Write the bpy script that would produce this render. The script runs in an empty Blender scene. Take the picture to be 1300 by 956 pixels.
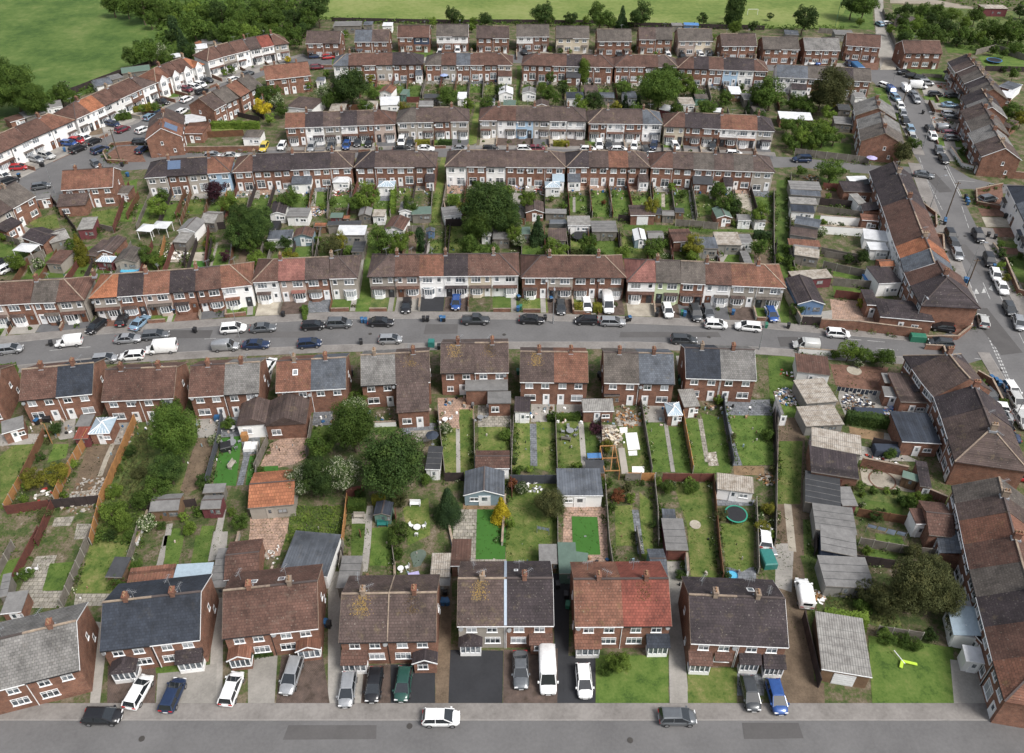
import bpy, math, random
from mathutils import Vector
rnd = random.Random(11)
sin, cos, rad, pi = math.sin, math.cos, math.radians, math.pi
scene = bpy.context.scene
COL = scene.collection
# ---------------------------------------------------------------- survey: the camera station fixes where a sight line meets a plane
FOC, CU, CV, HC = 1050.0, 650.0, 433.0, 88.0
TH = math.atan(803 / 1050)
ST, CT = sin(TH), cos(TH)
def W(u, v, z=0.0):
    dx, dy = (u - CU) / FOC, (v - CV) / FOC
    t = (HC - z) / (ST + dy * CT)
    return Vector((dx * t, (CT - dy * ST) * t, z))
def mpp(u, v, z=0.0):                      # metres per pixel there
    dy = (v - CV) / FOC
    return (HC - z) / (ST + dy * CT) / FOC
def PX(p):
    x, y, z = p[0], p[1], p[2] - HC
    d = y * CT - z * ST; up = y * ST + z * CT
    return CU + FOC * x / d, CV - FOC * up / d
# ---------------------------------------------------------------- materials
def _n(nt, t, **kw):
    n = nt.nodes.new(t)
    for k, v in kw.items(): setattr(n, k, v)
    return n
def new_mat(name):
    m = bpy.data.materials.new(name); m.use_nodes = True
    nt = m.node_tree; nt.nodes.clear()
    o = _n(nt, 'ShaderNodeOutputMaterial'); b = _n(nt, 'ShaderNodeBsdfPrincipled')
    nt.links.new(b.outputs[0], o.inputs[0])
    return m, nt, b
def c4(c): return (c[0], c[1], c[2], 1)
def mul(c, f): return tuple(max(0, min(1, x * f)) for x in c)
def ramp(nt, stops, interp='LINEAR'):
    r = _n(nt, 'ShaderNodeValToRGB'); r.color_ramp.interpolation = interp
    e = r.color_ramp.elements
    while len(e) < len(stops): e.new(0.5)
    for k, (p, c) in zip(e, stops): k.position = p; k.color = c4(c)
    return r
def noise(nt, vec, scale, detail=4, rough=.6):
    n = _n(nt, 'ShaderNodeTexNoise'); n.inputs['Scale'].default_value = scale
    n.inputs['Detail'].default_value = detail; n.inputs['Roughness'].default_value = rough
    nt.links.new(vec, n.inputs['Vector']); return n
def mixc(nt, fac, a, b, mode='MIX'):
    m = _n(nt, 'ShaderNodeMix', data_type='RGBA', blend_type=mode)
    for sock, val in ((m.inputs[0], fac), (m.inputs[6], a), (m.inputs[7], b)):
        if isinstance(val, (int, float)): sock.default_value = val
        elif isinstance(val, tuple): sock.default_value = c4(val)
        else: nt.links.new(val, sock)
    return m.outputs[2]
def math_(nt, op, a, b=None):
    m = _n(nt, 'ShaderNodeMath', operation=op)
    for s, v in zip(m.inputs, (a, b)):
        if v is None: continue
        if isinstance(v, (int, float)): s.default_value = v
        else: nt.links.new(v, s)
    return m.outputs[0]
def mott(name, c, c2=None, s1=.35, s2=3.0, rough=.9, var=.25, rv=.12, bump=.0, bs=8, world=True, metal=0, spec=.3, stops=None):
    """colour broken up at two sizes, plus a shade of its own for every object"""
    m, nt, b = new_mat(name)
    c2 = c2 or mul(c, 1 - var)
    g = _n(nt, 'ShaderNodeNewGeometry').outputs['Position'] if world else _n(nt, 'ShaderNodeTexCoord').outputs['Object']
    n1 = noise(nt, g, s1); n2 = noise(nt, g, s2, 5, .7)
    f = math_(nt, 'ADD', math_(nt, 'MULTIPLY', n1.outputs[0], .6), math_(nt, 'MULTIPLY', n2.outputs[0], .4))
    r = ramp(nt, stops or [(.36, c2), (.62, c)])
    nt.links.new(f, r.inputs[0])
    oi = _n(nt, 'ShaderNodeObjectInfo')
    k = math_(nt, 'ADD', math_(nt, 'MULTIPLY', oi.outputs['Random'], 2 * rv), 1 - rv)
    hsv = _n(nt, 'ShaderNodeHueSaturation'); nt.links.new(r.outputs[0], hsv.inputs['Color']); nt.links.new(k, hsv.inputs['Value'])
    nt.links.new(hsv.outputs[0], b.inputs['Base Color'])
    b.inputs['Roughness'].default_value = rough; b.inputs['Metallic'].default_value = metal
    b.inputs['Specular IOR Level'].default_value = spec
    if bump:
        nb = noise(nt, g, bs, 4, .7); bp = _n(nt, 'ShaderNodeBump'); bp.inputs['Strength'].default_value = bump; bp.inputs['Distance'].default_value = .1
        nt.links.new(nb.outputs[0], bp.inputs['Height']); nt.links.new(bp.outputs[0], b.inputs['Normal'])
    return m
def roof_mat(name, c, c2=None, moss=(.20, .15, .06), mossamt=.5, row=.34, wid=.36, lich=.35, mort=.62, rv=.1):
    m, nt, b = new_mat(name)
    tc = _n(nt, 'ShaderNodeTexCoord').outputs['Object']
    sx = _n(nt, 'ShaderNodeSeparateXYZ'); nt.links.new(tc, sx.inputs[0])
    cb = _n(nt, 'ShaderNodeCombineXYZ'); nt.links.new(sx.outputs[0], cb.inputs[0])
    nt.links.new(math_(nt, 'MULTIPLY', sx.outputs[2], 2.05), cb.inputs[1])
    br = _n(nt, 'ShaderNodeTexBrick'); nt.links.new(cb.outputs[0], br.inputs['Vector'])
    br.inputs['Scale'].default_value = 1; br.inputs['Brick Width'].default_value = wid; br.inputs['Row Height'].default_value = row
    br.inputs['Mortar Size'].default_value = .03; br.inputs['Mortar Smooth'].default_value = .6; br.inputs['Bias'].default_value = 0
    c = mul(c, .78); c2 = c2 or mul(c, .7)
    br.inputs['Color1'].default_value = c4(c); br.inputs['Color2'].default_value = c4(c2); br.inputs['Mortar'].default_value = c4(mul(c2, mort))
    wp = _n(nt, 'ShaderNodeNewGeometry').outputs['Position']
    n1 = noise(nt, wp, .45, 5, .65); r1 = ramp(nt, [(.35, (.62, .62, .62)), (.5, (.95, .95, .95)), (.68, (1.25, 1.25, 1.25))]); nt.links.new(n1.outputs[0], r1.inputs[0])
    colr = mixc(nt, 1.0, br.outputs[0], r1.outputs[0], 'MULTIPLY')
    # streaks running down the slope
    mp = _n(nt, 'ShaderNodeMapping'); mp.inputs['Scale'].default_value = (2.2, .25, .5); nt.links.new(tc, mp.inputs[0])
    n2 = noise(nt, mp.outputs[0], 1.0, 4, .7); r2 = ramp(nt, [(.5, (0, 0, 0)), (.72, (1, 1, 1))]); nt.links.new(n2.outputs[0], r2.inputs[0])
    colr = mixc(nt, math_(nt, 'MULTIPLY', r2.outputs[0], .22), colr, mul(c, 1.5))
    n3 = noise(nt, wp, .8, 6, .75); r3 = ramp(nt, [(.56, (0, 0, 0)), (.7, (1, 1, 1))]); nt.links.new(n3.outputs[0], r3.inputs[0])
    colr = mixc(nt, math_(nt, 'MULTIPLY', r3.outputs[0], mossamt), colr, moss)
    n4 = noise(nt, wp, 4.5, 2, .6); r4 = ramp(nt, [(.66, (0, 0, 0)), (.7, (1, 1, 1))]); nt.links.new(n4.outputs[0], r4.inputs[0])
    colr = mixc(nt, math_(nt, 'MULTIPLY', r4.outputs[0], lich), colr, (.34, .32, .27))
    oi = _n(nt, 'ShaderNodeObjectInfo'); k = math_(nt, 'ADD', math_(nt, 'MULTIPLY', oi.outputs['Random'], 2 * rv), 1 - rv)
    hsv = _n(nt, 'ShaderNodeHueSaturation'); nt.links.new(colr, hsv.inputs['Color']); nt.links.new(k, hsv.inputs['Value'])
    nt.links.new(hsv.outputs[0], b.inputs['Base Color']); b.inputs['Roughness'].default_value = .8; b.inputs['Specular IOR Level'].default_value = .35
    bp = _n(nt, 'ShaderNodeBump'); bp.inputs['Strength'].default_value = .5; bp.inputs['Distance'].default_value = .05
    nt.links.new(br.outputs[1], bp.inputs['Height']); bp.invert = True; nt.links.new(bp.outputs[0], b.inputs['Normal'])
    return m
def brick_mat(name, c, c2, mortar, bw=.23, rh=.075, rv=.12):
    m, nt, b = new_mat(name)
    tc = _n(nt, 'ShaderNodeTexCoord').outputs['Object']
    sx = _n(nt, 'ShaderNodeSeparateXYZ'); nt.links.new(tc, sx.inputs[0])
    cb = _n(nt, 'ShaderNodeCombineXYZ'); nt.links.new(math_(nt, 'ADD', sx.outputs[0], sx.outputs[1]), cb.inputs[0]); nt.links.new(sx.outputs[2], cb.inputs[1])
    br = _n(nt, 'ShaderNodeTexBrick'); nt.links.new(cb.outputs[0], br.inputs['Vector'])
    br.inputs['Scale'].default_value = 1; br.inputs['Brick Width'].default_value = bw; br.inputs['Row Height'].default_value = rh
    br.inputs['Mortar Size'].default_value = .008; br.inputs['Color1'].default_value = c4(c); br.inputs['Color2'].default_value = c4(c2); br.inputs['Mortar'].default_value = c4(mortar)
    wp = _n(nt, 'ShaderNodeNewGeometry').outputs['Position']
    n1 = noise(nt, wp, .9, 5, .7); r1 = ramp(nt, [(.3, (.6, .6, .6)), (.5, (.95, .95, .95)), (.7, (1.3, 1.25, 1.2))]); nt.links.new(n1.outputs[0], r1.inputs[0])
    colr = mixc(nt, 1.0, br.outputs[0], r1.outputs[0], 'MULTIPLY')
    oi = _n(nt, 'ShaderNodeObjectInfo'); k = math_(nt, 'ADD', math_(nt, 'MULTIPLY', oi.outputs['Random'], 2 * rv), 1 - rv)
    hsv = _n(nt, 'ShaderNodeHueSaturation'); nt.links.new(colr, hsv.inputs['Color']); nt.links.new(k, hsv.inputs['Value'])
    nt.links.new(hsv.outputs[0], b.inputs['Base Color']); b.inputs['Roughness'].default_value = .9; b.inputs['Specular IOR Level'].default_value = .2
    return m
def paint(name, c, rough=.3, metal=0, coat=0, spec=.5):
    m, nt, b = new_mat(name); b.inputs['Base Color'].default_value = c4(c); b.inputs['Roughness'].default_value = rough
    b.inputs['Metallic'].default_value = metal; b.inputs['Coat Weight'].default_value = coat; b.inputs['Specular IOR Level'].default_value = spec
    g = _n(nt, 'ShaderNodeNewGeometry').outputs['Position']; n1 = noise(nt, g, 2.5, 4, .7)
    r = ramp(nt, [(.3, mul(c, .82)), (.6, c)]); nt.links.new(n1.outputs[0], r.inputs[0]); nt.links.new(r.outputs[0], b.inputs['Base Color'])
    return m
def slab_mat(name, c, c2, gap, bw=.6, rh=.6, rough=.9):
    m, nt, b = new_mat(name)
    wp = _n(nt, 'ShaderNodeNewGeometry').outputs['Position']
    br = _n(nt, 'ShaderNodeTexBrick'); nt.links.new(wp, br.inputs['Vector'])
    br.inputs['Scale'].default_value = 1; br.inputs['Brick Width'].default_value = bw; br.inputs['Row Height'].default_value = rh
    br.inputs['Mortar Size'].default_value = .03; br.inputs['Color1'].default_value = c4(c); br.inputs['Color2'].default_value = c4(c2); br.inputs['Mortar'].default_value = c4(gap)
    n1 = noise(nt, wp, .9, 5, .7); r1 = ramp(nt, [(.32, (.55, .55, .5)), (.52, (.95, .95, .95)), (.7, (1.25, 1.22, 1.18))]); nt.links.new(n1.outputs[0], r1.inputs[0])
    colr = mixc(nt, 1.0, br.outputs[0], r1.outputs[0], 'MULTIPLY')
    nt.links.new(colr, b.inputs['Base Color']); b.inputs['Roughness'].default_value = rough; b.inputs['Specular IOR Level'].default_value = .25
    return m
def leaf_mat(name, c, c2, c3=None, s=1.2, flower=None, fl_t=.6):
    m, nt, b = new_mat(name)
    tc = _n(nt, 'ShaderNodeNewGeometry').outputs['Position']
    n1 = noise(nt, tc, s * .55, 3, .6); n2 = noise(nt, tc, s * 6, 2, .8)
    f = math_(nt, 'ADD', math_(nt, 'MULTIPLY', n1.outputs[0], .5), math_(nt, 'MULTIPLY', n2.outputs[0], .5))
    st = [(.32, c2), (.5, c), (.66, c3 or mul(c, 1.7))]
    r = ramp(nt, st); nt.links.new(f, r.inputs[0]); colr = r.outputs[0]
    if flower:
        n3 = noise(nt, tc, 3.2, 3, .7); r3 = ramp(nt, [(fl_t - .03, (0, 0, 0)), (fl_t + .03, (1, 1, 1))]); nt.links.new(n3.outputs[0], r3.inputs[0])
        colr = mixc(nt, r3.outputs[0], colr, flower)
    oi = _n(nt, 'ShaderNodeObjectInfo'); k = math_(nt, 'ADD', math_(nt, 'MULTIPLY', oi.outputs['Random'], .5), .75)
    hsv = _n(nt, 'ShaderNodeHueSaturation'); nt.links.new(colr, hsv.inputs['Color']); nt.links.new(k, hsv.inputs['Value'])
    nt.links.new(hsv.outputs[0], b.inputs['Base Color']); b.inputs['Roughness'].default_value = .75; b.inputs['Specular IOR Level'].default_value = .2
    tr = _n(nt, 'ShaderNodeBsdfTranslucent'); nt.links.new(hsv.outputs[0], tr.inputs[0])
    mx = _n(nt, 'ShaderNodeMixShader'); mx.inputs[0].default_value = .25
    out = [n for n in nt.nodes if n.type == 'OUTPUT_MATERIAL'][0]
    nt.links.new(b.outputs[0], mx.inputs[1]); nt.links.new(tr.outputs[0], mx.inputs[2]); nt.links.new(mx.outputs[0], out.inputs[0])
    return m
# ---------------------------------------------------------------- mesh helpers
class MB:
    def __init__(s): s.v, s.f, s.m, s.sm = [], [], [], []
    def add(s, vs, fs, mi=0, smooth=False):
        o = len(s.v); s.v += [tuple(p) for p in vs]
        for f in fs: s.f.append([o + i for i in f]); s.m.append(mi); s.sm.append(smooth)
    def box(s, x0, x1, y0, y1, z0, z1, mi=0):
        s.add([(x0, y0, z0), (x1, y0, z0), (x1, y1, z0), (x0, y1, z0), (x0, y0, z1), (x1, y0, z1), (x1, y1, z1), (x0, y1, z1)],
              [(0, 3, 2, 1), (4, 5, 6, 7), (0, 1, 5, 4), (1, 2, 6, 5), (2, 3, 7, 6), (3, 0, 4, 7)], mi)
    def bar(s, a, b, w, h, mi=0):
        a, b = Vector(a), Vector(b); d = (b - a)
        if d.length < 1e-6: return
        d.normalize()
        side = d.cross(Vector((0, 0, 1)))
        if side.length < 1e-3: side = Vector((1, 0, 0))
        side.normalize(); up = side.cross(d); p = []
        for q in (a, b):
            for i, j in ((-1, -1), (1, -1), (1, 1), (-1, 1)): p.append(q + side * (w / 2 * i) + up * (h / 2 * j))
        s.add(p, [(0, 1, 2, 3), (7, 6, 5, 4), (0, 4, 5, 1), (1, 5, 6, 2), (2, 6, 7, 3), (3, 7, 4, 0)], mi)
    def cyl(s, a, b, r0, r1=None, n=10, mi=0, cap=True, smooth=True):
        a, b = Vector(a), Vector(b); r1 = r0 if r1 is None else r1
        d = (b - a).normalized(); x = d.orthogonal().normalized(); y = d.cross(x)
        p = [a + x * (r0 * cos(2 * pi * i / n)) + y * (r0 * sin(2 * pi * i / n)) for i in range(n)]
        p += [b + x * (r1 * cos(2 * pi * i / n)) + y * (r1 * sin(2 * pi * i / n)) for i in range(n)]
        s.add(p, [(i, (i + 1) % n, n + (i + 1) % n, n + i) for i in range(n)], mi, smooth)
        if cap:
            s.add(p[:n], [tuple(range(n))[::-1]], mi); s.add(p[n:], [tuple(range(n))], mi)
    def sphere(s, c, rx, ry, rz, n=10, k=6, mi=0, jit=0):
        vs, fs = [], []
        for j in range(k + 1):
            for i in range(n):
                a, t = 2 * pi * i / n, pi * j / k; q = 1 + jit * rnd.uniform(-1, 1)
                vs.append((c[0] + rx * q * sin(t) * cos(a), c[1] + ry * q * sin(t) * sin(a), c[2] + rz * q * cos(t)))
        for j in range(k):
            for i in range(n):
                fs.append((j * n + i, (j + 1) * n + i, (j + 1) * n + (i + 1) % n, j * n + (i + 1) % n))
        s.add(vs, fs, mi, True)
    def mesh(s, name, mats):
        me = bpy.data.meshes.new(name); me.from_pydata(s.v, [], s.f)
        for m in mats: me.materials.append(m)
        me.polygons.foreach_set('material_index', s.m); me.polygons.foreach_set('use_smooth', s.sm); me.update()
        return me
    def build(s, name, mats, parent=None, loc=(0, 0, 0), rz=0):
        if not isinstance(mats, (list, tuple)): mats = [mats]
        return put(name, s.mesh(name, mats), parent, loc, rz)
def put(name, me, parent=None, loc=(0, 0, 0), rz=0, sc=None):
    o = bpy.data.objects.new(name, me); COL.objects.link(o); o.location = loc; o.rotation_euler = (0, 0, rz)
    if sc: o.scale = sc
    if parent: o.parent = parent
    return o
CACHE = {}
def cached(key, fn):
    if key not in CACHE: CACHE[key] = fn()
    return CACHE[key]
# ---------------------------------------------------------------- naming and labels
LABS = []
ORD = ['first', 'second', 'third', 'fourth', 'fifth', 'sixth', 'seventh', 'eighth', 'ninth', 'tenth', 'eleventh', 'twelfth', 'thirteenth', 'fourteenth', 'fifteenth',
       'sixteenth', 'seventeenth', 'eighteenth', 'nineteenth', 'twentieth']
def ordn(i):
    if i < 20: return ORD[i]
    t = ['twenty', 'thirty', 'forty', 'fifty', 'sixty', 'seventy', 'eighty', 'ninety'][(i + 1) // 10 - 2]
    if (i + 1) % 10 == 0: return t[:-1] + 'ieth'
    return t + '-' + ORD[(i + 1) % 10 - 1]
def zone(u, v):
    if v < 42 and u < 1120 and u > 395: return 'by the far playing field'
    if u > 1105 and v < 66: return 'in the far right scrubland'
    if v < 95 and 150 < u < 385 - v * .2: return 'in the far left wood edge'
    if u < 330 and v < 240: return 'by the upper left road'
    if u < 160 and v < 345: return 'in the left corner gardens'
    if u > 1030 + max(0, (240 - v)) * .25 and v < 205: return 'by the top of the avenue'
    if u > 1180 + max(0, v - 300) * .3 and v < 620: return 'along the right-hand avenue'
    if u > 995 and v < 400: return 'behind the upper avenue terrace'
    if u > 995 and v < 460: return 'near the street corner'
    if u > 985 and v < 660: return 'behind the lower avenue terrace'
    if u > 985: return 'in the bottom right plots'
    if v < 76: return 'by the farthest houses'
    if v < 138: return 'in the farthest gardens'
    if v < 200: return 'along the second street'
    if v < 278: return 'behind the second street houses'
    if v < 345: return 'behind the main street terraces'
    if v < 402: return 'outside the main street terraces'
    if v < 456: return 'along the main street'
    if v < 606: return 'in the middle gardens'
    if v < 790: return 'in the nearest back gardens'
    return 'before the nearest houses'
def tag(o, base, cat, group=None, kind=None, zn=None, pos=None):
    if kind: o['kind'] = kind
    o['category'] = cat
    if group: o['group'] = group
    LABS.append((o, base, zn, pos)); return o
def thing(name, base, cat, loc=(0, 0, 0), rz=0, group=None, zn=None):
    o = bpy.data.objects.new(name, None); COL.objects.link(o); o.location = loc; o.rotation_euler = (0, 0, rz)
    o.empty_display_size = .3
    return tag(o, base, cat, group, zn=zn)
def finish_labels():
    groups = {}
    for o, base, zn, pos in LABS:
        u, v = PX(pos if pos is not None else o.location)
        z = zn if zn is not None else zone(u, v)
        groups.setdefault((base, z), []).append((u, o))
    bad = 0
    for (base, z), l in groups.items():
        l.sort(key=lambda t: t[0])
        for i, (u, o) in enumerate(l):
            if len(l) == 1: s = base + ' ' + z
            elif len(l) == 2: s = base + (', left one of two ' if i == 0 else ', right one of two ') + z
            elif i == 0: s = base + ', leftmost such ' + z
            elif i == len(l) - 1: s = base + ', rightmost such ' + z
            else: s = base + ', ' + ordn(i) + ' such from left ' + z
            o['label'] = s.strip()
            n = len(o['label'].split())
            if n > 16 or n < 4: bad += 1; print('LABEL', n, o['label'])
    print('labels', len(LABS), 'bad', bad)
def structure(o): o['kind'] = 'structure'; return o
LEV = {}
def ground_pts(pts, z=0): return [W(u, v, z) if True else None for u, v in pts]
patch_n = [0]
def patch(name, pts, mat, lev=2, world=False):
    """a flat sheet of ground surface; each one sits a hair above those laid before it"""
    patch_n[0] += 1
    z = .004 * lev + .00045 * (patch_n[0] % 9)
    P = [Vector((p[0], p[1], z)) for p in pts] if world else [W(u, v, 0) + Vector((0, 0, z)) for u, v in pts]
    a = sum(P[i].x * P[(i + 1) % len(P)].y - P[(i + 1) % len(P)].x * P[i].y for i in range(len(P)))
    if a < 0: P.reverse()
    b = MB(); b.add(P, [tuple(range(len(P)))]); return structure(b.build(name, mat))
def strip(name, pts, half, mat, lev=2, z=None, world=False):
    """band of half-width metres along a px polyline"""
    Q = [Vector((p[0], p[1], 0)) if world else W(p[0], p[1]) for p in pts]; L, Rr = [], []
    for i, p in enumerate(Q):
        d = (Q[min(i + 1, len(Q) - 1)] - Q[max(i - 1, 0)]).normalized(); n = Vector((-d.y, d.x, 0))
        L.append(p + n * half); Rr.append(p - n * half)
    return patch(name, L + Rr[::-1], mat, lev, True)
# ---------------------------------------------------------------- materials of this place
RM = {
 'br': roof_mat('roof_tile_brown', (.125, .088, .078), moss=(.19, .15, .08)),
 'dk': roof_mat('roof_tile_dark_brown', (.062, .048, .052), moss=(.12, .095, .06)),
 'rb': roof_mat('roof_tile_red_brown', (.155, .083, .063), moss=(.12, .09, .07)),
 'rd': roof_mat('roof_tile_red', (.30, .088, .062), mossamt=.1, lich=.1),
 'or': roof_mat('roof_tile_orange', (.42, .165, .085), mossamt=.3, lich=.1),
 'ob': roof_mat('roof_tile_orange_brown', (.255, .118, .078), mossamt=.4),
 'pk': roof_mat('roof_tile_pink', (.33, .145, .12), mossamt=.25, lich=.15),
 'sl': roof_mat('roof_slate_blue_grey', (.135, .15, .175), mossamt=.15, lich=.15, mort=.8),
 'ds': roof_mat('roof_slate_dark', (.046, .055, .074), mossamt=.06, lich=.06, mort=.85),
 'gy': roof_mat('roof_tile_pale_grey', (.26, .25, .238), moss=(.13, .11, .09), mossamt=.4),
 'gb': roof_mat('roof_tile_grey_brown', (.15, .128, .112), moss=(.10, .09, .07)),
}
RN = {'br': 'brown', 'dk': 'dark brown', 'rb': 'red-brown', 'rd': 'red', 'or': 'orange', 'ob': 'orange-brown', 'pk': 'pink', 'sl': 'blue-grey', 'ds': 'dark slate',
      'gy': 'pale grey', 'gb': 'grey-brown', 'fe': 'grey felt', 'fd': 'black felt', 'co': 'corrugated', 'wh': 'white', 'gn': 'green', 'ty': 'pale mossy', 'bl': 'blue', 'gl': 'glass'}
WM = {
 'B': brick_mat('brick_red', (.235, .100, .064), (.150, .066, .045), (.24, .19, .15)),
 'D': brick_mat('brick_brown', (.20, .095, .065), (.14, .065, .045), (.2, .16, .13)),
 'P': mott('pebbledash_grey', (.38, .345, .30), s1=.6, s2=9, var=.25, world=True),
 'W': mott('render_white', (.82, .81, .79), s1=.5, s2=6, var=.12),
 'C': mott('render_cream', (.58, .51, .40), s1=.5, s2=6, var=.15),
 'G': mott('render_pale_green', (.55, .62, .40), s1=.5, s2=6, var=.15),
 'U': mott('render_light_blue', (.38, .52, .66), s1=.5, s2=6, var=.12),
 'K': mott('render_pinkish', (.46, .37, .32), s1=.5, s2=6, var=.15),
 'N': mott('cladding_navy', (.06, .08, .13), var=.2),
 'O': mott('timber_brown', (.20, .125, .075), s1=1, s2=8, var=.35),
 'T': mott('timber_grey', (.22, .20, .175), s1=1, s2=8, var=.35),
 'R': mott('panel_maroon', (.16, .05, .055), var=.25),
 'S': mott('panel_blue_grey', (.24, .32, .36), var=.2),
 'Y': mott('blockwork_grey', (.30, .29, .27), s1=.8, s2=5, var=.3),
 'E': mott('panel_green', (.14, .24, .20), var=.25),
 'L': mott('panel_bright_blue', (.12, .19, .31), var=.2),
}
WN = {'B': 'red brick', 'D': 'brown brick', 'P': 'pebbledash', 'W': 'white', 'C': 'cream', 'G': 'pale green', 'U': 'light blue', 'K': 'pinkish', 'N': 'navy',
      'O': 'brown timber', 'T': 'grey timber', 'R': 'maroon', 'S': 'blue-grey', 'Y': 'grey block', 'E': 'green', 'L': 'blue'}
RM['fe'] = mott('felt_grey', (.20, .195, .19), s1=.9, s2=4, var=.35)
RM['fd'] = mott('felt_black', (.055, .057, .062), s1=.9, s2=4, var=.3)
def corr(name, c, c2):
    m, nt, b = new_mat(name); tc = _n(nt, 'ShaderNodeTexCoord').outputs['Object']
    w = _n(nt, 'ShaderNodeTexWave', bands_direction='X'); w.inputs['Scale'].default_value = 1.1; w.inputs['Distortion'].default_value = .1; nt.links.new(tc, w.inputs['Vector'])
    wp = _n(nt, 'ShaderNodeNewGeometry').outputs['Position']; n1 = noise(nt, wp, 1.1, 6, .7); r = ramp(nt, [(.35, c2), (.6, c)]); nt.links.new(n1.outputs[0], r.inputs[0])
    nt.links.new(mixc(nt, math_(nt, 'MULTIPLY', w.outputs[1], .3), r.outputs[0], mul(c, .4)), b.inputs['Base Color']); b.inputs['Roughness'].default_value = .85
    bp = _n(nt, 'ShaderNodeBump'); bp.inputs['Distance'].default_value = .06; bp.inputs['Strength'].default_value = .7; nt.links.new(w.outputs[1], bp.inputs['Height']); nt.links.new(bp.outputs[0], b.inputs['Normal'])
    return m
RM['co'] = corr('sheet_corrugated', (.30, .29, .27), (.16, .15, .14))
RM['ty'] = corr('sheet_mossy', (.42, .38, .33), (.20, .16, .12))
RM['wh'] = mott('sheet_white', (.62, .63, .64), s1=.9, s2=4, var=.25)
RM['gn'] = mott('felt_green', (.12, .175, .145), s1=.9, s2=4, var=.2)
RM['bl'] = mott('sheet_blue', (.08, .20, .42), s1=.9, s2=4, var=.2)
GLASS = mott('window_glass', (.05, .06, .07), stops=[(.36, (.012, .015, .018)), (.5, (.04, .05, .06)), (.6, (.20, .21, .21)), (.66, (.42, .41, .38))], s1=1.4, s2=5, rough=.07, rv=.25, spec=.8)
GLASSL = paint('window_glass_curtained', (.36, .38, .40), .12, spec=.7)
GLASSM = mott('window_glass_grey', (.13, .155, .175), stops=[(.36, (.03, .04, .05)), (.5, (.11, .13, .15)), (.62, (.36, .37, .37))], s1=1.2, s2=4, rough=.08, rv=.3, spec=.8)
RM['gl'] = paint('roof_glazing', (.34, .42, .48), .2)
PANES = [GLASS, GLASSM, GLASSL, GLASSM]
UPVC = paint('frame_white', (.85, .85, .85), .35)
DKFR = paint('frame_dark', (.04, .04, .045), .4)
BRN = paint('door_brown', (.14, .06, .035), .4)
MORTAR = mott('ridge_mortar', (.34, .27, .20), c2=(.16, .12, .10), s1=1, s2=5)
MORTD = mott('ridge_dark', (.10, .08, .075), var=.3)
POT = mott('chimney_pot_clay', (.32, .20, .12), var=.3)
LEAD = paint('lead_flashing', (.28, .29, .31), .5)
STAIN = mott('lichen_orange', (.34, .22, .06), c2=(.15, .11, .07), s1=2, s2=6)
CONC = mott('concrete', (.33, .31, .28), s1=.35, s2=4, var=.35)
ASPH = mott('asphalt', (.150, .146, .145), c2=(.108, .105, .105), s1=.16, s2=2.6, rv=0)
ASPD = mott('asphalt_new', (.035, .036, .040), s1=.4, s2=3, rv=0)
PAVE = mott('pavement', (.245, .228, .212), c2=(.15, .138, .128), s1=.3, s2=2.5, rv=0)
KERB = mott('kerb_stone', (.27, .255, .24), s1=.6, s2=5, rv=0)
LINE = mott('road_paint', (.55, .55, .53), c2=(.2, .2, .2), s1=1.5, s2=7, rv=0)
GM = {
 'g': mott('lawn_green', (.085, .135, .028), stops=[(.36, (.032, .065, .011)), (.47, (.068, .114, .020)), (.56, (.092, .137, .029)), (.67, (.145, .158, .05))], s1=.5, s2=3.2, rv=.2, bump=.6),
 'y': mott('lawn_dry', (.19, .18, .06), stops=[(.36, (.045, .085, .014)), (.48, (.095, .132, .028)), (.58, (.150, .162, .050)), (.69, (.25, .215, .10))], s1=.5, s2=2.8, rv=.15, bump=.6),
 'G': mott('lawn_artificial', (.045, .135, .022), var=.16, s1=.4, s2=8, rv=.05),
 'd': mott('earth', (.17, .125, .085), c2=(.085, .062, .042), s1=.6, s2=4, bump=.5),
 'm': mott('plot_mixed', (.17, .14, .09), stops=[(.38, (.034, .056, .014)), (.48, (.070, .088, .028)), (.53, (.115, .095, .058)), (.60, (.16, .13, .09)), (.68, (.27, .24, .20))], s1=.5, s2=3.0, bump=.8),
 'w': mott('weeds', (.10, .13, .035), stops=[(.32, (.03, .055, .015)), (.5, (.075, .105, .028)), (.66, (.17, .165, .06))], s1=.6, s2=4, bump=.8),
 'c': CONC,
 's': slab_mat('paving_slabs', (.34, .315, .27), (.26, .24, .21), (.12, .11, .08)),
 'S': slab_mat('paving_grey', (.20, .21, .225), (.15, .16, .175), (.10, .10, .11), .6, .45),
 'b': slab_mat('block_paving_red', (.26, .125, .085), (.19, .10, .075), (.13, .08, .06), .22, .12),
 'B': slab_mat('block_paving_brown', (.16, .115, .095), (.12, .09, .08), (.08, .06, .05), .22, .12),
 'k': slab_mat('paving_pinkish', (.42, .28, .21), (.34, .24, .19), (.2, .14, .11), .45, .45),
 'a': ASPD, 'A': mott('drive_grey', (.13, .13, .135), var=.3, s1=.5, s2=3),
 'p': mott('gravel_pale', (.42, .38, .31), c2=(.24, .21, .17), s1=.6, s2=7),
 't': mott('deck_timber', (.26, .175, .10), c2=(.15, .10, .06), s1=.8, s2=6),
 'r': mott('rubble_ground', (.40, .36, .30), stops=[(.36, (.10, .085, .07)), (.5, (.30, .26, .21)), (.6, (.55, .52, .47))], s1=1.1, s2=5, bump=.9),
}
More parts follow.
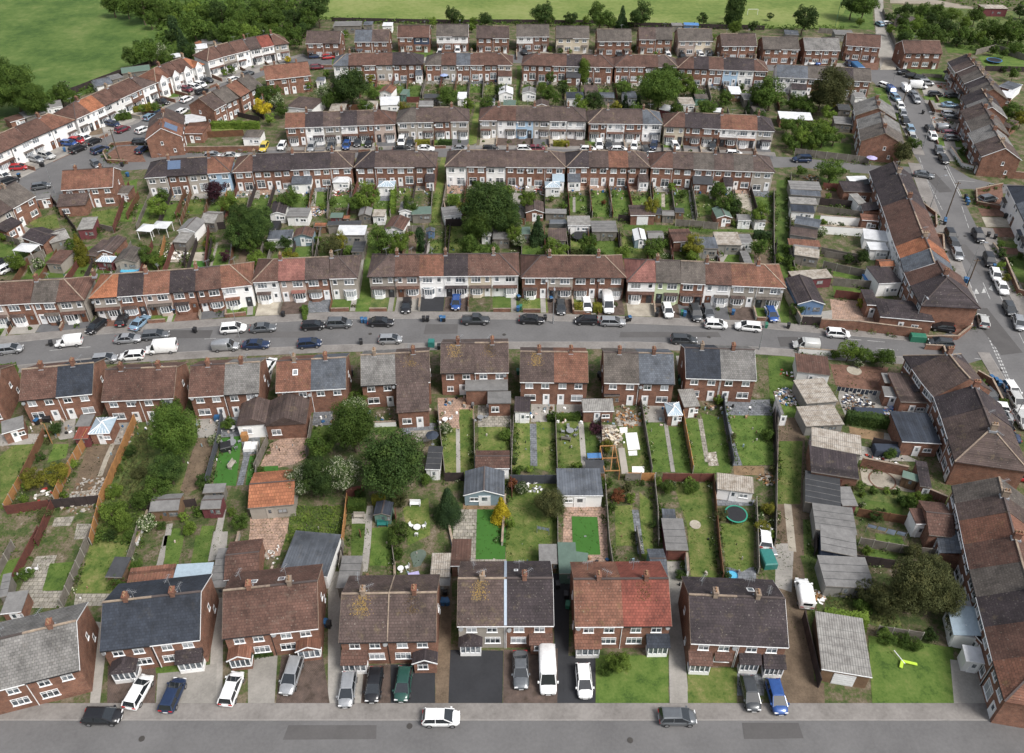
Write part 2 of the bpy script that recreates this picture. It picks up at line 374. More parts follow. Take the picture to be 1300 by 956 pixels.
FEN = {
 'b': mott('fence_brown', (.17, .085, .045), c2=(.10, .05, .03), s1=1.2, s2=8),
 'o': mott('fence_orange_timber', (.40, .20, .075), c2=(.24, .12, .05), s1=1.2, s2=8),
 't': mott('fence_grey_timber', (.20, .18, .155), c2=(.12, .105, .09), s1=1.2, s2=8),
 'd': mott('fence_dark', (.055, .04, .038), c2=(.03, .025, .025), s1=1.2, s2=8),
 'r': mott('fence_maroon', (.15, .055, .04), c2=(.09, .035, .03), s1=1.2, s2=8),
 'k': WM['B'], 'w': WM['W'], 'n': mott('fence_slate_painted', (.075, .08, .095), var=.25), 'e': mott('fence_green_mesh', (.05, .16, .10), var=.2),
 'c': mott('wall_concrete', (.36, .34, .30), var=.3),
}
FNM = {'b': 'brown timber', 'o': 'orange timber', 't': 'weathered grey timber', 'd': 'dark timber', 'r': 'maroon timber', 'k': 'red brick', 'w': 'white rendered',
       'n': 'slate-grey painted', 'e': 'green mesh', 'c': 'concrete'}
LM = {
 'd': leaf_mat('leaf_dark', (.038, .070, .016), (.014, .028, .008), (.095, .140, .032)),
 'm': leaf_mat('leaf_mid', (.062, .108, .018), (.024, .046, .010), (.145, .205, .040)),
 'l': leaf_mat('leaf_light', (.11, .17, .025), (.05, .085, .015), (.20, .27, .05)),
 'y': leaf_mat('leaf_yellow', (.42, .33, .02), (.17, .16, .015), (.62, .52, .05)),
 'g': leaf_mat('leaf_gold_green', (.15, .15, .02), (.06, .075, .012), (.26, .23, .03)),
 'p': leaf_mat('leaf_purple', (.050, .018, .026), (.022, .008, .014), (.10, .04, .05)),
 'f': leaf_mat('leaf_blossom', (.055, .10, .02), (.022, .042, .010), (.11, .16, .035), flower=(.62, .62, .46), fl_t=.56),
 'o': leaf_mat('leaf_olive', (.075, .085, .030), (.030, .036, .014), (.15, .14, .05)),
 'c': leaf_mat('leaf_conifer', (.032, .062, .022), (.012, .026, .011), (.07, .11, .035)),
 'r': leaf_mat('leaf_rust', (.15, .055, .025), (.06, .025, .015), (.25, .10, .04)),
}
LN = {'d': 'dark green', 'm': 'green', 'l': 'light green', 'y': 'bright yellow', 'g': 'yellow-green', 'p': 'purple-leaved', 'f': 'white-flowering', 'o': 'dark olive', 'c': 'deep green', 'r': 'rust-coloured'}
BARK = mott('bark', (.12, .09, .065), var=.4, s1=2, s2=9)
CARC = {'W': ('white', (.82, .82, .81), 0), 'S': ('silver', (.42, .43, .44), .5), 'G': ('grey', (.15, .16, .17), .4), 'K': ('black', (.012, .012, .014), 0), 'B': ('blue', (.025, .08, .27), .2),
        'N': ('navy', (.018, .035, .085), .2), 'R': ('red', (.38, .02, .025), 0), 'Y': ('yellow', (.60, .46, .06), 0), 'M': ('maroon', (.16, .02, .035), .1), 'L': ('light blue', (.25, .38, .50), .3),
        'D': ('dark grey', (.06, .065, .07), .3), 'T': ('dark green', (.02, .07, .055), .1), 'P': ('pale grey', (.50, .50, .48), .1)}
for k, (n_, c_, mt_) in list(CARC.items()): CARC[k] = (n_, paint('car_paint_' + n_.replace(' ', '_'), c_, .3, mt_, .6))
CGLASS = paint('car_glass', (.018, .022, .026), .05, spec=.9)
TYRE = paint('tyre', (.018, .018, .018), .8); RIM = paint('rim', (.35, .35, .36), .35, .6)
LIGHTW = paint('headlight_lens', (.7, .7, .7), .1); LIGHTR = paint('tail_light_lens', (.45, .02, .02), .15)
BLK = paint('plastic_black', (.02, .02, .022), .5); BLU = paint('plastic_blue', (.03, .11, .24), .45); GRN = paint('plastic_green', (.03, .16, .10), .45); WHT = paint('plastic_white', (.75, .75, .75), .4)
STEEL = paint('galvanised_steel', (.33, .34, .35), .45, .4); REDP = paint('plastic_red', (.36, .045, .03), .45); TEAL = paint('plastic_teal', (.03, .17, .15), .4)
FABB = paint('cloth_blue', (.30, .38, .62), .9); FABD = paint('cloth_dark', (.03, .04, .06), .9); LILAC = paint('cloth_lilac', (.42, .38, .62), .9); WATER = paint('pool_water', (.10, .42, .62), .08)
FABL = paint('cloth_pale_blue', (.45, .52, .68), .9); LIME = paint('cloth_lime', (.45, .65, .05), .7)
# ---------------------------------------------------------------- houses
def win_mesh(w, h, n=2, mat=None, two=True, bay=False):
    def f():
        b = MB(); t = .075
        b.box(0, w, -.05, 0, 0, t); b.box(0, w, -.05, 0, h - t, h)
        for i in range(n + 1):
            x = (w - t) * i / n; b.box(x, x + t, -.048, 0, t, h - t)
        if h > .9: b.box(t, w - t, -.046, 0, h * .72, h * .72 + .05)
        b.box(-.06, w + .06, -.11, 0, -.06, 0)
        return b.mesh('window', [mat or UPVC])
    return cached(('win', round(w, 2), round(h, 2), n, (mat or UPVC).name), f)
def pane_mesh(w, h, k):
    def f():
        b = MB(); b.box(.04, w - .04, -.02, -.002, .03, h - .03); return b.mesh('pane', [PANES[k]])
    return cached(('pane', round(w, 2), round(h, 2), k), f)
def win(parent, x, y, z, w, h, rz=0, n=2, k=None, mat=None, name='window', pane=True):
    w = round(w * 5) / 5; h = round(h * 10) / 10
    o = put(name, win_mesh(w, h, n, mat), parent, (x, y, z), rz)
    if k is None: k = rnd.choice([0, 0, 1, 1, 2, 3])
    if pane: put('pane', pane_mesh(w, h, k), o)
    else: put('pane', pane_mesh(w, h, k), o)
    return o
def door(parent, x, y, z, w=.9, h=2.0, mat=None, rz=0):
    m = mat or UPVC
    def f():
        b = MB(); b.box(0, w, -.06, 0, 0, h); b.box(-.07, 0, -.08, 0, 0, h + .07); b.box(w, w + .07, -.08, 0, 0, h + .07); b.box(0, w, -.08, 0, h, h + .07)
        return b.mesh('door', [m])
    o = put('door', cached(('door', w, h, m.name), f), parent, (x, y, z), rz)
    def g():
        b = MB(); b.box(w * .25, w * .75, -.075, -.061, h * .55, h * .9); return b.mesh('pane', [GLASSM])
    put('pane', cached(('dpane', w, h), g), o); return o
def roofmesh(x0, x1, D, eh, rh, hipL, hipR, o=.32, t=.16, gL=0, gR=0, ridge=None, hr=None):
    """both slopes as one shell of thickness t; hipped or gabled ends"""
    sl = rh / (D / 2); y0, y1 = -o, D + o; ze = eh - sl * o + .04; zr = eh + rh + .04; ym = D / 2
    hr = hr or (D / 2 * .95)
    xl = x0 - (o if hipL else gL); xr = x1 + (o if hipR else gR)
    rl = (x0 + hr) if hipL else xl; rr = (x1 - hr) if hipR else xr
    if rl > rr: rl = rr = (rl + rr) / 2
    top = [(xl, y0, ze), (xr, y0, ze), (xr, y1, ze), (xl, y1, ze), (rl, ym, zr), (rr, ym, zr)]
    bot = [(p[0], p[1], p[2] - t) for p in top]
    b = MB(); fs = [(0, 1, 5, 4), (2, 3, 4, 5)]
    if hipL: fs.append((3, 0, 4))
    if hipR: fs.append((1, 2, 5))
    f2 = [tuple(i + 6 for i in f[::-1]) for f in fs]
    ring = [(0, 1), (2, 3)]
    ring += [(1, 2)] if hipR else [(1, 5), (5, 2)]
    ring += [(3, 0)] if hipL else [(3, 4), (4, 0)]
    b.add(top + bot, fs + f2 + [(j, i, i + 6, j + 6) for i, j in ring])
    r = MB(); w = .24
    if rr - rl > .1: r.bar((rl, ym, zr + .03), (rr, ym, zr + .03), w, .12)
    for hip, a, e in ((hipL, (0, 3), 4), (hipR, (1, 2), 5)):
        if hip:
            for i in a: r.bar(Vector(top[i]) + Vector((0, 0, .03)), Vector(top[e]) + Vector((0, 0, .03)), w * .8, .1)
    return b, r, zr, (rl, rr)
def wallmesh(w, D, eh, rh, gabL, gabR, i=.002):
    b = MB(); y0, y1 = 0, D; q = .14
    b.add([(i, 0, 0), (w - i, 0, 0), (w - i, D, 0), (i, D, 0), (i, 0, eh - .1), (w - i, 0, eh - .1), (w - i, D, eh - .1), (i, D, eh - .1), (i, D / 2, eh + rh - q), (w - i, D / 2, eh + rh - q)],
          [(0, 1, 5, 4), (2, 3, 7, 6), (0, 3, 2, 1)] + ([(1, 2, 6, 9, 5), (3, 0, 4, 8, 7), (4, 5, 9, 8), (6, 7, 8, 9)] if (gabL or gabR) else [(1, 2, 6, 5), (3, 0, 4, 7), (4, 5, 6, 7)]))
    return b
def chimney(parent, x, y, z0, z1, mat=None, dx=.5, dy=.8, pots=2, stain=0):
    b = MB(); b.box(x - dx / 2, x + dx / 2, y - dy / 2, y + dy / 2, z0, z1); b.box(x - dx / 2 - .06, x + dx / 2 + .06, y - dy / 2 - .06, y + dy / 2 + .06, z1, z1 + .12)
    c = b.build('chimney', mat or rnd.choice([WM['B'], WM['D'], MORTAR]), parent)
    for k in range(pots):
        p = MB(); yy = y + (k - (pots - 1) / 2) * .38; p.cyl((x, yy, z1 + .12), (x, yy, z1 + .42), .12, .09, 8); p.build('chimney_pot', POT, c)
    f = MB(); f.box(x - dx / 2 - .12, x + dx / 2 + .12, y - dy / 2 - .14, y + dy / 2 + .14, z1 - 1.35, z1 - .98); f.build('flashing', LEAD, c)
    return c
def aerial(parent, x, y, z):
    b = MB(); a = rnd.uniform(0, 6.28); b.cyl((x, y, z), (x, y, z + 1.5), .03, n=5)
    d = Vector((cos(a), sin(a), 0)); q = Vector((x, y, z + 1.45)); b.bar(q - d * .6, q + d * .7, .035, .035)
    s = Vector((-d.y, d.x, 0))
    for k in range(6): e = q + d * (-.5 + k * .2); b.bar(e - s * .28, e + s * .28, .02, .02)
    b.build('aerial', STEEL, parent)
def pent(parent, x0, x1, y, z, out=.8, dz=.35, roof='br', name='canopy'):
    b = MB(); t = .07
    b.add([(x0, y, z + dz), (x1, y, z + dz), (x1, y - out, z), (x0, y - out, z), (x0, y, z + dz - t), (x1, y, z + dz - t), (x1, y - out, z - t), (x0, y - out, z - t)],
          [(0, 3, 2, 1), (4, 5, 6, 7), (0, 1, 5, 4), (1, 2, 6, 5), (2, 3, 7, 6), (3, 0, 4, 7)])
    return b.build(name, RM[roof], parent)
def bay(parent, x, w, z0, z1, out=.6, mat=None, wall=None, name='bay_window', k=None):
    """canted bay: lower apron, white frame posts, glass"""
    c = .45
    P = [(x, 0), (x + c, -out), (x + w - c, -out), (x + w, 0)]
    b = MB(); zs = z0 + .75 if z0 < 1 else z0 + .6
    def pr(b, P, a, z): 
        v = [(p[0], p[1], a) for p in P] + [(p[0], p[1], z) for p in P]; b.add(v, [(3, 2, 1, 0), (4, 5, 6, 7), (0, 1, 5, 4), (1, 2, 6, 5), (2, 3, 7, 6)])
    pr(b, P, z0, zs); o = b.build(name, wall or UPVC, parent)
    g = MB(); pr(g, [(x + .04, 0), (x + c + .02, -out + .05), (x + w - c - .02, -out + .05), (x + w - .04, 0)], zs, z1); g.build('pane', PANES[rnd.choice([0, 1, 1, 2]) if k is None else k], o)
    f = MB(); Q = [Vector((p[0], p[1], 0)) for p in P]
    for zz in (zs + .03, z1 - .05):
        for i in range(3): f.bar(Q[i] + Vector((0, 0, zz)), Q[i + 1] + Vector((0, 0, zz)), .09, .1)
    for i in range(4): f.bar(Q[i] + Vector((0, 0, zs)), Q[i] + Vector((0, 0, z1)), .1, .1)
    m = (w - 2 * c)
    for i in (1, 2) if m > 1.3 else (1,):
        xx = x + c + m * i / (3 if m > 1.3 else 2); f.bar((xx, -out, zs), (xx, -out, z1), .07, .07)
    f.build('frame', mat or UPVC, o)
    return o
def loc2w(p, rz, x, y, z=0): return Vector((p[0] + x * cos(rz) - y * sin(rz), p[1] + x * sin(rz) + y * cos(rz), z))
HOUSES = []
def house(p0, rz, w, D=7.4, eh=5.0, rh=2.1, roof='br', wall='B', hipL=0, hipR=0, endL=0, endR=0, style='TF', mir=0, nm='terraced_house', base=None, grp=None,
          ch=None, opt='', zn=None, stone='k'):
    base = base or f"{RN[roof]}-roofed {WN[wall]} terraced house"
    t = thing(nm, base, 'house', (p0[0], p0[1], 0), rz, grp, zn)
    HOUSES.append((t, p0, rz, w, D))
    gabL, gabR = endL and not hipL, endR and not hipR
    lower = None
    wallmesh(w, D, eh, rh, True, True) if 0 else None
    full = not (hipL or hipR)
    wb = wallmesh(w, D, eh, rh, full, full)
    wb.build('wall', WM[wall], t)
    rb, ridge, zr, (rl, rr) = roofmesh(0, w, D, eh, rh, hipL, hipR, gL=.12 if gabL else 0, gR=.12 if gabR else 0)
    ro = rb.build('roof', RM[roof], t)
    ridge.build('ridge_tiles', MORTAR if ('r' in opt or rnd.random() < .45) else MORTD, ro)
    gt = MB(); yg = -.32 - .06; gt.box(-.1 if endL else 0, w + (.1 if endR else 0), yg, yg + .11, eh - rh / (D / 2) * .32 - .14, eh - rh / (D / 2) * .32 - .02)
    if rnd.random() < .6: gt.box((0.05 if mir else w - .11), (.11 if mir else w - .05), -.09, -.001, 0, eh - .25)
    gt.build('gutter', UPVC if rnd.random() < .6 or 'w' in opt else BLK, t)
    if gabL or gabR:      # bargeboards
        g = MB(); sl = rh / (D / 2)
        for e, x in ((gabL, -.13), (gabR, w + .13)):
            if e:
                for s in (0, 1):
                    a = Vector((x, -.32 if s == 0 else D + .32, eh - sl * .32 - .06)); c = Vector((x, D / 2, eh + rh - .06)); g.bar(a, c, .04, .13)
        g.build('bargeboard', UPVC if rnd.random() < .3 else MORTAR, t)
        for e, x, rr_ in ((gabL, -.001, -pi / 2), (gabR, w + .001, pi / 2)):
            if e:
                win(t, x, D * (.55 if x > 0 else .62), eh - 1.9, .6, .9, rr_, n=1, k=0); win(t, x, D * (.7 if x > 0 else .3), 1.0, .6, .9, rr_, n=1, k=0)
    if ch is None: ch = [.0] if (mir) else []
    for cx in ch:
        chimney(t, max(.3, min(w - .3, cx * w)), D / 2 + .1, eh + rh * .6, eh + rh + .95, pots=rnd.choice([2, 2, 3]))
    if rnd.random() < .4:
        def f():
            b = MB(); b.cyl((0, -.28, 0), (0, -.36, .04), .3, .26, 12); b.bar((0, 0, -.1), (0, -.3, 0), .04, .04); return b.mesh('satellite_dish', [STEEL])
        put('satellite_dish', cached('dish', f), t, (rnd.choice([.3, w - .4]), 0, eh - rnd.uniform(.5, 1.2)), rnd.uniform(-.5, .5))
    if rnd.random() < .45: aerial(t, rnd.uniform(.3, .7) * w, D / 2 + .2, eh + rh * .9)
    M = (lambda a, ww: w - a - ww) if mir else (lambda a, ww: a)
    up = eh - 1.75
    if style == 'TF':      # front of a terraced house: bay and canopy below, wide and narrow window above
        dm = rnd.choice([UPVC, UPVC, UPVC, BRN, DKFR])
        bw = 2.3; win(t, M(.55, 1.8), 0, up, 1.8, 1.2, n=3); win(t, M(w - .5 - .8, .8), 0, up + .1, .8, 1.1, n=1)
        bay(t, M(.35, bw), bw, .0, 2.15, .55, wall=WM[wall] if rnd.random() < .5 else UPVC)
        door(t, M(w - .45 - .9, .9), 0, .1, mat=dm)
        if 'n' not in opt:
            if rnd.random() < .4: pent(t, .15, w - .15, 0, 2.3, .7, .25, rnd.choice([roof, 'br', 'gb', 'rb']))
            else:
                pent(t, M(.2, bw + .3), M(.2, bw + .3) + bw + .3, 0, 2.25, .7, .22, rnd.choice([roof, 'gb', 'br']))
        if 'b' in opt:     # band of another colour on the lower storey
            b = MB(); b.box(0.01, w - .01, -.02, 0, 0, 2.55); b.build('lower_facing', WM[opt[opt.index('b') + 1]], t)
        if 'u' in opt:
            b = MB(); b.box(0.01, w - .01, -.02, 0, 2.6, eh - .2); b.build('upper_facing', WM[opt[opt.index('u') + 1]], t)
    elif style == 'TR':    # rear of a terraced house
        win(t, M(.5, 1.4), 0, up, 1.4, 1.1, n=2); win(t, M(w - .5 - 1.2, 1.2), 0, up + .1, 1.2, 1.0, n=2)
        e = rnd.random()
        if 'e' in opt or ('x' not in opt and e < .38):
            er = rnd.choice(['dk', 'fd', 'sl', roof, 'gl']); ed = rnd.uniform(2.2, 3.2); ew = w * rnd.choice([.5, .62, 1]); x0 = M(0.06, ew - .12)
            b = MB(); b.box(x0 + .05, x0 + ew - .17, -ed, -.001, 0, 2.35); xo = b.build('extension', WM[rnd.choice([wall, 'W', 'B', 'W'])], t)
            pent(xo, x0 - .02, x0 + ew - .1, -.02, 2.4, ed + .15, .75, er, 'extension_roof')
            win(xo, x0 + .35, -ed, .9, 1.2, 1.1, k=None); door(xo, x0 + ew - 1.3, -ed, .05)
            if ew < w * .8: win(t, M(w - .4 - 1.2, 1.2), 0, .9, 1.2, 1.1)
        else:
            door(t, M(.5, .9), 0, .05); win(t, M(w - .5 - 1.8, 1.8), 0, .6 if rnd.random() < .5 else .1, 1.8, 1.4 if rnd.random() < .5 else 1.9, n=2)
    elif style == 'SR':    # rear of a semi
        win(t, M(.75, 1.2), 0, up + .1, 1.2, 1.05); win(t, M(w - .75 - 1.2, 1.2), 0, up + .1, 1.2, 1.05)
        if 'q' not in opt:
            win(t, M(.6, 1.8), 0, .85, 1.8, 1.2, n=2); door(t, M(w - .7 - .9, .9), 0, .05)
    elif style == 'SF':    # front of a semi: porch, long window, two small windows under the eaves
        win(t, M(.9, 1.2), 0, eh - 1.8, 1.2, 1.0); win(t, M(w - .95 - 1.2, 1.2), 0, eh - 1.8, 1.2, 1.0)
        if 'q' not in opt: win(t, M(w - .6 - 1.8, 1.8), 0, 1.0, 1.8, 1.2, n=3)
    elif style == 'SG':    # far semi front
        win(t, M(.7, 1.4), 0, up + .2, 1.4, 1.0); win(t, M(w - .75 - 1.2, 1.2), 0, up + .2, 1.2, 1.0)
        win(t, M(w - .6 - 1.8, 1.8), 0, .8, 1.8, 1.3, n=3); door(t, M(.8, .9), 0, .05); pent(t, M(.4, 1.9), M(.4, 1.9) + 1.9, 0, 2.3, 1.0, .3, roof, 'porch_roof')
        if 'u' in opt:
            b = MB(); b.box(0.01, w - .01, -.02, 0, 2.6, eh - .2); b.build('upper_facing', WM[opt[opt.index('u') + 1]], t)
    elif style == 'LG':    # gabled two storey bay front
        pass
    return t
def gporch(t, x, w, d, h, roof, wall, fr='glass', rt='hip'):
    """porch on a front wall; x from the left of the facade"""
    b = MB(); b.box(x, x + w, -d, -.001, 0, h if fr == 'brick' else .6); o = b.build('porch', WM[wall], t)
    if fr == 'glass':
        g = MB(); g.box(x + .05, x + w - .05, -d + .05, -.003, .6, h); g.build('glazing', GLASSM, o)
        f = MB()
        for xx in [x + .05 + (w - .1) * i / 4 for i in range(5)]: f.bar((xx, -d + .03, .6), (xx, -d + .03, h), .1, .1)
        for xx in (x + .04, x + w - .04): f.bar((xx, -d + .02, h - .06), (xx, -.02, h - .06), .1, .12); f.bar((xx, -d + .02, .65), (xx, -.02, .65), .1, .1)
        f.bar((x, -d + .03, h - .06), (x + w, -d + .03, h - .06), .1, .12); f.bar((x, -d + .03, .65), (x + w, -d + .03, .65), .1, .1); f.build('frame', UPVC, o)
    else: win(o, x + .4, -d, .9, min(1.2, w - .8), 1.1, k=0)
    r = MB(); e = .2; z = h + .02; X0, X1, Y0, Y1 = x - e, x + w + e, -d - e, 0; xm = x + w / 2; rz = z + .75
    if rt == 'hip': v = [(X0, Y0, z), (X1, Y0, z), (X1, Y1, z), (X0, Y1, z), (xm - w * .1, Y1, rz), (xm + w * .1, Y1, rz), (xm, Y0 + d * .6, rz)]; r.add(v, [(0, 1, 6), (1, 2, 5, 6), (3, 0, 6, 4), (3, 2, 1, 0), (4, 6, 5), (2, 3, 4, 5)])
    elif rt == 'gab': v = [(X0, Y0, z), (X1, Y0, z), (X1, Y1, z), (X0, Y1, z), (xm, Y0, rz), (xm, Y1, rz)]; r.add(v, [(1, 2, 5, 4), (3, 0, 4, 5), (3, 2, 1, 0), (0, 1, 4), (2, 3, 5)])
    else: v = [(X0, Y0, z), (X1, Y0, z), (X1, Y1, z + .7), (X0, Y1, z + .7), (X0, Y0, z - .1), (X1, Y0, z - .1), (X1, Y1, z - .1), (X0, Y1, z - .1)]; r.add(v, [(0, 1, 2, 3), (7, 6, 5, 4), (0, 4, 5, 1), (1, 5, 6, 2), (3, 2, 6, 7), (0, 3, 7, 4)])
    r.build('porch_roof', RM[roof], o)
    if rt == 'gab':
        g = MB(); g.bar((X0, Y0 - .03, z), (xm, Y0 - .03, rz), .05, .16); g.bar((X1, Y0 - .03, z), (xm, Y0 - .03, rz), .05, .16); g.build('bargeboard', UPVC, o)
    return o
def row(pts, spec, style, D=7.4, eh=5.0, rh=2.1, hip=(1, 1), nm='terraced_house', grp=None, zn=None, gard=None, kindname='terraced house', chs=True, mir0=0, drive=None, gl=None, gf=None):
    """pts: eave corners in the survey picture, one more than houses; spec: 'roof wall opt' per house"""
    spec = [s.split() for s in spec.split(',')]
    assert len(pts) == len(spec) + 1, (len(pts), len(spec), grp)
    E = [W(u, v, eh) for u, v in pts]; out = []
    for i, s in enumerate(spec):
        a, b = E[i].copy(), E[i + 1].copy(); a.z = b.z = 0
        d = (b - a); w = d.length; rz = math.atan2(d.y, d.x); n = Vector((-sin(rz), cos(rz), 0)); p0 = a + n * .32
        roof, wall = s[0], s[1]; opt = s[2] if len(s) > 2 else ''
        eL, eR = i == 0, i == len(spec) - 1; mir = (i + mir0) % 2
        base = f"{RN[roof]}-roofed {WN[wall]} {kindname}"
        h = house(p0, rz, w, D, eh + (i % 2) * .012, rh, roof, wall, hip[0] and eL, hip[1] and eR, eL, eR, style, mir, nm, base, grp, ch=([.0] if (mir and chs) else ([1.0] if (eR and chs and not mir and 0) else [])), opt=opt, zn=zn)
        out.append((h, p0, rz, w, D, opt))
    return out
def ext(hs, i, x, w, d, h, roof='fe', wall='B', rt='flat', win_=1, door_=1, y0=0):
    """single storey extension on the camera side of house i of a row"""
    t = hs[i][0]; b = MB(); b.box(x, x + w, -d - y0, -.001 - y0, 0, h); o = b.build('extension', WM[wall], t)
    r = MB(); e = .18; X0, X1, Y0, Y1 = x - e, x + w + e, -d - e - y0, -.002 - y0; xm = (X0 + X1) / 2
    if rt == 'flat': r.box(X0, X1, Y0, Y1, h, h + .18)
    elif rt == 'pent': v = [(X0, Y0, h), (X1, Y0, h), (X1, Y1, h + d * .3), (X0, Y1, h + d * .3), (X0, Y0, h - .12), (X1, Y0, h - .12), (X1, Y1, h - .12), (X0, Y1, h - .12)]; r.add(v, [(0, 1, 2, 3), (7, 6, 5, 4), (0, 4, 5, 1), (1, 5, 6, 2), (3, 2, 6, 7), (0, 3, 7, 4)])
    else: v = [(X0, Y0, h), (X1, Y0, h), (X1, Y1, h), (X0, Y1, h), (xm, Y0, h + w * .28), (xm, Y1, h + w * .28)]; r.add(v, [(1, 2, 5, 4), (3, 0, 4, 5), (3, 2, 1, 0), (0, 1, 4), (2, 3, 5)])
    r.build('extension_roof', RM[roof], o)
    if win_: win(o, x + w * .12, -d - y0, .9, min(1.4, w * .35), 1.1)
    if door_: door(o, x + w * .6, -d - y0, .05, w=.9 if door_ == 1 else 1.6, mat=UPVC)
    return o
# ---------------------------------------------------------------- cars
def loft(b, secs, mi=0, smooth=True):
    n = len(secs[0]); vs = [p for s in secs for p in s]; fs = []
    for i in range(len(secs) - 1):
        for j in range(n): fs.append((i * n + j, i * n + (j + 1) % n, (i + 1) * n + (j + 1) % n, (i + 1) * n + j))
    fs.append(tuple(range(n))[::-1]); fs.append(tuple((len(secs) - 1) * n + i for i in range(n)))
    b.add(vs, fs, mi, smooth)
def csec(x, hw, z0, z1, r=.12):
    return [(x, -hw * .92, z0), (x, -hw, z0 + .15), (x, -hw, z1 - .16), (x, -hw + r, z1 - .03), (x, -hw * .5, z1 + .02), (x, hw * .5, z1 + .02), (x, hw - r, z1 - .03), (x, hw, z1 - .16), (x, hw, z0 + .15), (x, hw * .92, z0)]
CT_ = {  # length, half width, height, body stations (x, hw factor, z0, ztop), greenhouse (belt x0, x1, roof x0, x1)
 'h': (4.1, .88, 1.47, [(-2.05, .78, .42, .72), (-1.95, .92, .28, .95), (-1.5, .99, .24, 1.0), (-.7, 1, .22, .99), (0, 1, .22, .97), (.9, .99, .22, .96), (1.35, .97, .23, .95), (1.65, .93, .24, .88), (1.88, .84, .3, .78), (2.03, .70, .36, .64), (2.08, .58, .42, .54)], (-1.99, 1.4, -1.68, .38)),
 's': (4.6, .90, 1.43, [(-2.3, .80, .42, .72), (-2.22, .93, .28, .93), (-1.5, 1, .24, .98), (0, 1, .22, .94), (1.0, 1, .22, .92), (1.9, .95, .24, .80), (2.25, .84, .3, .66), (2.32, .74, .38, .56)], (-1.75, 1.15, -.95, .30)),
 'e': (4.6, .90, 1.50, [(-2.3, .82, .42, .75), (-2.24, .94, .28, .95), (-1.5, 1, .24, .98), (0, 1, .22, .96), (1.0, 1, .22, .96), (1.6, .97, .23, .92), (2.0, .89, .26, .83), (2.22, .76, .32, .70), (2.32, .62, .4, .58)], (-2.2, 1.35, -1.95, .35)),
 'u': (4.5, .93, 1.72, [(-2.25, .84, .5, .85), (-2.18, .96, .34, 1.08), (-1.5, 1, .30, 1.10), (0, 1, .3, 1.08), (1.05, 1, .3, 1.06), (1.75, .97, .32, 1.02), (2.02, .89, .36, .92), (2.2, .76, .42, .78), (2.27, .62, .5, .66)], (-2.14, 1.4, -1.9, .50)),
 'm': (4.4, .92, 1.80, [(-2.2, .84, .45, .85), (-2.15, .96, .3, 1.05), (-1.5, 1, .26, 1.08), (0, 1, .25, 1.05), (1.2, 1, .25, 1.0), (1.9, .95, .26, .85), (2.15, .84, .32, .70), (2.22, .74, .4, .6)], (-2.1, 1.65, -1.95, .75)),
}
def car_proto(ty, ck):
    L, hw, H, st, gh = CT_[ty]
    def body():
        b = MB(); loft(b, [csec(x, hw * f, a, c) for x, f, a, c in st])
        bx0, bx1, rx0, rx1 = gh; zb = .93 if ty in 'hse' else 1.04; zr = H
        rw = hw * .76
        v = [(rx0, -rw, zr - .05), (rx1, -rw * .96, zr - .04), (rx1, rw * .96, zr - .04), (rx0, rw, zr - .05), (rx0 + .12, -rw * .75, zr), (rx1 - .15, -rw * .7, zr), (rx1 - .15, rw * .7, zr), (rx0 + .12, rw * .75, zr)]
        b.add(v, [(4, 5, 6, 7), (0, 1, 5, 4), (1, 2, 6, 5), (2, 3, 7, 6), (3, 0, 4, 7), (3, 2, 1, 0)])
        bw = hw * .93
        for s in (-1, 1):
            b.bar((bx1, s * bw, zb), (rx1, s * rw * .96, zr - .06), .08, .07); b.bar((bx0, s * bw, zb), (rx0, s * rw, zr - .07), .1 if ty != 's' else .06, .12)
            mx = (rx0 + rx1) / 2 + .1; b.bar((mx, s * bw * 1.0, zb), (mx, s * rw * 1.0, zr - .07), .07, .05)
            b.box(bx1 - .42, bx1 - .22, min(s * hw, s * (hw + .17)), max(s * hw, s * (hw + .17)), zb - .02, zb + .12)
        return b.mesh('body', [CARC[ck][1]])
    def glass():
        b = MB(); bx0, bx1, rx0, rx1 = gh; zb = .90 if ty in 'hse' else 1.0; zr = H - .055; rw, bw = hw * .765, hw * .925
        v = [(bx0, -bw, zb), (bx1, -bw, zb), (bx1, bw, zb), (bx0, bw, zb), (rx0, -rw, zr), (rx1, -rw * .95, zr), (rx1, rw * .95, zr), (rx0, rw, zr)]
        b.add(v, [(0, 1, 5, 4), (1, 2, 6, 5), (2, 3, 7, 6), (3, 0, 4, 7)]); return b.mesh('windows', [CGLASS])
    return L, hw, cached(('cb', ty, ck), body), cached(('cg', ty), glass)
def wheel_mesh(r):
    def f():
        b = MB(); b.cyl((0, -.11, 0), (0, .11, 0), r, n=14); return b.mesh('wheel', [TYRE])
    def g():
        b = MB(); b.cyl((0, -.118, 0), (0, .118, 0), r * .62, n=10); return b.mesh('rim', [RIM])
    return cached(('wh', r), f), cached(('rim', r), g)
def lamp_mesh(k):
    def f():
        b = MB(); b.box(-.06, .06, -.2, .2, -.07, .07); return b.mesh('headlight' if k == 'w' else 'tail_light', [LIGHTW if k == 'w' else LIGHTR])
    return cached(('lm', k), f)
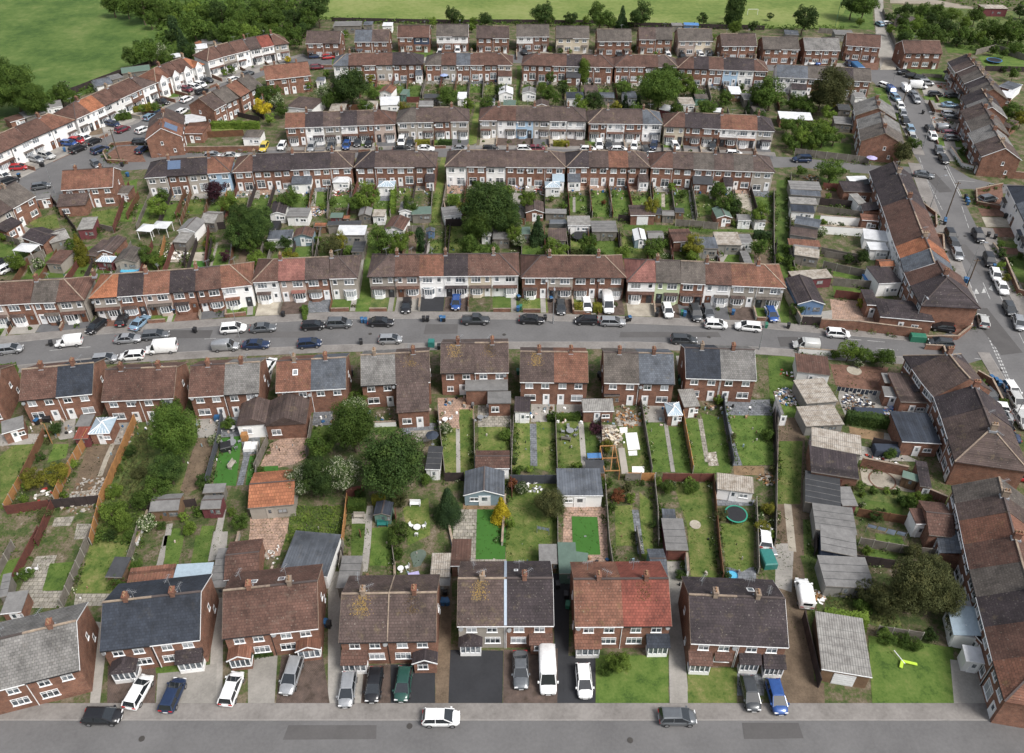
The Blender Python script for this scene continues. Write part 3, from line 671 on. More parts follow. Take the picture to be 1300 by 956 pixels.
def van_mesh(ck, L, H, hw, big):
    def body():
        b = MB(); n = L / 2
        hood = 1.05 if big else 1.0
        st = [(-n, .93, .42, H - .08), (-n + .06, .97, .32, H), (n - 1.9, .98, .3, H), (n - 1.75, .97, .3, H - .02)]
        loft(b, [csec(x, hw * f, a, c, .18) for x, f, a, c in st])
        st = [(n - 1.75, .98, .3, hood + .02), (n - 1.0, .98, .3, hood), (n - .35, .95, .32, hood - .18), (n - .05, .86, .36, hood - .38), (n, .78, .4, hood - .45)]
        loft(b, [csec(x, hw * f, a, c) for x, f, a, c in st])
        b.add([(n - 1.76, -hw * .8, H - .03), (n - 1.45, -hw * .76, H - .12), (n - 1.45, hw * .76, H - .12), (n - 1.76, hw * .8, H - .03), (n - 1.76, -hw * .8, H - .12), (n - 1.76, hw * .8, H - .12)], [(0, 1, 2, 3), (0, 4, 1), (3, 2, 5), (4, 5, 2, 1)])
        for s in (-1, 1):
            b.bar((n - .85, s * hw * .9, hood - .03), (n - 1.45, s * hw * .76, H - .14), .08, .08); b.box(n - 1.15, n - .98, min(s * hw, s * (hw + .2)), max(s * hw, s * (hw + .2)), hood, hood + .25)
        return b.mesh('body', [CARC[ck][1]])
    def glass():
        b = MB(); n = L / 2; v = [(n - 1.8, -hw * .93, hood_), (n - .83, -hw * .9, hood_), (n - .83, hw * .9, hood_), (n - 1.8, hw * .93, hood_), (n - 1.8, -hw * .8, H - .13), (n - 1.43, -hw * .745, H - .13), (n - 1.43, hw * .745, H - .13), (n - 1.8, hw * .8, H - .13)]
        b.add(v, [(0, 1, 5, 4), (1, 2, 6, 5), (2, 3, 7, 6), (4, 5, 6, 7)])
        b.add([(-n - .005, -hw * .6, H * .62), (-n - .005, hw * .6, H * .62), (-n - .005, hw * .6, H * .86), (-n - .005, -hw * .6, H * .86)], [(0, 3, 2, 1)]); return b.mesh('windows', [CGLASS])
    hood_ = (1.05 if big else 1.0) - .04
    return cached(('vb', ck, L), body), cached(('vg', L), glass)
CNAME = {'h': 'hatchback', 's': 'saloon car', 'e': 'estate car', 'u': 'tall estate car', 'm': 'people carrier', 'v': 'small van', 'V': 'large van', 'p': 'pickup truck'}
def car(u, v, ty, ck, deg, grp='cars parked outside the houses', extra='', zn=None, wx=None):
    p = W(u, v, .7); p.z = 0.0
    if wx: p = Vector((wx[0], wx[1], 0))
    p.z = .07
    nm = {'v': 'parked_van', 'V': 'parked_van', 'p': 'pickup_truck'}.get(ty, 'parked_car')
    t = thing(nm, f"{CARC[ck][0]} {CNAME[ty]}{extra}", 'van' if ty in 'vV' else 'car', tuple(p), rad(deg), grp, zn)
    far = p.y > 230
    if ty in 'vV':
        L, H, hw = (4.4, 1.85, .92) if ty == 'v' else (5.3, 2.25, .98); mb, mg = van_mesh(ck, L, H, hw, ty == 'V'); r = .32
    elif ty == 'p':
        L, hw = 5.1, .93; r = .37
        def f():
            b = MB(); loft(b, [csec(x, hw * f_, a, c) for x, f_, a, c in [(-2.5, .9, .5, .95), (-2.4, .97, .4, 1.0), (-.6, 1, .38, 1.0), (1.1, 1, .38, 1.05), (2.2, .96, .4, .98), (2.5, .84, .45, .8), (2.56, .75, .5, .7)]])
            b.box(-.55, .55, -.68, .68, 1.68, 1.74)
            for s in (-1, 1): b.bar((1.15, s * .86, 1.0), (.55, s * .68, 1.7), .08, .08); b.bar((-.65, s * .86, 1.0), (-.55, s * .68, 1.7), .1, .1); b.box(-2.45, -.65, s * .86 - .04, s * .86 + .04, 1.0, 1.12)
            return b.mesh('body', [CARC[ck][1]])
        def g():
            b = MB(); b.add([(-.66, -.84, 1), (1.15, -.84, 1), (1.15, .84, 1), (-.66, .84, 1), (-.55, -.67, 1.69), (.53, -.67, 1.69), (.53, .67, 1.69), (-.55, .67, 1.69)], [(0, 1, 5, 4), (1, 2, 6, 5), (2, 3, 7, 6), (3, 0, 4, 7)]); return b.mesh('windows', [CGLASS])
        mb, mg = cached(('pb', ck), f), cached(('pg',), g)
    else: L, hw, mb, mg = car_proto(ty, ck); r = .32 if ty != 'u' else .36
    put('body', mb, t); put('windows', mg, t)
    wm, rm = wheel_mesh(r)
    for sx in (-1, 1):
        for sy in (-1, 1):
            q = put('wheel', wm, t, (sx * L * .305, sy * (hw - .09), r))
            if not far: put('rim', rm, q)
    if not far:
        for s in (-1, 1):
            if s > 0 and ty not in 'p':
                def f():
                    b = MB(); b.box(-.02, .02, -.26, .26, -.06, .06); return b.mesh('number_plate', [WHT])
                def g():
                    b = MB(); b.box(-.05, .03, -.42, .42, -.09, .05); return b.mesh('grille', [BLK])
                put('number_plate', cached('plate', f), t, (L / 2 + .015, 0, .42)); put('number_plate', cached('plate', f), t, (-L / 2 - .015, 0, .58)); put('grille', cached('grille', g), t, (L / 2 - .02, 0, .58))
            put('headlight', lamp_mesh('w'), t, (L / 2 - .09, s * hw * .62, .66 if ty != 'V' else .7)); put('tail_light', lamp_mesh('r'), t, (-L / 2 + .05, s * hw * .68, .78))
    return t
# ---------------------------------------------------------------- trees and shrubs
def leaf_cloud(seed, ncl, nlf, ls, shape='round', flat=1.0):
    """unit crown: leaf faces on the skins of many uneven clumps"""
    r = random.Random(seed); b = MB(); cl = []
    for i in range(ncl):
        if shape == 'cone':
            h = r.random() ** 1.3; a = r.uniform(0, 6.28); q = (1 - h) * .78 * math.sqrt(r.uniform(.3, 1)); cl.append((q * cos(a), q * sin(a), -1 + 2 * h * .95, .16 + .2 * (1 - h)))
        elif shape == 'col':
            a = r.uniform(0, 6.28); h = r.uniform(-.92, .8); q = .55 * math.sqrt(1 - abs(h) ** 2.5) * r.uniform(.4, 1); cl.append((q * cos(a), q * sin(a), h, .26 + r.uniform(0, .12)))
        else:
            while 1:
                x, y, z = r.uniform(-1, 1), r.uniform(-1, 1), r.uniform(-1, 1); d = math.sqrt(x * x + y * y + z * z)
                if .25 < d < 1: break
            k = r.uniform(.5, .95) / d * (d ** .3); s = r.uniform(.11, .33)
            if z < -.3: k *= .85
            cl.append((x * k, y * k, z * k * flat, s))
    cl.sort(key=lambda c: c[2])
    for (x, y, z, s) in cl:
        n = int(nlf * (s / .28) ** 2)
        for j in range(n):
            zz = r.uniform(-.55, 1); a = r.uniform(0, 6.28); q = math.sqrt(max(0, 1 - zz * zz)); rr = s * (1 + r.gauss(0, .13))
            d = Vector((q * cos(a), q * sin(a), zz)); p = Vector((x, y, z)) + d * rr
            nn = (d + Vector((r.uniform(-1, 1), r.uniform(-1, 1), r.uniform(-.6, 1))) * .75).normalized(); t1 = nn.orthogonal().normalized(); an = r.uniform(0, 6.28); t2 = nn.cross(t1)
            e1 = (t1 * cos(an) + t2 * sin(an)) * ls * r.uniform(.6, 1.3); e2 = (t2 * cos(an) - t1 * sin(an)) * ls * r.uniform(.5, 1.0)
            b.add([p - e1, p - e2 * .6 + e1 * .1, p + e1, p + e2], [(0, 1, 2, 3)])
    return b
def crown_mesh(kind, size, var, mk):
    key = ('crown', kind, size, var)
    def f():
        ncl, nl, ls = {'b': (105, 330, .032), 'm': (50, 140, .055), 's': (22, 60, .10)}[size]
        if kind in ('cone', 'col'): ncl = int(ncl * 1.3); nl = int(nl * .8)
        return leaf_cloud(hash(key[1:]) % 9999 if False else (var * 7 + len(kind) * 31 + ord(size)), ncl, nl, ls, kind).mesh('crown', [])
    base = cached(key, f)
    def g():
        me = base.copy(); me.materials.append(LM[mk]); return me
    return cached(key + (mk,), g)
def trunk_mesh(h, r, var):
    def f():
        b = MB(); rr = random.Random(var); p = Vector((0, 0, 0)); n = 4; rad_ = r
        for i in range(n):
            q = Vector((rr.uniform(-.12, .12) * h * (i + 1) / n, rr.uniform(-.12, .12) * h * (i + 1) / n, h * (i + 1) / n)); b.cyl(p, q, rad_, rad_ * .78, 8, cap=False)
            if i >= 1:
                for k in range(3): a = rr.uniform(0, 6.28); e = q + Vector((cos(a), sin(a), .9)) * h * .3; b.cyl(q, e, rad_ * .45, rad_ * .15, 6, cap=False)
            p = q; rad_ *= .78
        return b.mesh('trunk', [BARK])
    return cached(('trunk', round(h, 0), round(r, 1), var % 3), f)
def tree(u, v, rp, mk='m', kind='round', tall=1.0, size=None, base=None, nm=None, grp=None, zn=None, zc=None, low=0):
    """u, v: middle of the crown in the survey picture; rp: half its width there"""
    R0 = rp * mpp(u, v, 0)
    z = zc if zc is not None else (R0 * tall * (1.0 if low or R0 < 1.3 else 1.35) if kind == 'round' else R0 * tall)
    R = rp * mpp(u, v, z); p = W(u, v, z); hgt = z + R * tall
    shrub = R < 1.6 and kind == 'round' or low
    size = size or ('b' if rp > 19 else 'm' if rp > 8 else 's')
    var = rnd.randrange(3)
    nm = nm or ('shrub' if shrub else {'round': 'leafy_tree', 'cone': 'conifer_tree', 'col': 'conifer_tree'}[kind])
    szw = '' if shrub else ('large ' if R > 4.2 else 'small ' if R < 2.2 else '')
    base = base or (f"{szw}{LN[mk]} " + ('garden shrub' if shrub else {'round': 'leafy tree', 'cone': 'conical evergreen tree', 'col': 'columnar evergreen tree'}[kind]))
    t = thing(nm, base, 'shrub' if shrub else 'tree', (p.x, p.y, 0), rnd.uniform(0, 6.28), grp or ('garden shrubs' if shrub else 'trees'), zn)
    put('crown', crown_mesh(kind, size, var, mk), t, (0, 0, z), 0, (R * 1.04, R * rnd.uniform(.95, 1.1), R * tall * 1.04))
    if not shrub: put('trunk', trunk_mesh(max(1, round(z * 1.0)), max(.1, round(R * .07, 1)), var), t)
    else:
        def f():
            b = MB(); b.cyl((0, 0, 0), (0, 0, .6), .06, n=6); b.cyl((0, 0, .2), (.25, .1, .7), .035, n=5); return b.mesh('stem', [BARK])
        put('stem', cached('stem', f), t)
    return t
def hedge(pts, wd, h, mk='d', base=None, dens=1.0, zn=None):
    """clipped or loose hedge along px points on the ground: leaf faces over a solid run"""
    Q = [W(u, v) for u, v in pts]; b = MB(); c = Q[0].copy(); r = rnd
    for i in range(len(Q) - 1):
        a, e = Q[i] - c, Q[i + 1] - c; d = (e - a); L = d.length; d.normalize(); n = Vector((-d.y, d.x, 0))
        ls = .13 if c.y < 110 else .2; k = int(L * (2 * h + wd) / (ls * ls) * .9 * dens)
        b.bar(a + Vector((0, 0, h * .46)), e + Vector((0, 0, h * .46)), wd * .8, h * .9)
        for j in range(k):
            s = r.uniform(0, L); q = r.random() * (2 * h + wd)
            if q < h: p = n * (-wd / 2) + Vector((0, 0, q)); nn = -n
            elif q < h + wd: p = n * (q - h - wd / 2) + Vector((0, 0, h)); nn = Vector((0, 0, 1))
            else: p = n * (wd / 2) + Vector((0, 0, q - h - wd)); nn = n
            wob = .1 * math.sin(s * 1.7 + c.x) + r.gauss(0, .06); p = a + d * s + p + nn * wob; nn = (nn + Vector((r.uniform(-1, 1), r.uniform(-1, 1), r.uniform(-1, 1))) * .6).normalized()
            t1 = nn.orthogonal().normalized(); t2 = nn.cross(t1); t1 *= ls * r.uniform(.5, 1); t2 *= ls * r.uniform(.5, 1); b.add([p - t1, p - t2, p + t1, p + t2], [(0, 1, 2, 3)])
    o = b.build('hedge', LM[mk], None, tuple(c)); return tag(o, base or f"{LN[mk]} clipped garden hedge", 'hedge', 'hedges', zn=zn)
def scrub(name, pts, hmax, mk, dens, ls=.5, zn=None, kind='stuff', base=None, gapn=.0):
    """a mass of brambles and weeds over a px polygon: leaf faces heaped on a rolling surface"""
    Q = [W(u, v) for u, v in pts]; x0, x1 = min(p.x for p in Q), max(p.x for p in Q); y0, y1 = min(p.y for p in Q), max(p.y for p in Q)
    def inside(x, y):
        c = False; j = len(Q) - 1
        for i in range(len(Q)):
            if (Q[i].y > y) != (Q[j].y > y) and x < (Q[j].x - Q[i].x) * (y - Q[i].y) / (Q[j].y - Q[i].y) + Q[i].x: c = not c
            j = i
        return c
    b = MB(); n = int((x1 - x0) * (y1 - y0) * dens); ph = [rnd.uniform(0, 6) for _ in range(6)]
    for _ in range(min(n, 60000)):
        x, y = rnd.uniform(x0, x1), rnd.uniform(y0, y1)
        if not inside(x, y): continue
        f = .5 + .25 * (sin(x / hmax * .9 + ph[0]) * cos(y / hmax * .8 + ph[1]) + sin(x / hmax * 2.1 + ph[2] + y / hmax) * cos(y / hmax * 1.9 + ph[3]))
        z = hmax * max(.03, f) * rnd.uniform(.55, 1.05)
        nn = Vector((rnd.uniform(-1, 1), rnd.uniform(-1, 1), rnd.uniform(.1, 1.4))).normalized(); t1 = nn.orthogonal().normalized(); t2 = nn.cross(t1); q = ls * rnd.uniform(.5, 1.2)
        p = Vector((x, y, z)); b.add([p - t1 * q, p - t2 * q * .7, p + t1 * q, p + t2 * q * .7], [(0, 1, 2, 3)])
    o = b.build(name, LM[mk]); c = sum(Q, Vector()) / len(Q)
    return tag(o, base or f"{LN[mk]} tangle of brambles and weeds", 'undergrowth', kind='stuff', zn=zn, pos=c)
# ---------------------------------------------------------------- fences and walls
def post_mesh(h, m, s=.1):
    def f():
        b = MB(); b.box(-s / 2, s / 2, -s / 2, s / 2, 0, h); return b.mesh('post', [m])
    return cached(('post', round(h, 1), m.name, s), f)
def Q_far(pts, world):
    return (pts[0][1] if world else W(*pts[0]).y) > 128
def fence(pts, h=1.7, k='b', world=False, parts=None, zn=None, sp=1.83, base=None):
    if Q_far(pts, world): sp = 2.6
    Q = [Vector((p[0], p[1], 0)) for p in pts] if world else [W(u, v) for u, v in pts]
    if not world and isinstance(h, (int, float)) and False: pass
    c = (Q[0] + Q[-1]) / 2; near = Q[0].y < 128
    parts = near if parts is None else parts
    wallk = k in 'kwc'
    nm = {'k': 'brick_wall', 'w': 'garden_wall', 'c': 'garden_wall', 'e': 'mesh_fence'}.get(k, 'garden_fence')
    base = base or (f"{FNM[k]} garden {'wall' if wallk else 'fence'}" if k != 'e' else 'green mesh boundary fence')
    t = thing(nm, base, 'wall' if wallk else 'fence', (c.x, c.y, 0), 0, 'garden fences and walls', zn)
    b = MB(); pm = MORTAR if wallk else (FEN['c'] if k in 'bto' and rnd.random() < .4 else FEN[k]); posts = MB()
    for i in range(len(Q) - 1):
        a, e = Q[i] - c, Q[i + 1] - c; L = (e - a).length
        if L < .3: continue
        d = (e - a) / L; n = max(1, round(L / sp)); rz = math.atan2(d.y, d.x)
        if wallk:
            b.bar(a + Vector((0, 0, h / 2)), e + Vector((0, 0, h / 2)), .22, h)
            posts.bar(a - d * .02 + Vector((0, 0, h + .035)), e + d * .02 + Vector((0, 0, h + .035)), .3, .07); continue
        for j in range(n):
            p, q = a + d * (L * j / n), a + d * (L * (j + 1) / n); hj = h + rnd.uniform(-.05, .05)
            if k == 'e':
                for zz in (.1, h * .5, h - .05): b.bar(p + Vector((0, 0, zz)), q + Vector((0, 0, zz)), .05, .05)
                for m_ in range(6): w_ = p.lerp(q, m_ / 6); b.bar(w_, w_ + Vector((0, 0, h)), .03, .03)
            else:
                b.bar(p + d * .05 + Vector((0, 0, hj / 2)), q - d * .05 + Vector((0, 0, hj / 2)), .045, hj); b.bar(p + Vector((0, 0, hj)), q + Vector((0, 0, hj)), .09, .05)
            put('post', post_mesh(h + .12, pm), t, tuple(p), rz)
        put('post', post_mesh(h + .12, pm), t, tuple(e), rz)
    if b.v: b.build('coping_wall' if False else ('wall_face' if wallk else 'panels'), FEN[k], t)
    if posts.v: posts.build('coping' if wallk else 'posts', pm, t)
    return t
# ---------------------------------------------------------------- sheds, garages, summerhouses
def shed(uL, vL, uR, vR, d, h=2.1, rt='f', roof='fe', wall='O', kind='shed', dr='d', rise=None, o=.14, base=None, zn=None, wn=1, parts='', back=False):
    """uL..vR: ends of the near edge of the roof; d: depth away from the camera in metres"""
    a, b_ = W(uL, vL, h), W(uR, vR, h); a.z = b_.z = 0; q = b_ - a; w = q.length; rz = math.atan2(q.y, q.x)
    nm = {'shed': 'garden_shed', 'garage': 'garage', 'summerhouse': 'summerhouse', 'outbuilding': 'outbuilding', 'greenhouse': 'greenhouse', 'gazebo': 'gazebo', 'container': 'container', 'conservatory': 'conservatory', 'carport': 'carport', 'extension': 'outbuilding'}[kind]
    base = base or (f"{RN[roof]}-roofed {WN.get(wall, '')} {kind}" if kind not in ('gazebo', 'greenhouse') else {'gazebo': 'white-topped garden gazebo', 'greenhouse': 'small glass greenhouse'}[kind])
    if wall == roof == 'x': pass
    t = thing(nm, base, kind, (a.x, a.y, 0), rz, 'garden outbuildings', zn)
    i = o; rise = rise if rise is not None else (w * .18 if rt == 'y' else d * .18 if rt == 'g' else .12)
    if kind in ('gazebo', 'carport'):
        for x in (i, w - i):
            for y in (i, d - i): put('post', post_mesh(h - .02, WM['W'] if kind == 'gazebo' else BLK), t, (x, y, 0))
    else:
        b = MB(); X0, X1, Y0, Y1 = i, w - i, i, d - i
        if rt == 'y': b.add([(X0, Y0, 0), (X1, Y0, 0), (X1, Y1, 0), (X0, Y1, 0), (X0, Y0, h), (X1, Y0, h), (X1, Y1, h), (X0, Y1, h), (w / 2, Y0, h + rise * .86), (w / 2, Y1, h + rise * .86)], [(0, 1, 5, 8, 4), (1, 2, 6, 5), (2, 3, 7, 9, 6), (3, 0, 4, 7), (5, 6, 9, 8), (7, 4, 8, 9)])
        elif rt == 'g': b.add([(X0, Y0, 0), (X1, Y0, 0), (X1, Y1, 0), (X0, Y1, 0), (X0, Y0, h), (X1, Y0, h), (X1, Y1, h), (X0, Y1, h), (X0, d / 2, h + rise * .86), (X1, d / 2, h + rise * .86)], [(0, 1, 5, 4), (1, 2, 6, 9, 5), (2, 3, 7, 6), (3, 0, 4, 8, 7), (4, 5, 9, 8), (6, 7, 8, 9)])
        else: b.box(X0, X1, Y0, Y1, 0, h)
        b.build('wall', (WM[wall] if kind != 'greenhouse' else GLASSM), t)
    r = MB(); T = .09; z = h + .005
    if rt == 'y': top = [(0, 0, z), (w, 0, z), (w, d, z), (0, d, z), (w / 2, 0, z + rise), (w / 2, d, z + rise)]; fs = [(0, 4, 5, 3), (4, 1, 2, 5)]; rg = [(0, 4), (4, 1), (1, 2), (2, 5), (5, 3), (3, 0)]
    elif rt == 'g': top = [(0, 0, z), (w, 0, z), (w, d, z), (0, d, z), (0, d / 2, z + rise), (w, d / 2, z + rise)]; fs = [(0, 1, 5, 4), (4, 5, 2, 3)]; rg = [(0, 1), (1, 5), (5, 2), (2, 3), (3, 4), (4, 0)]
    elif rt == 'h': m = min(w, d) / 2; top = [(0, 0, z), (w, 0, z), (w, d, z), (0, d, z)] + ([(m, d / 2, z + rise + .5), (w - m, d / 2, z + rise + .5)] if w >= d else [(w / 2, m, z + rise + .5), (w / 2, d - m, z + rise + .5)]); fs = [(0, 1, 5, 4), (1, 2, 5), (2, 3, 4, 5), (3, 0, 4)] if w >= d else [(0, 1, 4), (1, 2, 5, 4), (2, 3, 5), (3, 0, 4, 5)]; rg = [(0, 1), (1, 2), (2, 3), (3, 0)]
    else: zz = rise if rt == 'p' else -rise if rt == 'q' else .06; top = [(0, 0, z), (w, 0, z), (w, d, z + zz), (0, d, z + zz)]; top = [(p[0], p[1], p[2] + (-min(0, zz))) for p in top]; fs = [(0, 1, 2, 3)]; rg = [(0, 1), (1, 2), (2, 3), (3, 0)]
    n = len(top); r.add(top + [(p[0], p[1], p[2] - T) for p in top], fs + [tuple(k + n for k in f[::-1]) for f in fs] + [(b2, a2, a2 + n, b2 + n) for a2, b2 in rg])
    ro = r.build('roof', RM[roof], t)
    if roof == 'gl' and len(top) == 6:
        g = MB()
        for i_, j_ in [(0, 4), (3, 4), (1, 5), (2, 5), (4, 5)]: g.bar(Vector(top[i_]) + Vector((0, 0, .04)), Vector(top[j_]) + Vector((0, 0, .04)), .1, .08)
        for k in range(1, 6):
            for y_ in (0, d): q0 = Vector((w * k / 6, y_, z + .03)); m_ = Vector(top[4]).lerp(Vector(top[5]), min(1, max(0, (k - 1) / 4))); g.bar(q0, m_ + Vector((0, 0, .03)), .05, .05)
        g.build('glazing_bars', UPVC, ro)
    e = MB(); ew = .09
    if rt == 'y': e.bar((-.01, -.03, z - .03), (w / 2, -.03, z + rise - .03), .05, .14); e.bar((w / 2, -.03, z + rise - .03), (w + .01, -.03, z - .03), .05, .14)
    elif kind != 'gazebo': e.bar((-.01, -.03, z - .05), (w + .01, -.03, z - .05), .05, .12)
    if e.v: e.build('fascia', UPVC if 'w' in parts or (wall in 'WBS' and rnd.random() < .6) else WM['T'], t)
    if rt in 'yg' and kind != 'gazebo':
        g = MB()
        if rt == 'y': g.bar((w / 2, 0, z + rise + .02), (w / 2, d, z + rise + .02), .2, .05)
        else: g.bar((0, d / 2, z + rise + .02), (w, d / 2, z + rise + .02), .2, .05)
        g.build('ridge_cap', MORTD, ro)
    if rt in 'fpq' and kind in ('garage', 'outbuilding', 'shed') and d > 3 and roof in ('fe', 'fd', 'co', 'ty'):
        g = MB()
        for k in range(1, int(d / 1.1)): y = k * 1.1; zz = z + (rise * y / d if rt == 'p' else rise * (1 - y / d) if rt == 'q' else .06 * y / d) + .012; g.bar((.03, y, zz), (w - .03, y, zz), .05, .015)
        if g.v: g.build('felt_seams', RM['fe'] if roof != 'fe' else RM['fd'], ro)
    if kind not in ('gazebo', 'carport', 'greenhouse', 'container'):
        if 'G' in parts:
            gw = min(2.4, w - .6); gd = MB(); gd.box(0, gw, -.05, 0, 0, 2.0)
            for k in range(5): gd.box(.05, gw - .05, -.065, -.05, .08 + k * .4, .4 + k * .4)
            gd.build('garage_door', WHT if 'w' in parts else FEN['r'], t, ((w - gw) / 2, i, .02))
        else:
            if dr: door(t, w * (.15 if dr == 'l' else .6 if dr == 'r' else .38), i, .02, w=.8 if dr != 'D' else 1.5, h=min(1.9, h - .15), mat=UPVC if wall in 'WBSUC' else WM[wall])
            if wn and w > 2.2: win(t, w * (.62 if dr in 'dl' else .15), i, .95, min(1.2, w * .3), .7, mat=None if wall in 'WBSUC' else FEN['t'])
    elif kind == 'greenhouse':
        g = MB()
        for k in range(int(w / .6) + 1): x = i + (w - 2 * i) * k / max(1, int(w / .6)); g.bar((x, i - .02, 0), (x, i - .02, h), .05, .05)
        g.build('frame', STEEL, t)
    return t
# ---------------------------------------------------------------- street and garden things
def binn(u, v, ck='k', rz=None, zn=None, grp='wheelie bins'):
    p = W(u, v, .5); col = {'k': BLK, 'b': BLU, 'g': GRN, 'B': BLK}[ck]; lid = {'k': BLK, 'b': BLU, 'g': GRN, 'B': BLU}[ck]
    t = thing('wheelie_bin', {'k': 'black', 'b': 'blue', 'g': 'green', 'B': 'blue-lidded black'}[ck] + ' wheelie bin', 'bin', (p.x, p.y, .06), rz if rz is not None else rnd.uniform(-.5, .5), grp, zn)
    def f():
        b = MB(); b.add([(-.22, -.26, .08), (.22, -.26, .08), (.22, .2, .08), (-.22, .2, .08), (-.29, -.36, .98), (.29, -.36, .98), (.29, .32, .98), (-.29, .32, .98)], [(0, 3, 2, 1), (4, 5, 6, 7), (0, 1, 5, 4), (1, 2, 6, 5), (2, 3, 7, 6), (3, 0, 4, 7)]); return b.mesh('bin_body', [col])
    def g():
        b = MB(); b.add([(-.31, -.4, .98), (.31, -.4, .98), (.31, .36, .98), (-.31, .36, .98), (-.27, -.32, 1.07), (.27, -.32, 1.07), (.27, .3, 1.1), (-.27, .3, 1.1)], [(4, 5, 6, 7), (0, 1, 5, 4), (1, 2, 6, 5), (2, 3, 7, 6), (3, 0, 4, 7), (0, 3, 2, 1)]); b.cyl((-.28, .38, 1.02), (.28, .38, 1.02), .025, n=6); return b.mesh('lid', [lid])
    def h():
        b = MB(); b.cyl((-.27, .2, .1), (-.2, .2, .1), .1, n=10); b.cyl((.2, .2, .1), (.27, .2, .1), .1, n=10); return b.mesh('wheels', [TYRE])
    put('bin_body', cached(('bb', ck), f), t); put('lid', cached(('bl', ck), g), t); put('wheels', cached('bw', h), t); return t
def lamp_post(u, v, h=8, deg=0, zn=None, wood=False):
    p = W(u, v)
    if wood:
        t = thing('telegraph_pole', 'dark timber telegraph pole', 'pole', tuple(p), 0, 'telegraph poles', zn); b = MB(); b.cyl((0, 0, 0), (0, 0, h), .14, .1, 8); b.build('pole', BARK, t)
        c = MB(); c.bar((-.6, 0, h - .4), (.6, 0, h - .4), .1, .1); c.cyl((-.5, 0, h - .35), (-.5, 0, h - .2), .05, n=6); c.cyl((.5, 0, h - .35), (.5, 0, h - .2), .05, n=6); c.build('crossarm', BARK, t); return t
    t = thing('street_lamp', 'tall grey street lamp', 'street lamp', tuple(p), rad(deg), 'street lamps', zn)
    b = MB(); b.cyl((0, 0, 0), (0, 0, 1.4), .12, n=8); b.cyl((0, 0, 1.4), (0, 0, h), .075, .05, 8); b.bar((0, 0, h), (.9, 0, h + .12), .06, .06); b.build('column', STEEL, t)
    c = MB(); c.box(.75, 1.45, -.14, .14, h + .05, h + .2); c.build('lantern', LEAD, t); d = MB(); d.box(.85, 1.4, -.1, .1, h + .02, h + .05); d.build('lens', GLASSL, t); return t
def trampoline(u, v, r=1.8, mat=GRN, zn=None):
    p = W(u, v, .8); t = thing('trampoline', 'round trampoline with coloured rim pad', 'trampoline', (p.x, p.y, 0), 0, 'trampolines', zn)
    b = MB(); b.cyl((0, 0, .8), (0, 0, .82), r * .88, n=28); b.build('jumping_mat', BLK, t)
    n = 28; b = MB(); v_ = [(q * cos(2 * pi * i / n), q * sin(2 * pi * i / n), z) for q, z in ((r * .88, .84), (r, .84), (r, .78), (r * .88, .78)) for i in range(n)]
    b.add(v_, [(k * n + i, k * n + (i + 1) % n, ((k + 1) % 4) * n + (i + 1) % n, ((k + 1) % 4) * n + i) for k in range(4) for i in range(n)]); b.build('rim_pad', mat, t)
    for k in range(6): a = k * pi / 3; l = MB(); l.cyl((r * .93 * cos(a), r * .93 * sin(a), 0), (r * .93 * cos(a), r * .93 * sin(a), .78), .03, n=6); l.build('leg', STEEL, t)
    return t
def table_set(u, v, r=.6, mat=WHT, n=4, zn=None, what='white garden table', ch='white'):
    p = W(u, v, .7); t = thing('garden_table', 'round ' + what, 'table', (p.x, p.y, 0), 0, 'garden furniture', zn)
    b = MB(); b.cyl((0, 0, .7), (0, 0, .74), r, n=18); b.build('tabletop', mat, t); b = MB(); b.cyl((0, 0, 0), (0, 0, .7), .05, n=8); b.cyl((0, 0, 0), (0, 0, .04), r * .5, n=10); b.build('pedestal', mat, t)
    for k in range(n):
        a = 2 * pi * k / n + .5; q = Vector((p.x + (r + .45) * cos(a), p.y + (r + .45) * sin(a), 0)); garden_chair(q, a, mat, ch, zn)
def garden_chair(q, a, mat, ch='white', zn=None):
    c = thing('garden_chair', f'{ch} garden chair', 'chair', tuple(q), a, 'garden furniture', zn)
    def f():
        b = MB(); b.box(-.22, .22, -.22, .22, .4, .44); return b.mesh('seat', [mat])
    def g():
        b = MB(); b.add([(.2, -.22, .42), (.2, .22, .42), (.32, .22, .88), (.32, -.22, .88), (.24, -.22, .42), (.24, .22, .42), (.36, .22, .88), (.36, -.22, .88)], [(0, 1, 2, 3), (7, 6, 5, 4), (0, 4, 5, 1), (1, 5, 6, 2), (2, 6, 7, 3), (3, 7, 4, 0)]); return b.mesh('backrest', [mat])
    put('seat', cached(('cs', mat.name), f), c); put('backrest', cached(('ck', mat.name), g), c)
    for x in (-.18, .18):
        for y in (-.18, .18): put('leg', post_mesh(.4, mat, .04), c, (x, y, 0))
    return c
def bench(u, v, deg, mat, what, zn=None):
    p = W(u, v, .4); t = thing('garden_bench', what, 'bench', (p.x, p.y, 0), rad(deg), 'garden furniture', zn)
    b = MB(); b.box(-.75, .75, -.25, .25, .4, .46); b.build('seat', mat, t); b = MB(); b.box(-.75, .75, .22, .28, .5, .95); b.build('backrest', mat, t)
    for x in (-.7, .62): l = MB(); l.box(x, x + .08, -.25, .28, 0, .62); l.build('leg', mat, t)
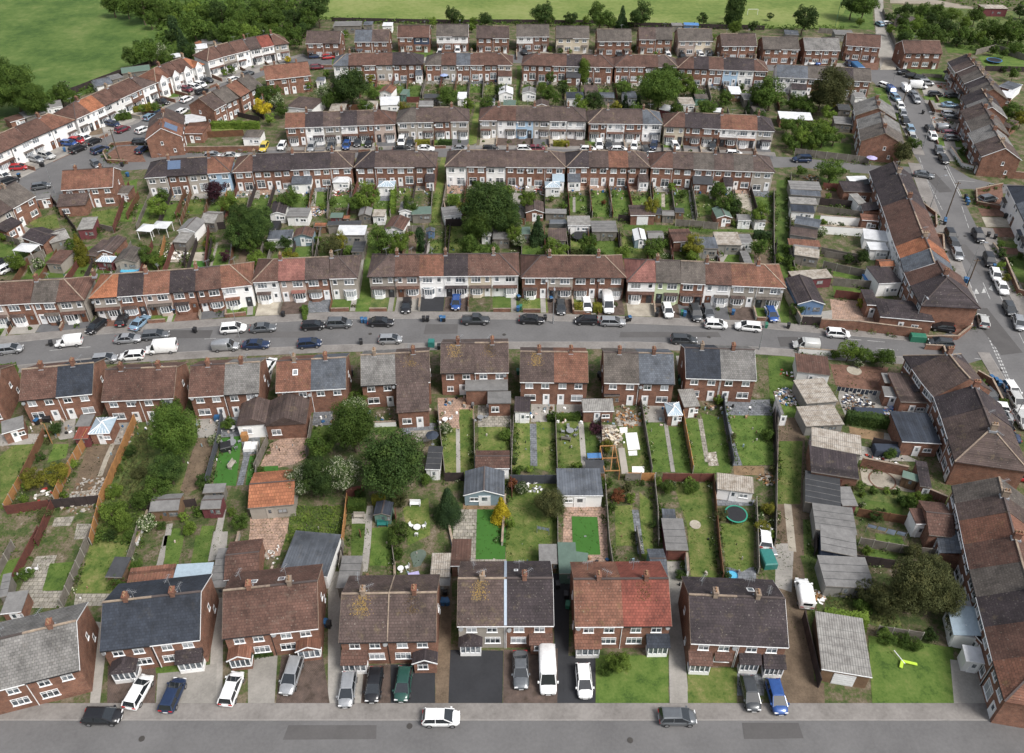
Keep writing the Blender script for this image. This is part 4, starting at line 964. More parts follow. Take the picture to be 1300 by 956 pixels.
def pile(u, v, r, mats, n=30, base='heap of discarded household rubbish', nm='rubbish_heap', zn=None, s=.19, hh=.3):
    p = W(u, v); b = MB(); n = int(n * 1.4)
    for _ in range(n):
        a = rnd.uniform(0, 6.28); q = r * math.sqrt(rnd.random()); x, y = q * cos(a), q * sin(a); w_, d_, h_ = s * rnd.uniform(.3, 1.6), s * rnd.uniform(.3, 1.2), s * rnd.uniform(.15, .8); z = rnd.uniform(0, hh) * (1 - q / r * .8)
        k = len(b.v); b.box(-w_, w_, -d_, d_, 0, h_, rnd.randrange(len(mats))); an = rnd.uniform(0, 3.14); tl = rnd.uniform(-.4, .4)
        for j in range(k, len(b.v)): X, Y, Z = b.v[j]; Z2 = Z + X * tl; b.v[j] = (x + X * cos(an) - Y * sin(an), y + X * sin(an) + Y * cos(an), max(.01, z + Z2))
    o = b.build(nm, mats, None, tuple(p)); return tag(o, base, nm.split('_')[-1], kind='stuff', zn=zn)
def box_thing(u, v, w, d, h, mat, nm, base, cat, deg=0, z=0, zn=None, parts=None, grp=None):
    p = W(u, v, z + h); t = thing(nm, base, cat, (p.x, p.y, z), rad(deg), grp, zn); b = MB()
    ch = min(w, d) * .08; b.add([(-w / 2, -d / 2, 0), (w / 2, -d / 2, 0), (w / 2, d / 2, 0), (-w / 2, d / 2, 0), (-w / 2, -d / 2, h * .88), (w / 2, -d / 2, h * .88), (w / 2, d / 2, h * .88), (-w / 2, d / 2, h * .88),
        (-w / 2 + ch, -d / 2 + ch, h), (w / 2 - ch, -d / 2 + ch, h), (w / 2 - ch, d / 2 - ch, h), (-w / 2 + ch, d / 2 - ch, h)],
        [(0, 3, 2, 1), (0, 1, 5, 4), (1, 2, 6, 5), (2, 3, 7, 6), (3, 0, 4, 7), (4, 5, 9, 8), (5, 6, 10, 9), (6, 7, 11, 10), (7, 4, 8, 11), (8, 9, 10, 11)]); b.build('body' if not parts else parts, mat, t); return t
def clothes_line(u0, v0, u1, v1, mat, n=4, zn=None, what='washing hanging on a line', zz=1.7):
    a, e = W(u0, v0, zz), W(u1, v1, zz); c = Vector((a.x, a.y, 0)); t = thing('washing_line', what, 'washing line', tuple(c), 0, None, zn)
    for q in (a, e): l = MB(); l.cyl((q.x - c.x, q.y - c.y, 0), (q.x - c.x, q.y - c.y, zz + .1), .04, n=6); l.build('post', STEEL, t)
    l = MB(); l.bar(a - c, e - c, .02, .02); l.build('line', BLK, t)
    for k in range(n):
        p, q = a.lerp(e, (k + .08) / n) - c, a.lerp(e, (k + .92) / n) - c; hh = rnd.uniform(.7, 1.2); b = MB(); s = Vector((.02, .12, 0))
        b.add([p, q, q + s - Vector((0, 0, hh)), p + s * 1.4 - Vector((0, 0, hh))] + [x + Vector((.0, .02, 0)) for x in (p, q, q + s - Vector((0, 0, hh)), p + s * 1.4 - Vector((0, 0, hh)))], [(0, 1, 2, 3), (7, 6, 5, 4), (0, 4, 5, 1), (1, 5, 6, 2), (2, 6, 7, 3), (3, 7, 4, 0)]); b.build('cloth', mat, t)
    return t
# ---------------------------------------------------------------- camera, sky, sun
cam = bpy.data.cameras.new('camera'); co = bpy.data.objects.new('camera', cam); COL.objects.link(co); scene.camera = co
co.location = (0, 0, HC); co.rotation_euler = (pi / 2 - TH, 0, 0); cam.sensor_width = 36; cam.lens = 36 * FOC / 1300; cam.shift_y = -45 / 1300; cam.clip_end = 6000; cam.clip_start = 1
wd = bpy.data.worlds.new('World'); scene.world = wd; wd.use_nodes = True; nt = wd.node_tree; bg = nt.nodes['Background']
sky = nt.nodes.new('ShaderNodeTexSky'); sky.sky_type = 'NISHITA'; sky.sun_disc = False; sky.sun_elevation = rad(52); sky.sun_rotation = rad(128); sky.air_density = 1.2; sky.dust_density = 3.5; sky.ozone_density = 1
hs_ = nt.nodes.new('ShaderNodeHueSaturation'); hs_.inputs['Saturation'].default_value = .45
nt.links.new(sky.outputs[0], hs_.inputs['Color']); nt.links.new(hs_.outputs[0], bg.inputs[0]); bg.inputs[1].default_value = .105
sl_ = bpy.data.lights.new('sun', 'SUN'); sl_.energy = 2.2; sl_.angle = rad(20); sl_.color = (1, .975, .94); so = bpy.data.objects.new('sun', sl_); COL.objects.link(so)
az = rad(128); el = rad(52); sd = Vector((sin(az) * cos(el), cos(az) * cos(el), sin(el))); so.rotation_euler = sd.to_track_quat('Z', 'Y').to_euler()
scene.view_settings.view_transform = 'Standard'; scene.view_settings.look = 'None'; scene.view_settings.exposure = .66; scene.view_settings.gamma = 1; scene.view_settings.use_curve_mapping = False
scene.render.resolution_x, scene.render.resolution_y = 1024, 753
# ---------------------------------------------------------------- ground and roads
g = MB(); g.add([(-2500, -800, 0), (2500, -800, 0), (2500, 3500, 0), (-2500, 3500, 0)], [(0, 1, 2, 3)]); structure(g.build('ground', GM['m']))
def road(name, up, lo, kerb=True, pw=2.0, lev=3):
    """carriageway between two px edge lines, kerbs and pavements outside both"""
    Pu = [W(*p) for p in up]; Pl = [W(*p) for p in lo]
    patch(name, [(p.x, p.y) for p in Pu] + [(p.x, p.y) for p in Pl[::-1]], ASPH, lev, True)
def edge_offset(Q, off):
    out = []
    for i, p in enumerate(Q):
        d = (Q[min(i + 1, len(Q) - 1)] - Q[max(i - 1, 0)]).normalized(); out.append(p + Vector((-d.y, d.x, 0)) * off)
    return out
def kerbpave(px, side, pw, mat=PAVE, kh=.07, name='pavement'):
    """kerb along a px line with a raised pavement on one side (+1: left of travel)"""
    Q = [W(*p) for p in px]; A = edge_offset(Q, 0); B = edge_offset(Q, side * .14); C = edge_offset(Q, side * pw)
    b = MB(); n = len(Q)
    for i in range(n - 1):
        q = [A[i], A[i + 1], B[i + 1], B[i]]
        v = [(p.x, p.y, 0) for p in q] + [(p.x, p.y, kh) for p in q]; fs = [(4, 5, 6, 7), (0, 1, 5, 4), (2, 3, 7, 6)]
        if side < 0: fs = [f[::-1] for f in fs]
        b.add(v, fs)
    structure(b.build('kerb', KERB))
    b = MB()
    for i in range(n - 1):
        q = [B[i], B[i + 1], C[i + 1], C[i]]; v = [(p.x, p.y, kh - .006) for p in q] + [(p.x, p.y, 0) for p in q]; fs = [(0, 1, 2, 3), (2, 3, 7, 6)]
        if side < 0: fs = [f[::-1] for f in fs]
        b.add(v, fs)
    structure(b.build(name, mat))
MS_up = [(-60, 446), (0, 437), (100, 427), (200, 419.5), (300, 412.5), (421, 405.5), (523, 405), (650, 406), (792, 411), (970, 417.5), (1071, 426), (1160, 433.5), (1200, 438)]
MS_lo = [(-60, 474), (0, 466), (122, 454), (266, 445), (421, 438), (536, 435.5), (650, 434), (805, 434), (894, 437), (970, 441), (1046, 447), (1148, 453), (1200, 458)]
road('main_street', MS_up, MS_lo)
kerbpave(MS_up[:-1], 1, 2.3); kerbpave(MS_lo[:-1], -1, 2.1)
AV_l = [(1104, 100), (1127, 122), (1142.6, 157), (1153, 178), (1160, 196), (1168, 208), (1180.6, 238.5), (1193, 271.5), (1213.6, 312), (1229, 355.7), (1244, 394), (1250, 425), (1256, 448), (1280, 488), (1300, 520), (1400, 680)]
AV_r = [(1146, 92), (1156, 103), (1173, 127), (1182, 147), (1198, 178), (1203, 203), (1213, 234), (1240, 288), (1249, 312), (1264, 342.6), (1287, 386), (1310, 430), (1340, 480), (1380, 540), (1500, 680), (1500, 690)]
road('avenue', AV_l, AV_r, lev=4)
kerbpave(AV_l[2:5], 1, 2.6); kerbpave(AV_l[5:11], -1 if 0 else -1, 2.8); kerbpave(AV_l[12:], -1, 2.0)
kerbpave(AV_r[2:6], 1, 2.6); kerbpave(AV_r[7:], 1, 3.2)
patch('avenue', [(1190, 430), (1248, 396), (1262, 452), (1200, 470)], ASPH, 4)
# side road at the right, back street behind the houses, second street, top street, left road
SR_up = [(1200, 207), (1232, 226), (1262, 233), (1310, 236)]; SR_lo = [(1212, 240), (1232, 240), (1262, 244), (1310, 250)]
road('side_road', SR_up, SR_lo, lev=3)
BS_up = [(985, 199), (1010, 200), (1060, 205), (1110, 210), (1160, 212)]; BS_lo = [(985, 213), (1010, 212), (1060, 217.5), (1110, 221), (1172, 226)]
road('back_street', BS_up, BS_lo, lev=3)
S2_up = [(150, 192), (200, 194), (270, 193), (300, 191), (380, 191), (520, 189.5), (620, 189), (740, 190), (850, 192), (985, 198)]
S2_lo = [(150, 217), (200, 214), (270, 208), (300, 203), (380, 201), (520, 199.5), (620, 199), (740, 200), (850, 202), (985, 213)]
road('second_street', S2_up, S2_lo); kerbpave(S2_up[3:], 1, 2.0); 
LR_up = [(-60, 262), (0, 228), (40, 214), (89, 191), (132, 173), (175, 156), (205, 137), (245, 118), (290, 101), (330, 86), (372, 74), (388, 70)]
LR_lo = [(-60, 300), (0, 262), (40, 243), (110, 213), (150, 208), (190, 172), (225, 148), (262, 127), (300, 110), (345, 92), (380, 84), (390, 80)]
road('upper_left_road', LR_up, LR_lo); kerbpave(LR_up, 1, 1.8)
patch('forecourt', [(40, 243), (110, 213), (150, 190), (152, 216), (80, 262), (30, 262)], ASPH, 2)
TS_up = [(372, 74), (420, 70), (520, 69), (640, 69), (760, 72), (900, 76), (1020, 83), (1107, 88)]; TS_lo = [(372, 84), (420, 80), (520, 80), (640, 80), (760, 82), (900, 86), (1020, 92), (1107, 101)]
road('top_street', TS_up, TS_lo); patch('top_street', [(1100, 86), (1148, 88), (1150, 96), (1106, 104)], ASPH, 5)
# front road below the nearest houses
FR = [(-120, 914), (1010, 914)]; 
fy = W(650, 893).y
patch('front_street', [(-80, fy - 7.5), (90, fy - 7.5), (90, fy - 2), (-80, fy - 2)], ASPH, 3, True)
b = MB(); b.box(-80, 90, fy - 2, fy - 1.86, 0, .07); structure(b.build('kerb', KERB)); b = MB(); b.box(-80, 90, fy - 1.86, fy, 0, .064); structure(b.build('pavement', PAVE))
b = MB(); b.box(-80, 90, fy - 7.64, fy - 7.5, 0, .07); structure(b.build('kerb', KERB)); b = MB(); b.box(-80, 90, fy - 9.5, fy - 7.64, 0, .064); structure(b.build('pavement', PAVE))
# painted lines
def dash(pts, w=.1, on=3, off=4, lev=6, n='road_marking', z=None):
    Q = [W(*p) for p in pts]; b = MB(); s = 0
    for i in range(len(Q) - 1):
        a, e = Q[i], Q[i + 1]; L = (e - a).length; d = (e - a) / L; nn = Vector((-d.y, d.x, 0)) * w / 2; t = 0
        while t < L:
            q, f = a + d * t, a + d * min(L, t + on); zz = Vector((0, 0, .004 * lev + .006)); b.add([q - nn + zz, f - nn + zz, f + nn + zz, q + nn + zz], [(0, 1, 2, 3)]); t += on + off
    structure(b.build(n, LINE))
MScl = [((a[0] + c[0]) / 2, (a[1] + c[1]) / 2) for a, c in zip(MS_up, [(-60, 474), (0, 466), (100, 456), (200, 449), (300, 443.5), (421, 438), (523, 436), (650, 434), (792, 434), (970, 441), (1071, 449.5), (1160, 454.5)])]
dash(MScl[:5], .1, 2, 6); dash([(1040, 427.5), (1071, 430), (1125, 434.5)], .1, 3, 1); dash([(1112, 442), (1140, 444.5)], .12, 3, .5); dash([(1237, 455), (1267, 459)], .12, 3, 1)
dash([(1253, 424), (1281, 488)], .22, .6, .35); dash([(1256, 424), (1284, 488)], .22, .6, .35)
dash([(1174, 222), (1197, 268)], .1, 2, .6); dash([(1200, 211), (1219, 249)], .14, 50, 1); dash([(1203, 211), (1221, 249)], .1, 50, 1); dash([(1215, 229), (1262, 233)], .12, 4, 3)
dash([(1228, 352), (1245, 394)], .12, 4, 1); dash([(1248, 359), (1257, 380)], .12, 8, 1); dash([(1266, 368), (1300, 436)], .12, 5, 2); dash([(1221, 262), (1230, 290)], .1, 3, 1)
dash([(1167, 200), (1172, 215)], .12, 3, 1)
for q in ([(1236, 373), (1239, 366), (1243, 373)], [(1246, 372), (1249, 365), (1252, 372)], [(1255, 367), (1259, 362), (1261, 370)]): patch('road_marking', q, LINE, 8)
# fields beyond
patch('field', [(-400, -60), (200, -60), (330, -10), (330, 20), (232, 60), (196, 92), (140, 108), (60, 138), (0, 152), (-500, 220)], mott('field_grass', (.10, .155, .045), stops=[(.38, (.038, .080, .013)), (.48, (.066, .115, .022)), (.54, (.088, .138, .030)), (.63, (.135, .17, .05))], s1=.07, s2=.45, rv=0, bump=1.0), 1)
patch('playing_field', [(395, -130), (1130, -130), (1075, 36), (930, 36), (760, 32), (600, 30), (470, 28), (400, 24)], mott('field_pitch', (.19, .25, .065), stops=[(.40, (.09, .138, .028)), (.5, (.142, .185, .046)), (.60, (.20, .225, .075))], s1=.03, s2=.5, rv=0), 1)
patch('playing_field', [(1063, 36), (1078, 0), (1086, -60), (1110, -60), (1108, 20), (1110, 38)], GM['g'], 2)
patch('footpath', [(1110, -40), (1119, -40), (1122, 15), (1128, 42), (1150, 90), (1118, 92), (1112, 45), (1110, 12)], mott('path_pale', (.30, .28, .25), var=.35, s1=.3, s2=2), 3)
patch('footpath', [(1130, 4), (1180, 5), (1260, 22), (1300, 26), (1300, 19), (1250, 12), (1180, -2), (1130, -3)], mott('path_earth', (.30, .26, .21), var=.3, s1=.2, s2=2), 3)
strip('footpath', [(1212, 38), (1250, 50), (1310, 62)], 1.4, mott('path_gravel', (.32, .27, .22), var=.3), 3)
# verges, alleys and the long track
patch('grass_alley', [(470, 300), (482, 300), (470, 398), (450, 402)], GM['g'], 3); patch('grass_alley', [(560, 200), (566, 200), (559, 286), (545, 286)], GM['y'], 3)
patch('grass_alley', [(604, 130), (609, 130), (605, 182), (594, 184)], GM['y'], 3); patch('grass_alley', [(657, 84), (661, 84), (660, 135), (654, 135)], GM['g'], 3)
patch('grass_alley', [(986, 228), (1000, 228), (1000, 350), (1002, 412), (992, 410), (984, 310)], GM['g'], 3)
patch('earth_track', [(978, 456), (1010, 452), (1020, 470), (1022, 560), (1030, 700), (1046, 866), (1050, 960), (1000, 960), (990, 866), (985, 740), (985, 600)], GM['d'], 2)
patch('earth_track', [(978, 456), (1006, 452), (1020, 530), (988, 530)], GM['g'], 3); patch('earth_track', [(989, 560), (1019, 560), (1016, 640), (986, 640)], GM['y'], 3)
patch('earth_track', [(985, 690), (1008, 690), (1005, 752), (984, 745)], CONC, 3); strip('earth_track', [(1024, 660), (1028, 760), (1040, 866)], .5, GM['w'], 4); strip('earth_track', [(1000, 640), (1006, 700)], .5, GM['p'], 4)
def interp(xs, p, q):
    return [(x, p[1] + (q[1] - p[1]) * (x - p[0]) / (q[0] - p[0])) for x in xs]
G1 = 'terraced houses beyond the main street'
Z1 = 'facing the main street'
T1 = []
T1 += row([(-66, 392), (-30, 388), (3, 386), (38, 384), (70, 383), (104, 380.6)], 'rb P,rb K r,rb B r,gb B r,rb P r', 'TF', rh=2.0, grp=G1, zn=Z1, hip=(1, 1))
T1 += row([(114, 378), (148, 375.8), (181, 373.4), (214.5, 371), (247.5, 368.5), (280.5, 365), (318, 361)], 'or P r,dk B,ob K r,dk B,rb B,ob W', 'TF', grp=G1, zn=Z1, mir0=1)
T1 += row([(321, 357.5), (352.5, 356), (386.5, 354.5), (417.7, 353), (452, 352)], 'rb W r,pk K r,br B r,br P n', 'TF', grp=G1, zn=Z1)
T1 += row(interp([468, 500.7, 532, 563, 594, 624.6, 657.8], (468, 350.6), (657.8, 348.8)), 'br P,rb K,ob W n,dk W,rb C,rb W', 'TF', grp=G1, zn=Z1)
T1 += row(interp([663, 696, 727.6, 759, 793], (663, 351.5), (793, 351.8)), 'rb B,rb P,rb B,rb B', 'TF', grp=G1, zn=Z1)
T1 += row([(798, 357), (833, 357.6), (864.6, 358.6), (896, 360), (929.3, 361.5), (962, 363), (996.6, 364.6)], 'pk B uW,gb G,gb B,rb W,ob P,ob P', 'TF', grp=G1, zn=Z1)
G2 = 'terraced houses on the near side of the second street'; Z2 = 'backing on second street'
Z2 = 'on the second street near side'
T2 = []
T2 += row(interp([184, 211, 237, 263, 291], (184, 225), (291, 218)), 'dk P x,dk B x,dk P x,ob U x', 'TR', grp=G2, zn=Z2)
T2 += row([(295.7, 218), (320, 217), (344.6, 216), (368.7, 215), (395, 214), (419.5, 213), (446.4, 212)], 'rb B x,dk B,dk B,dk B,dk B x,br B', 'TR', grp=G2, zn=Z2)
T2 += row(interp([450.7, 475.3, 501.5, 526, 552], (450.7, 212), (552, 211.5)), 'dk B x,br B,br B x,br B', 'TR', grp=G2, zn=Z2)
T2 += row(interp([566, 592, 617, 642, 667, 691.5, 717], (566, 210.6), (717, 212)), 'br W x,br B x,br W x,br B,br B,br B e', 'TR', grp=G2, zn=Z2)
T2 += row(interp([720.7, 748, 773, 798, 824], (720.7, 211.4), (824, 212)), 'dk B e,br B,ob B x,br B e', 'TR', grp=G2, zn=Z2)
T2 += row(interp([827, 854.5, 880.6, 907, 932, 957, 982.7], (827, 212), (982.7, 218)), 'rb B x,br B x,gb B e,br B e,gb B x,br P x', 'TR', grp=G2, zn=Z2)
G3 = 'terraced houses on the far side of the second street'; Z3 = 'on the second street far side'
T3 = []
T3 += row(interp([362, 387, 410, 432, 453, 475, 501], (362, 161.7), (501, 157)), 'ob B,dk W,br P,dk B uW,br D,rb K', 'TF', grp=G3, zn=Z3, hip=(0, 1))
T3 += row(interp([504, 528, 550, 572, 594.6], (504, 155), (594.6, 153.5)), 'gb P,br P,br B,br P', 'TF', grp=G3, zn=Z3)
T3 += row(interp([609, 631, 655, 677, 698, 720, 744], (609, 152), (744, 153.5)), 'rb P,rb W,br U,br P,br W,br W', 'TF', grp=G3, zn=Z3)
T3 += row(interp([748, 770.7, 793.5, 816.4, 840.5], (748, 156), (840.5, 157)), 'br B,br W,br B,sl W', 'TF', grp=G3, zn=Z3)
T3 += row(interp([844, 869.7, 892, 915, 938, 962, 983], (844, 160), (983, 166)), 'rb C,dk B,dk B,ob B uW,ob W,dk P', 'TF', grp=G3, zn=Z3)
G4 = 'terraced houses on the top street'; Z4 = 'on the top street near side'
T4 = []
T4 += row(interp([423, 442, 460, 477, 498, 517, 536], (423, 83), (536, 81)), 'sl W x,rb B x,rb B x,rb P x,dk B x,dk B', 'TR', grp=G4, zn=Z4)
T4 += row(interp([540, 560, 579, 597, 614, 632, 650], (540, 82), (650, 82)), 'gb B,rb P x,sl B,rb B x,rb B,rb C', 'TR', grp=G4, zn=Z4)
T4 += row(interp([663, 682, 701, 719, 738, 754, 778], (663, 82), (778, 85)), 'rb B,rb B x,rb B x,dk P e,rb B x,rb B', 'TR', grp=G4, zn=Z4)
T4 += row(interp([781, 800, 819, 836, 860], (781, 84), (860, 85)), 'rb B x,rb B,rb B,br B', 'TR', grp=G4, zn=Z4)
T4 += row(interp([861, 881, 900, 919, 938, 958, 975], (861, 86), (975, 90)), 'rb B,dk B x,rb B x,dk U x,dk W x,rb B x', 'TR', grp=G4, zn=Z4)
T4 += row(interp([986.5, 1006, 1026, 1057.6, 1084, 1106], (986.5, 97), (1106, 103)), 'sl W,sl W e,gb B x,dk B x,gb B x', 'TR', grp=G4, zn=Z4, hip=(0, 0))
# semis: far row
G5 = 'far semi-detached houses'; Z5 = 'in the farthest row'
def semis(x0, v0, x1, v1, spec, style, grp, zn, rh=2.3, D=8.2, **k):
    return row([(x0, v0), ((x0 + x1) / 2, (v0 + v1) / 2), (x1, v1)], spec, style, D=D, rh=rh, hip=(0, 0), nm='semi_detached_house', grp=grp, zn=zn, kindname='semi-detached house', mir0=0, chs=False, **k)
for a in [(388, 54.6, 431, 54.6, 'br B,br B'), (450, 52.5, 493, 52.5, 'sl D,br D'), (504.5, 47, 544.6, 47, 'rb B,rb B uN'), (554, 45.7, 594, 45.7, 'gb B uW,gb B uW'), (605, 48, 646, 48, 'br B,br B'),
          (656, 46, 697, 46, 'gb B uW,gb D'), (706.5, 48, 748, 48, 'gb C,gb C'), (759, 52, 802, 52, 'gb B,gb B'), (812, 49.5, 853.7, 50, 'br B,gb B'), (862, 51.5, 905, 51.5, 'gb K,gb C'), (917, 58, 961, 58, 'br D,br B'),
          (970, 62, 1015, 62.5, 'gb B,gb B'), (1022.5, 63, 1067, 63.5, 'gy B,gy B'), (1074.5, 57, 1117.7, 60, 'rb B,rb B'), (1149.4, 67, 1196.6, 67.5, 'rb B,rb B')]:
    semis(*a, 'SG', G5, Z5)
# semis: middle row, seen from behind
G6 = 'semi-detached houses on the near side of the main street'; Z6 = 'backing the middle gardens'
S2 = []
for a in [(-95, 516, -5, 507, 'rb B,rb B'), (24.6, 508, 115.5, 499, 'rb B,ds B'), (129, 508.5, 218.8, 504.5, 'rb B,rb B'), (239.8, 503.4, 327.4, 498, 'rb B,gy B'), (350.5, 497, 438, 492, 'ob B,sl B q'), (459, 489, 545.4, 484, 'gy B,br B q'),
          (560, 473, 645, 472, 'br B q,br B q'), (661, 484, 746, 485, 'br B,ob B'), (768, 485, 856, 487, 'gb B,sl B'), (872, 479, 960, 482, 'ds B,gy B')]:
    S2.append(semis(*a, 'SR', G6, Z6, rh=2.4))
G7 = 'nearest semi-detached houses'; Z7 = 'in the nearest row'
S1 = []
for a in [(-38, 884, 99, 850, 'gy B,gy B'), (127, 826, 252, 811.5, 'ds B,ds B'), (283, 810, 402.5, 797, 'rb B,rb B'), (431, 815, 552, 813, 'br B,br B'), (581.4, 794, 702, 793.5, 'br P,dk B'), (731.6, 794.7, 852, 794, 'ob B,rd B'), (878.6, 815.8, 1000.5, 821, 'dk B,dk B')]:
    S1.append(semis(*a, 'SF', G7, Z7, rh=2.5, D=8.4))
# chimneys on the semis
for grp_, cc in ((S2, .45), (S1, .42)):
    for s in grp_:
        for h, p0, rz, w, D, o in s:
            chimney(h, w * rnd.uniform(.38, .55), D / 2 + .12, 6.6, 5 + 2.5 + .75)
            if grp_ is S1 and rnd.random() < .9: aerial(h, w * .3, D * .7, 7)
def extra(h, x, y, z, dz=.5, w=.8): pass
def skylight(h, x, y, D, rh, eh=5.0, w=.8, l=1.0):
    t = h[0]; sl = rh / (D / 2); z = lambda y: eh + (y if y < D / 2 else D - y) * sl + .10
    b = MB(); y2 = y + l * (.85); b.add([(x, y, z(y)), (x + w, y, z(y)), (x + w, y2, z(y2)), (x, y2, z(y2)), (x, y, z(y) - .12), (x + w, y, z(y) - .12), (x + w, y2, z(y2) - .12), (x, y2, z(y2) - .12)], [(0, 1, 2, 3), (0, 4, 5, 1), (1, 5, 6, 2), (2, 6, 7, 3), (3, 7, 4, 0)]); o = b.build('skylight', UPVC, t)
    c = MB(); e = .1; c.add([(x + e, y + e, z(y + e) + .01), (x + w - e, y + e, z(y + e) + .01), (x + w - e, y2 - e, z(y2 - e) + .01), (x + e, y2 - e, z(y2 - e) + .01)], [(0, 1, 2, 3)]); c.build('pane', GLASSM, o)
def lichen(h, x, w, D, rh, eh=5.0, n=90, y0=None):
    """orange lichen crust on the tiles below a stack"""
    t = h[0]; sl = rh / (D / 2); b = MB(); ya, yb = D * .1, D * .5
    for _ in range(n):
        q = rnd.random() ** 1.2; y = D / 2 + .5 - q * 2.6; xx = x + rnd.gauss(0, .34 + .25 * q); s = rnd.uniform(.015, .06); yy = y if y < D / 2 else D / 2 + (y - D / 2)
        z = lambda y_: eh + (y_ if y_ < D / 2 else D - y_) * sl + .052
        if abs(y - D / 2) < .2: continue
        b.add([(xx - s, y - s, z(y - s)), (xx + s, y - s * .8, z(y - s * .8)), (xx + s * .8, y + s, z(y + s)), (xx - s, y + s * .9, z(y + s * .9))], [(0, 1, 2, 3)])
    b.build('lichen', STAIN, t)
for h, x in ((S1[3][0], 2.2), (S1[3][1], 2.6), (S1[4][0], 2.4), (S1[5][1], 2.6), (S2[7][0], 2.4), (S2[6][0], 2.0), (S2[6][1], 2.2), (S2[5][1], 2.4)): lichen(h, x, 1, h[4], 2.5 if h in S1[3] + S1[4] + S1[5] else 2.4, n=420)
skylight(S1[2][0], 2.6, 5.3, 8.4, 2.5); skylight(S1[2][1], .6, 5.3, 8.4, 2.5); skylight(S1[6][1], 1.6, 5.5, 8.4, 2.5); skylight(S2[4][0], 2.4, 1.9, 8.2, 2.4); skylight(S1[4][1], 1.0, 6.0, 8.4, 2.5, w=.5, l=.6)
# valley strip between the two slopes of the fifth pair
t = S1[4][0][0]; w = S1[4][0][3]; sl = 2.5 / 4.2; b = MB()
b.add([(w - .16, -.3, 5 - .3 * sl + .1), (w + .16, -.3, 5 - .3 * sl + .1), (w + .16, 4.2, 7.62), (w - .16, 4.2, 7.62), (w - .16, 8.7, 5 - .3 * sl + .1), (w + .16, 8.7, 5 - .3 * sl + .1)], [(0, 1, 2, 3), (3, 2, 5, 4)]); b.build('lead_valley', paint('lead_pale', (.36, .42, .50), .5), t)
t = S1[3][0][0]; w = S1[3][0][3]; b = MB(); b.bar((w, -.3, 5 - .3 * sl + .12), (w, 4.2, 7.64), .14, .1); b.bar((w, 8.6, 4.95), (w, 4.2, 7.64), .14, .1); b.build('party_tiles', MORTAR, t)
t = S2[5][0][0]; w = S2[5][1][3]
# nearest row: porches, bays, lower windows
gporch(S1[1][0][0], .6, 2.5, 1.5, 2.2, 'dk', 'W'); gporch(S1[1][1][0], S1[1][1][3] - 2.9, 2.6, 1.2, 2.2, 'dk', 'W', rt='pent')
gporch(S1[2][0][0], .2, 2.3, 1.4, 2.3, 'ob', 'B', fr='glass', rt='gab'); gporch(S1[2][1][0], S1[2][1][3] - 2.6, 2.5, 1.2, 2.3, 'ob', 'B', rt='gab')
gporch(S1[3][0][0], .1, 2.6, 1.3, 2.2, 'rb', 'W', rt='pent'); gporch(S1[3][1][0], S1[3][1][3] - 2.5, 2.5, 1.3, 2.2, 'dk', 'B', fr='brick', rt='gab')
gporch(S1[4][0][0], .15, 2.4, 1.1, 2.2, 'dk', 'W', rt='hip'); gporch(S1[4][1][0], S1[4][1][3] - 2.5, 2.4, .9, 2.2, 'rb', 'B', fr='brick', rt='pent'); 
gporch(S1[5][0][0], .1, 2.7, 1.3, 2.2, 'ob', 'W', rt='pent'); gporch(S1[5][1][0], S1[5][1][3] - 2.4, 2.3, 1.2, 2.2, 'ds', 'W', rt='pent')
gporch(S1[6][0][0], .1, 2.3, 1.2, 2.2, 'rb', 'W', rt='pent'); pent(S1[6][0][0], 2.9, 4.9, 0, 2.3, .8, .5, 'rb'); gporch(S1[6][1][0], .5, 2.1, .8, 2.2, 'dk', 'W', rt='pent'); gporch(S1[6][1][0], 3.2, 2.1, 1.2, 2.2, 'dk', 'W', rt='pent')
# middle row extensions
ext([S2[5][1]], 0, .3, 4.6, 5.2, 3.4, 'br', 'B', 'pent', 1, 1)
ext([S2[4][0]], 0, -1.2, 5.8, 5.6, 2.9, 'br', 'B', 'gab', 1, 0)
ext([S2[6][0]], 0, 3.9, 6.4, 2.4, 3.0, 'fe', 'B', 'flat', 0, 2)
ext([S2[6][1]], 0, 2.2, 3.3, 2.6, 2.7, 'fe', 'B', 'flat', 1, 0, y0=2.5)
ext([S2[3][1]], 0, 2.4, 4.6, 5.0, 2.7, 'br', 'W', 'gab', 1, 0)
win(S2[6][0][0], .8, 0, .9, 1.0, 1.0); door(S2[6][0][0], 2.8, 0, .05, 1.5, 2.1)
for k in (0, 1): door(S2[6][1][0], .6 + k * 2.6, 0, .05)
door(S2[5][1][0], .1, 0, .05); 
# ---- houses by the upper left road (white bays and gables)
GL = 'terraced houses by the upper left road'; ZL = 'by the upper left road'
TL = []
TL += row([(-62, 222), (-38, 212), (-8, 197), (14, 187), (38, 176), (66, 164), (94, 152)], 'rb W,rb W,rb W,rb W,rb W,ob W', 'TF', grp=GL, zn=ZL, rh=2.2)
TL += row([(97, 150), (115, 142), (133, 134), (152, 125), (166, 118.5), (181, 111.5), (198, 104.5)], 'rb W,or W,rb W,rb W,rb D,br W', 'TF', grp=GL, zn=ZL, rh=2.2)
TL += row([(199, 104), (216, 97), (230, 91.5), (245, 86), (259, 81)], 'ob D,rb W,rb W,or W', 'TF', grp=GL, zn=ZL, rh=2.2)
TL += row([(264, 77), (283, 71.5), (300, 67), (317, 63), (332, 60), (348, 57), (366, 54.5)], 'rb W,rb P,rb W,br W,rd W,rb P', 'TF', grp=GL, zn=ZL, rh=2.2)
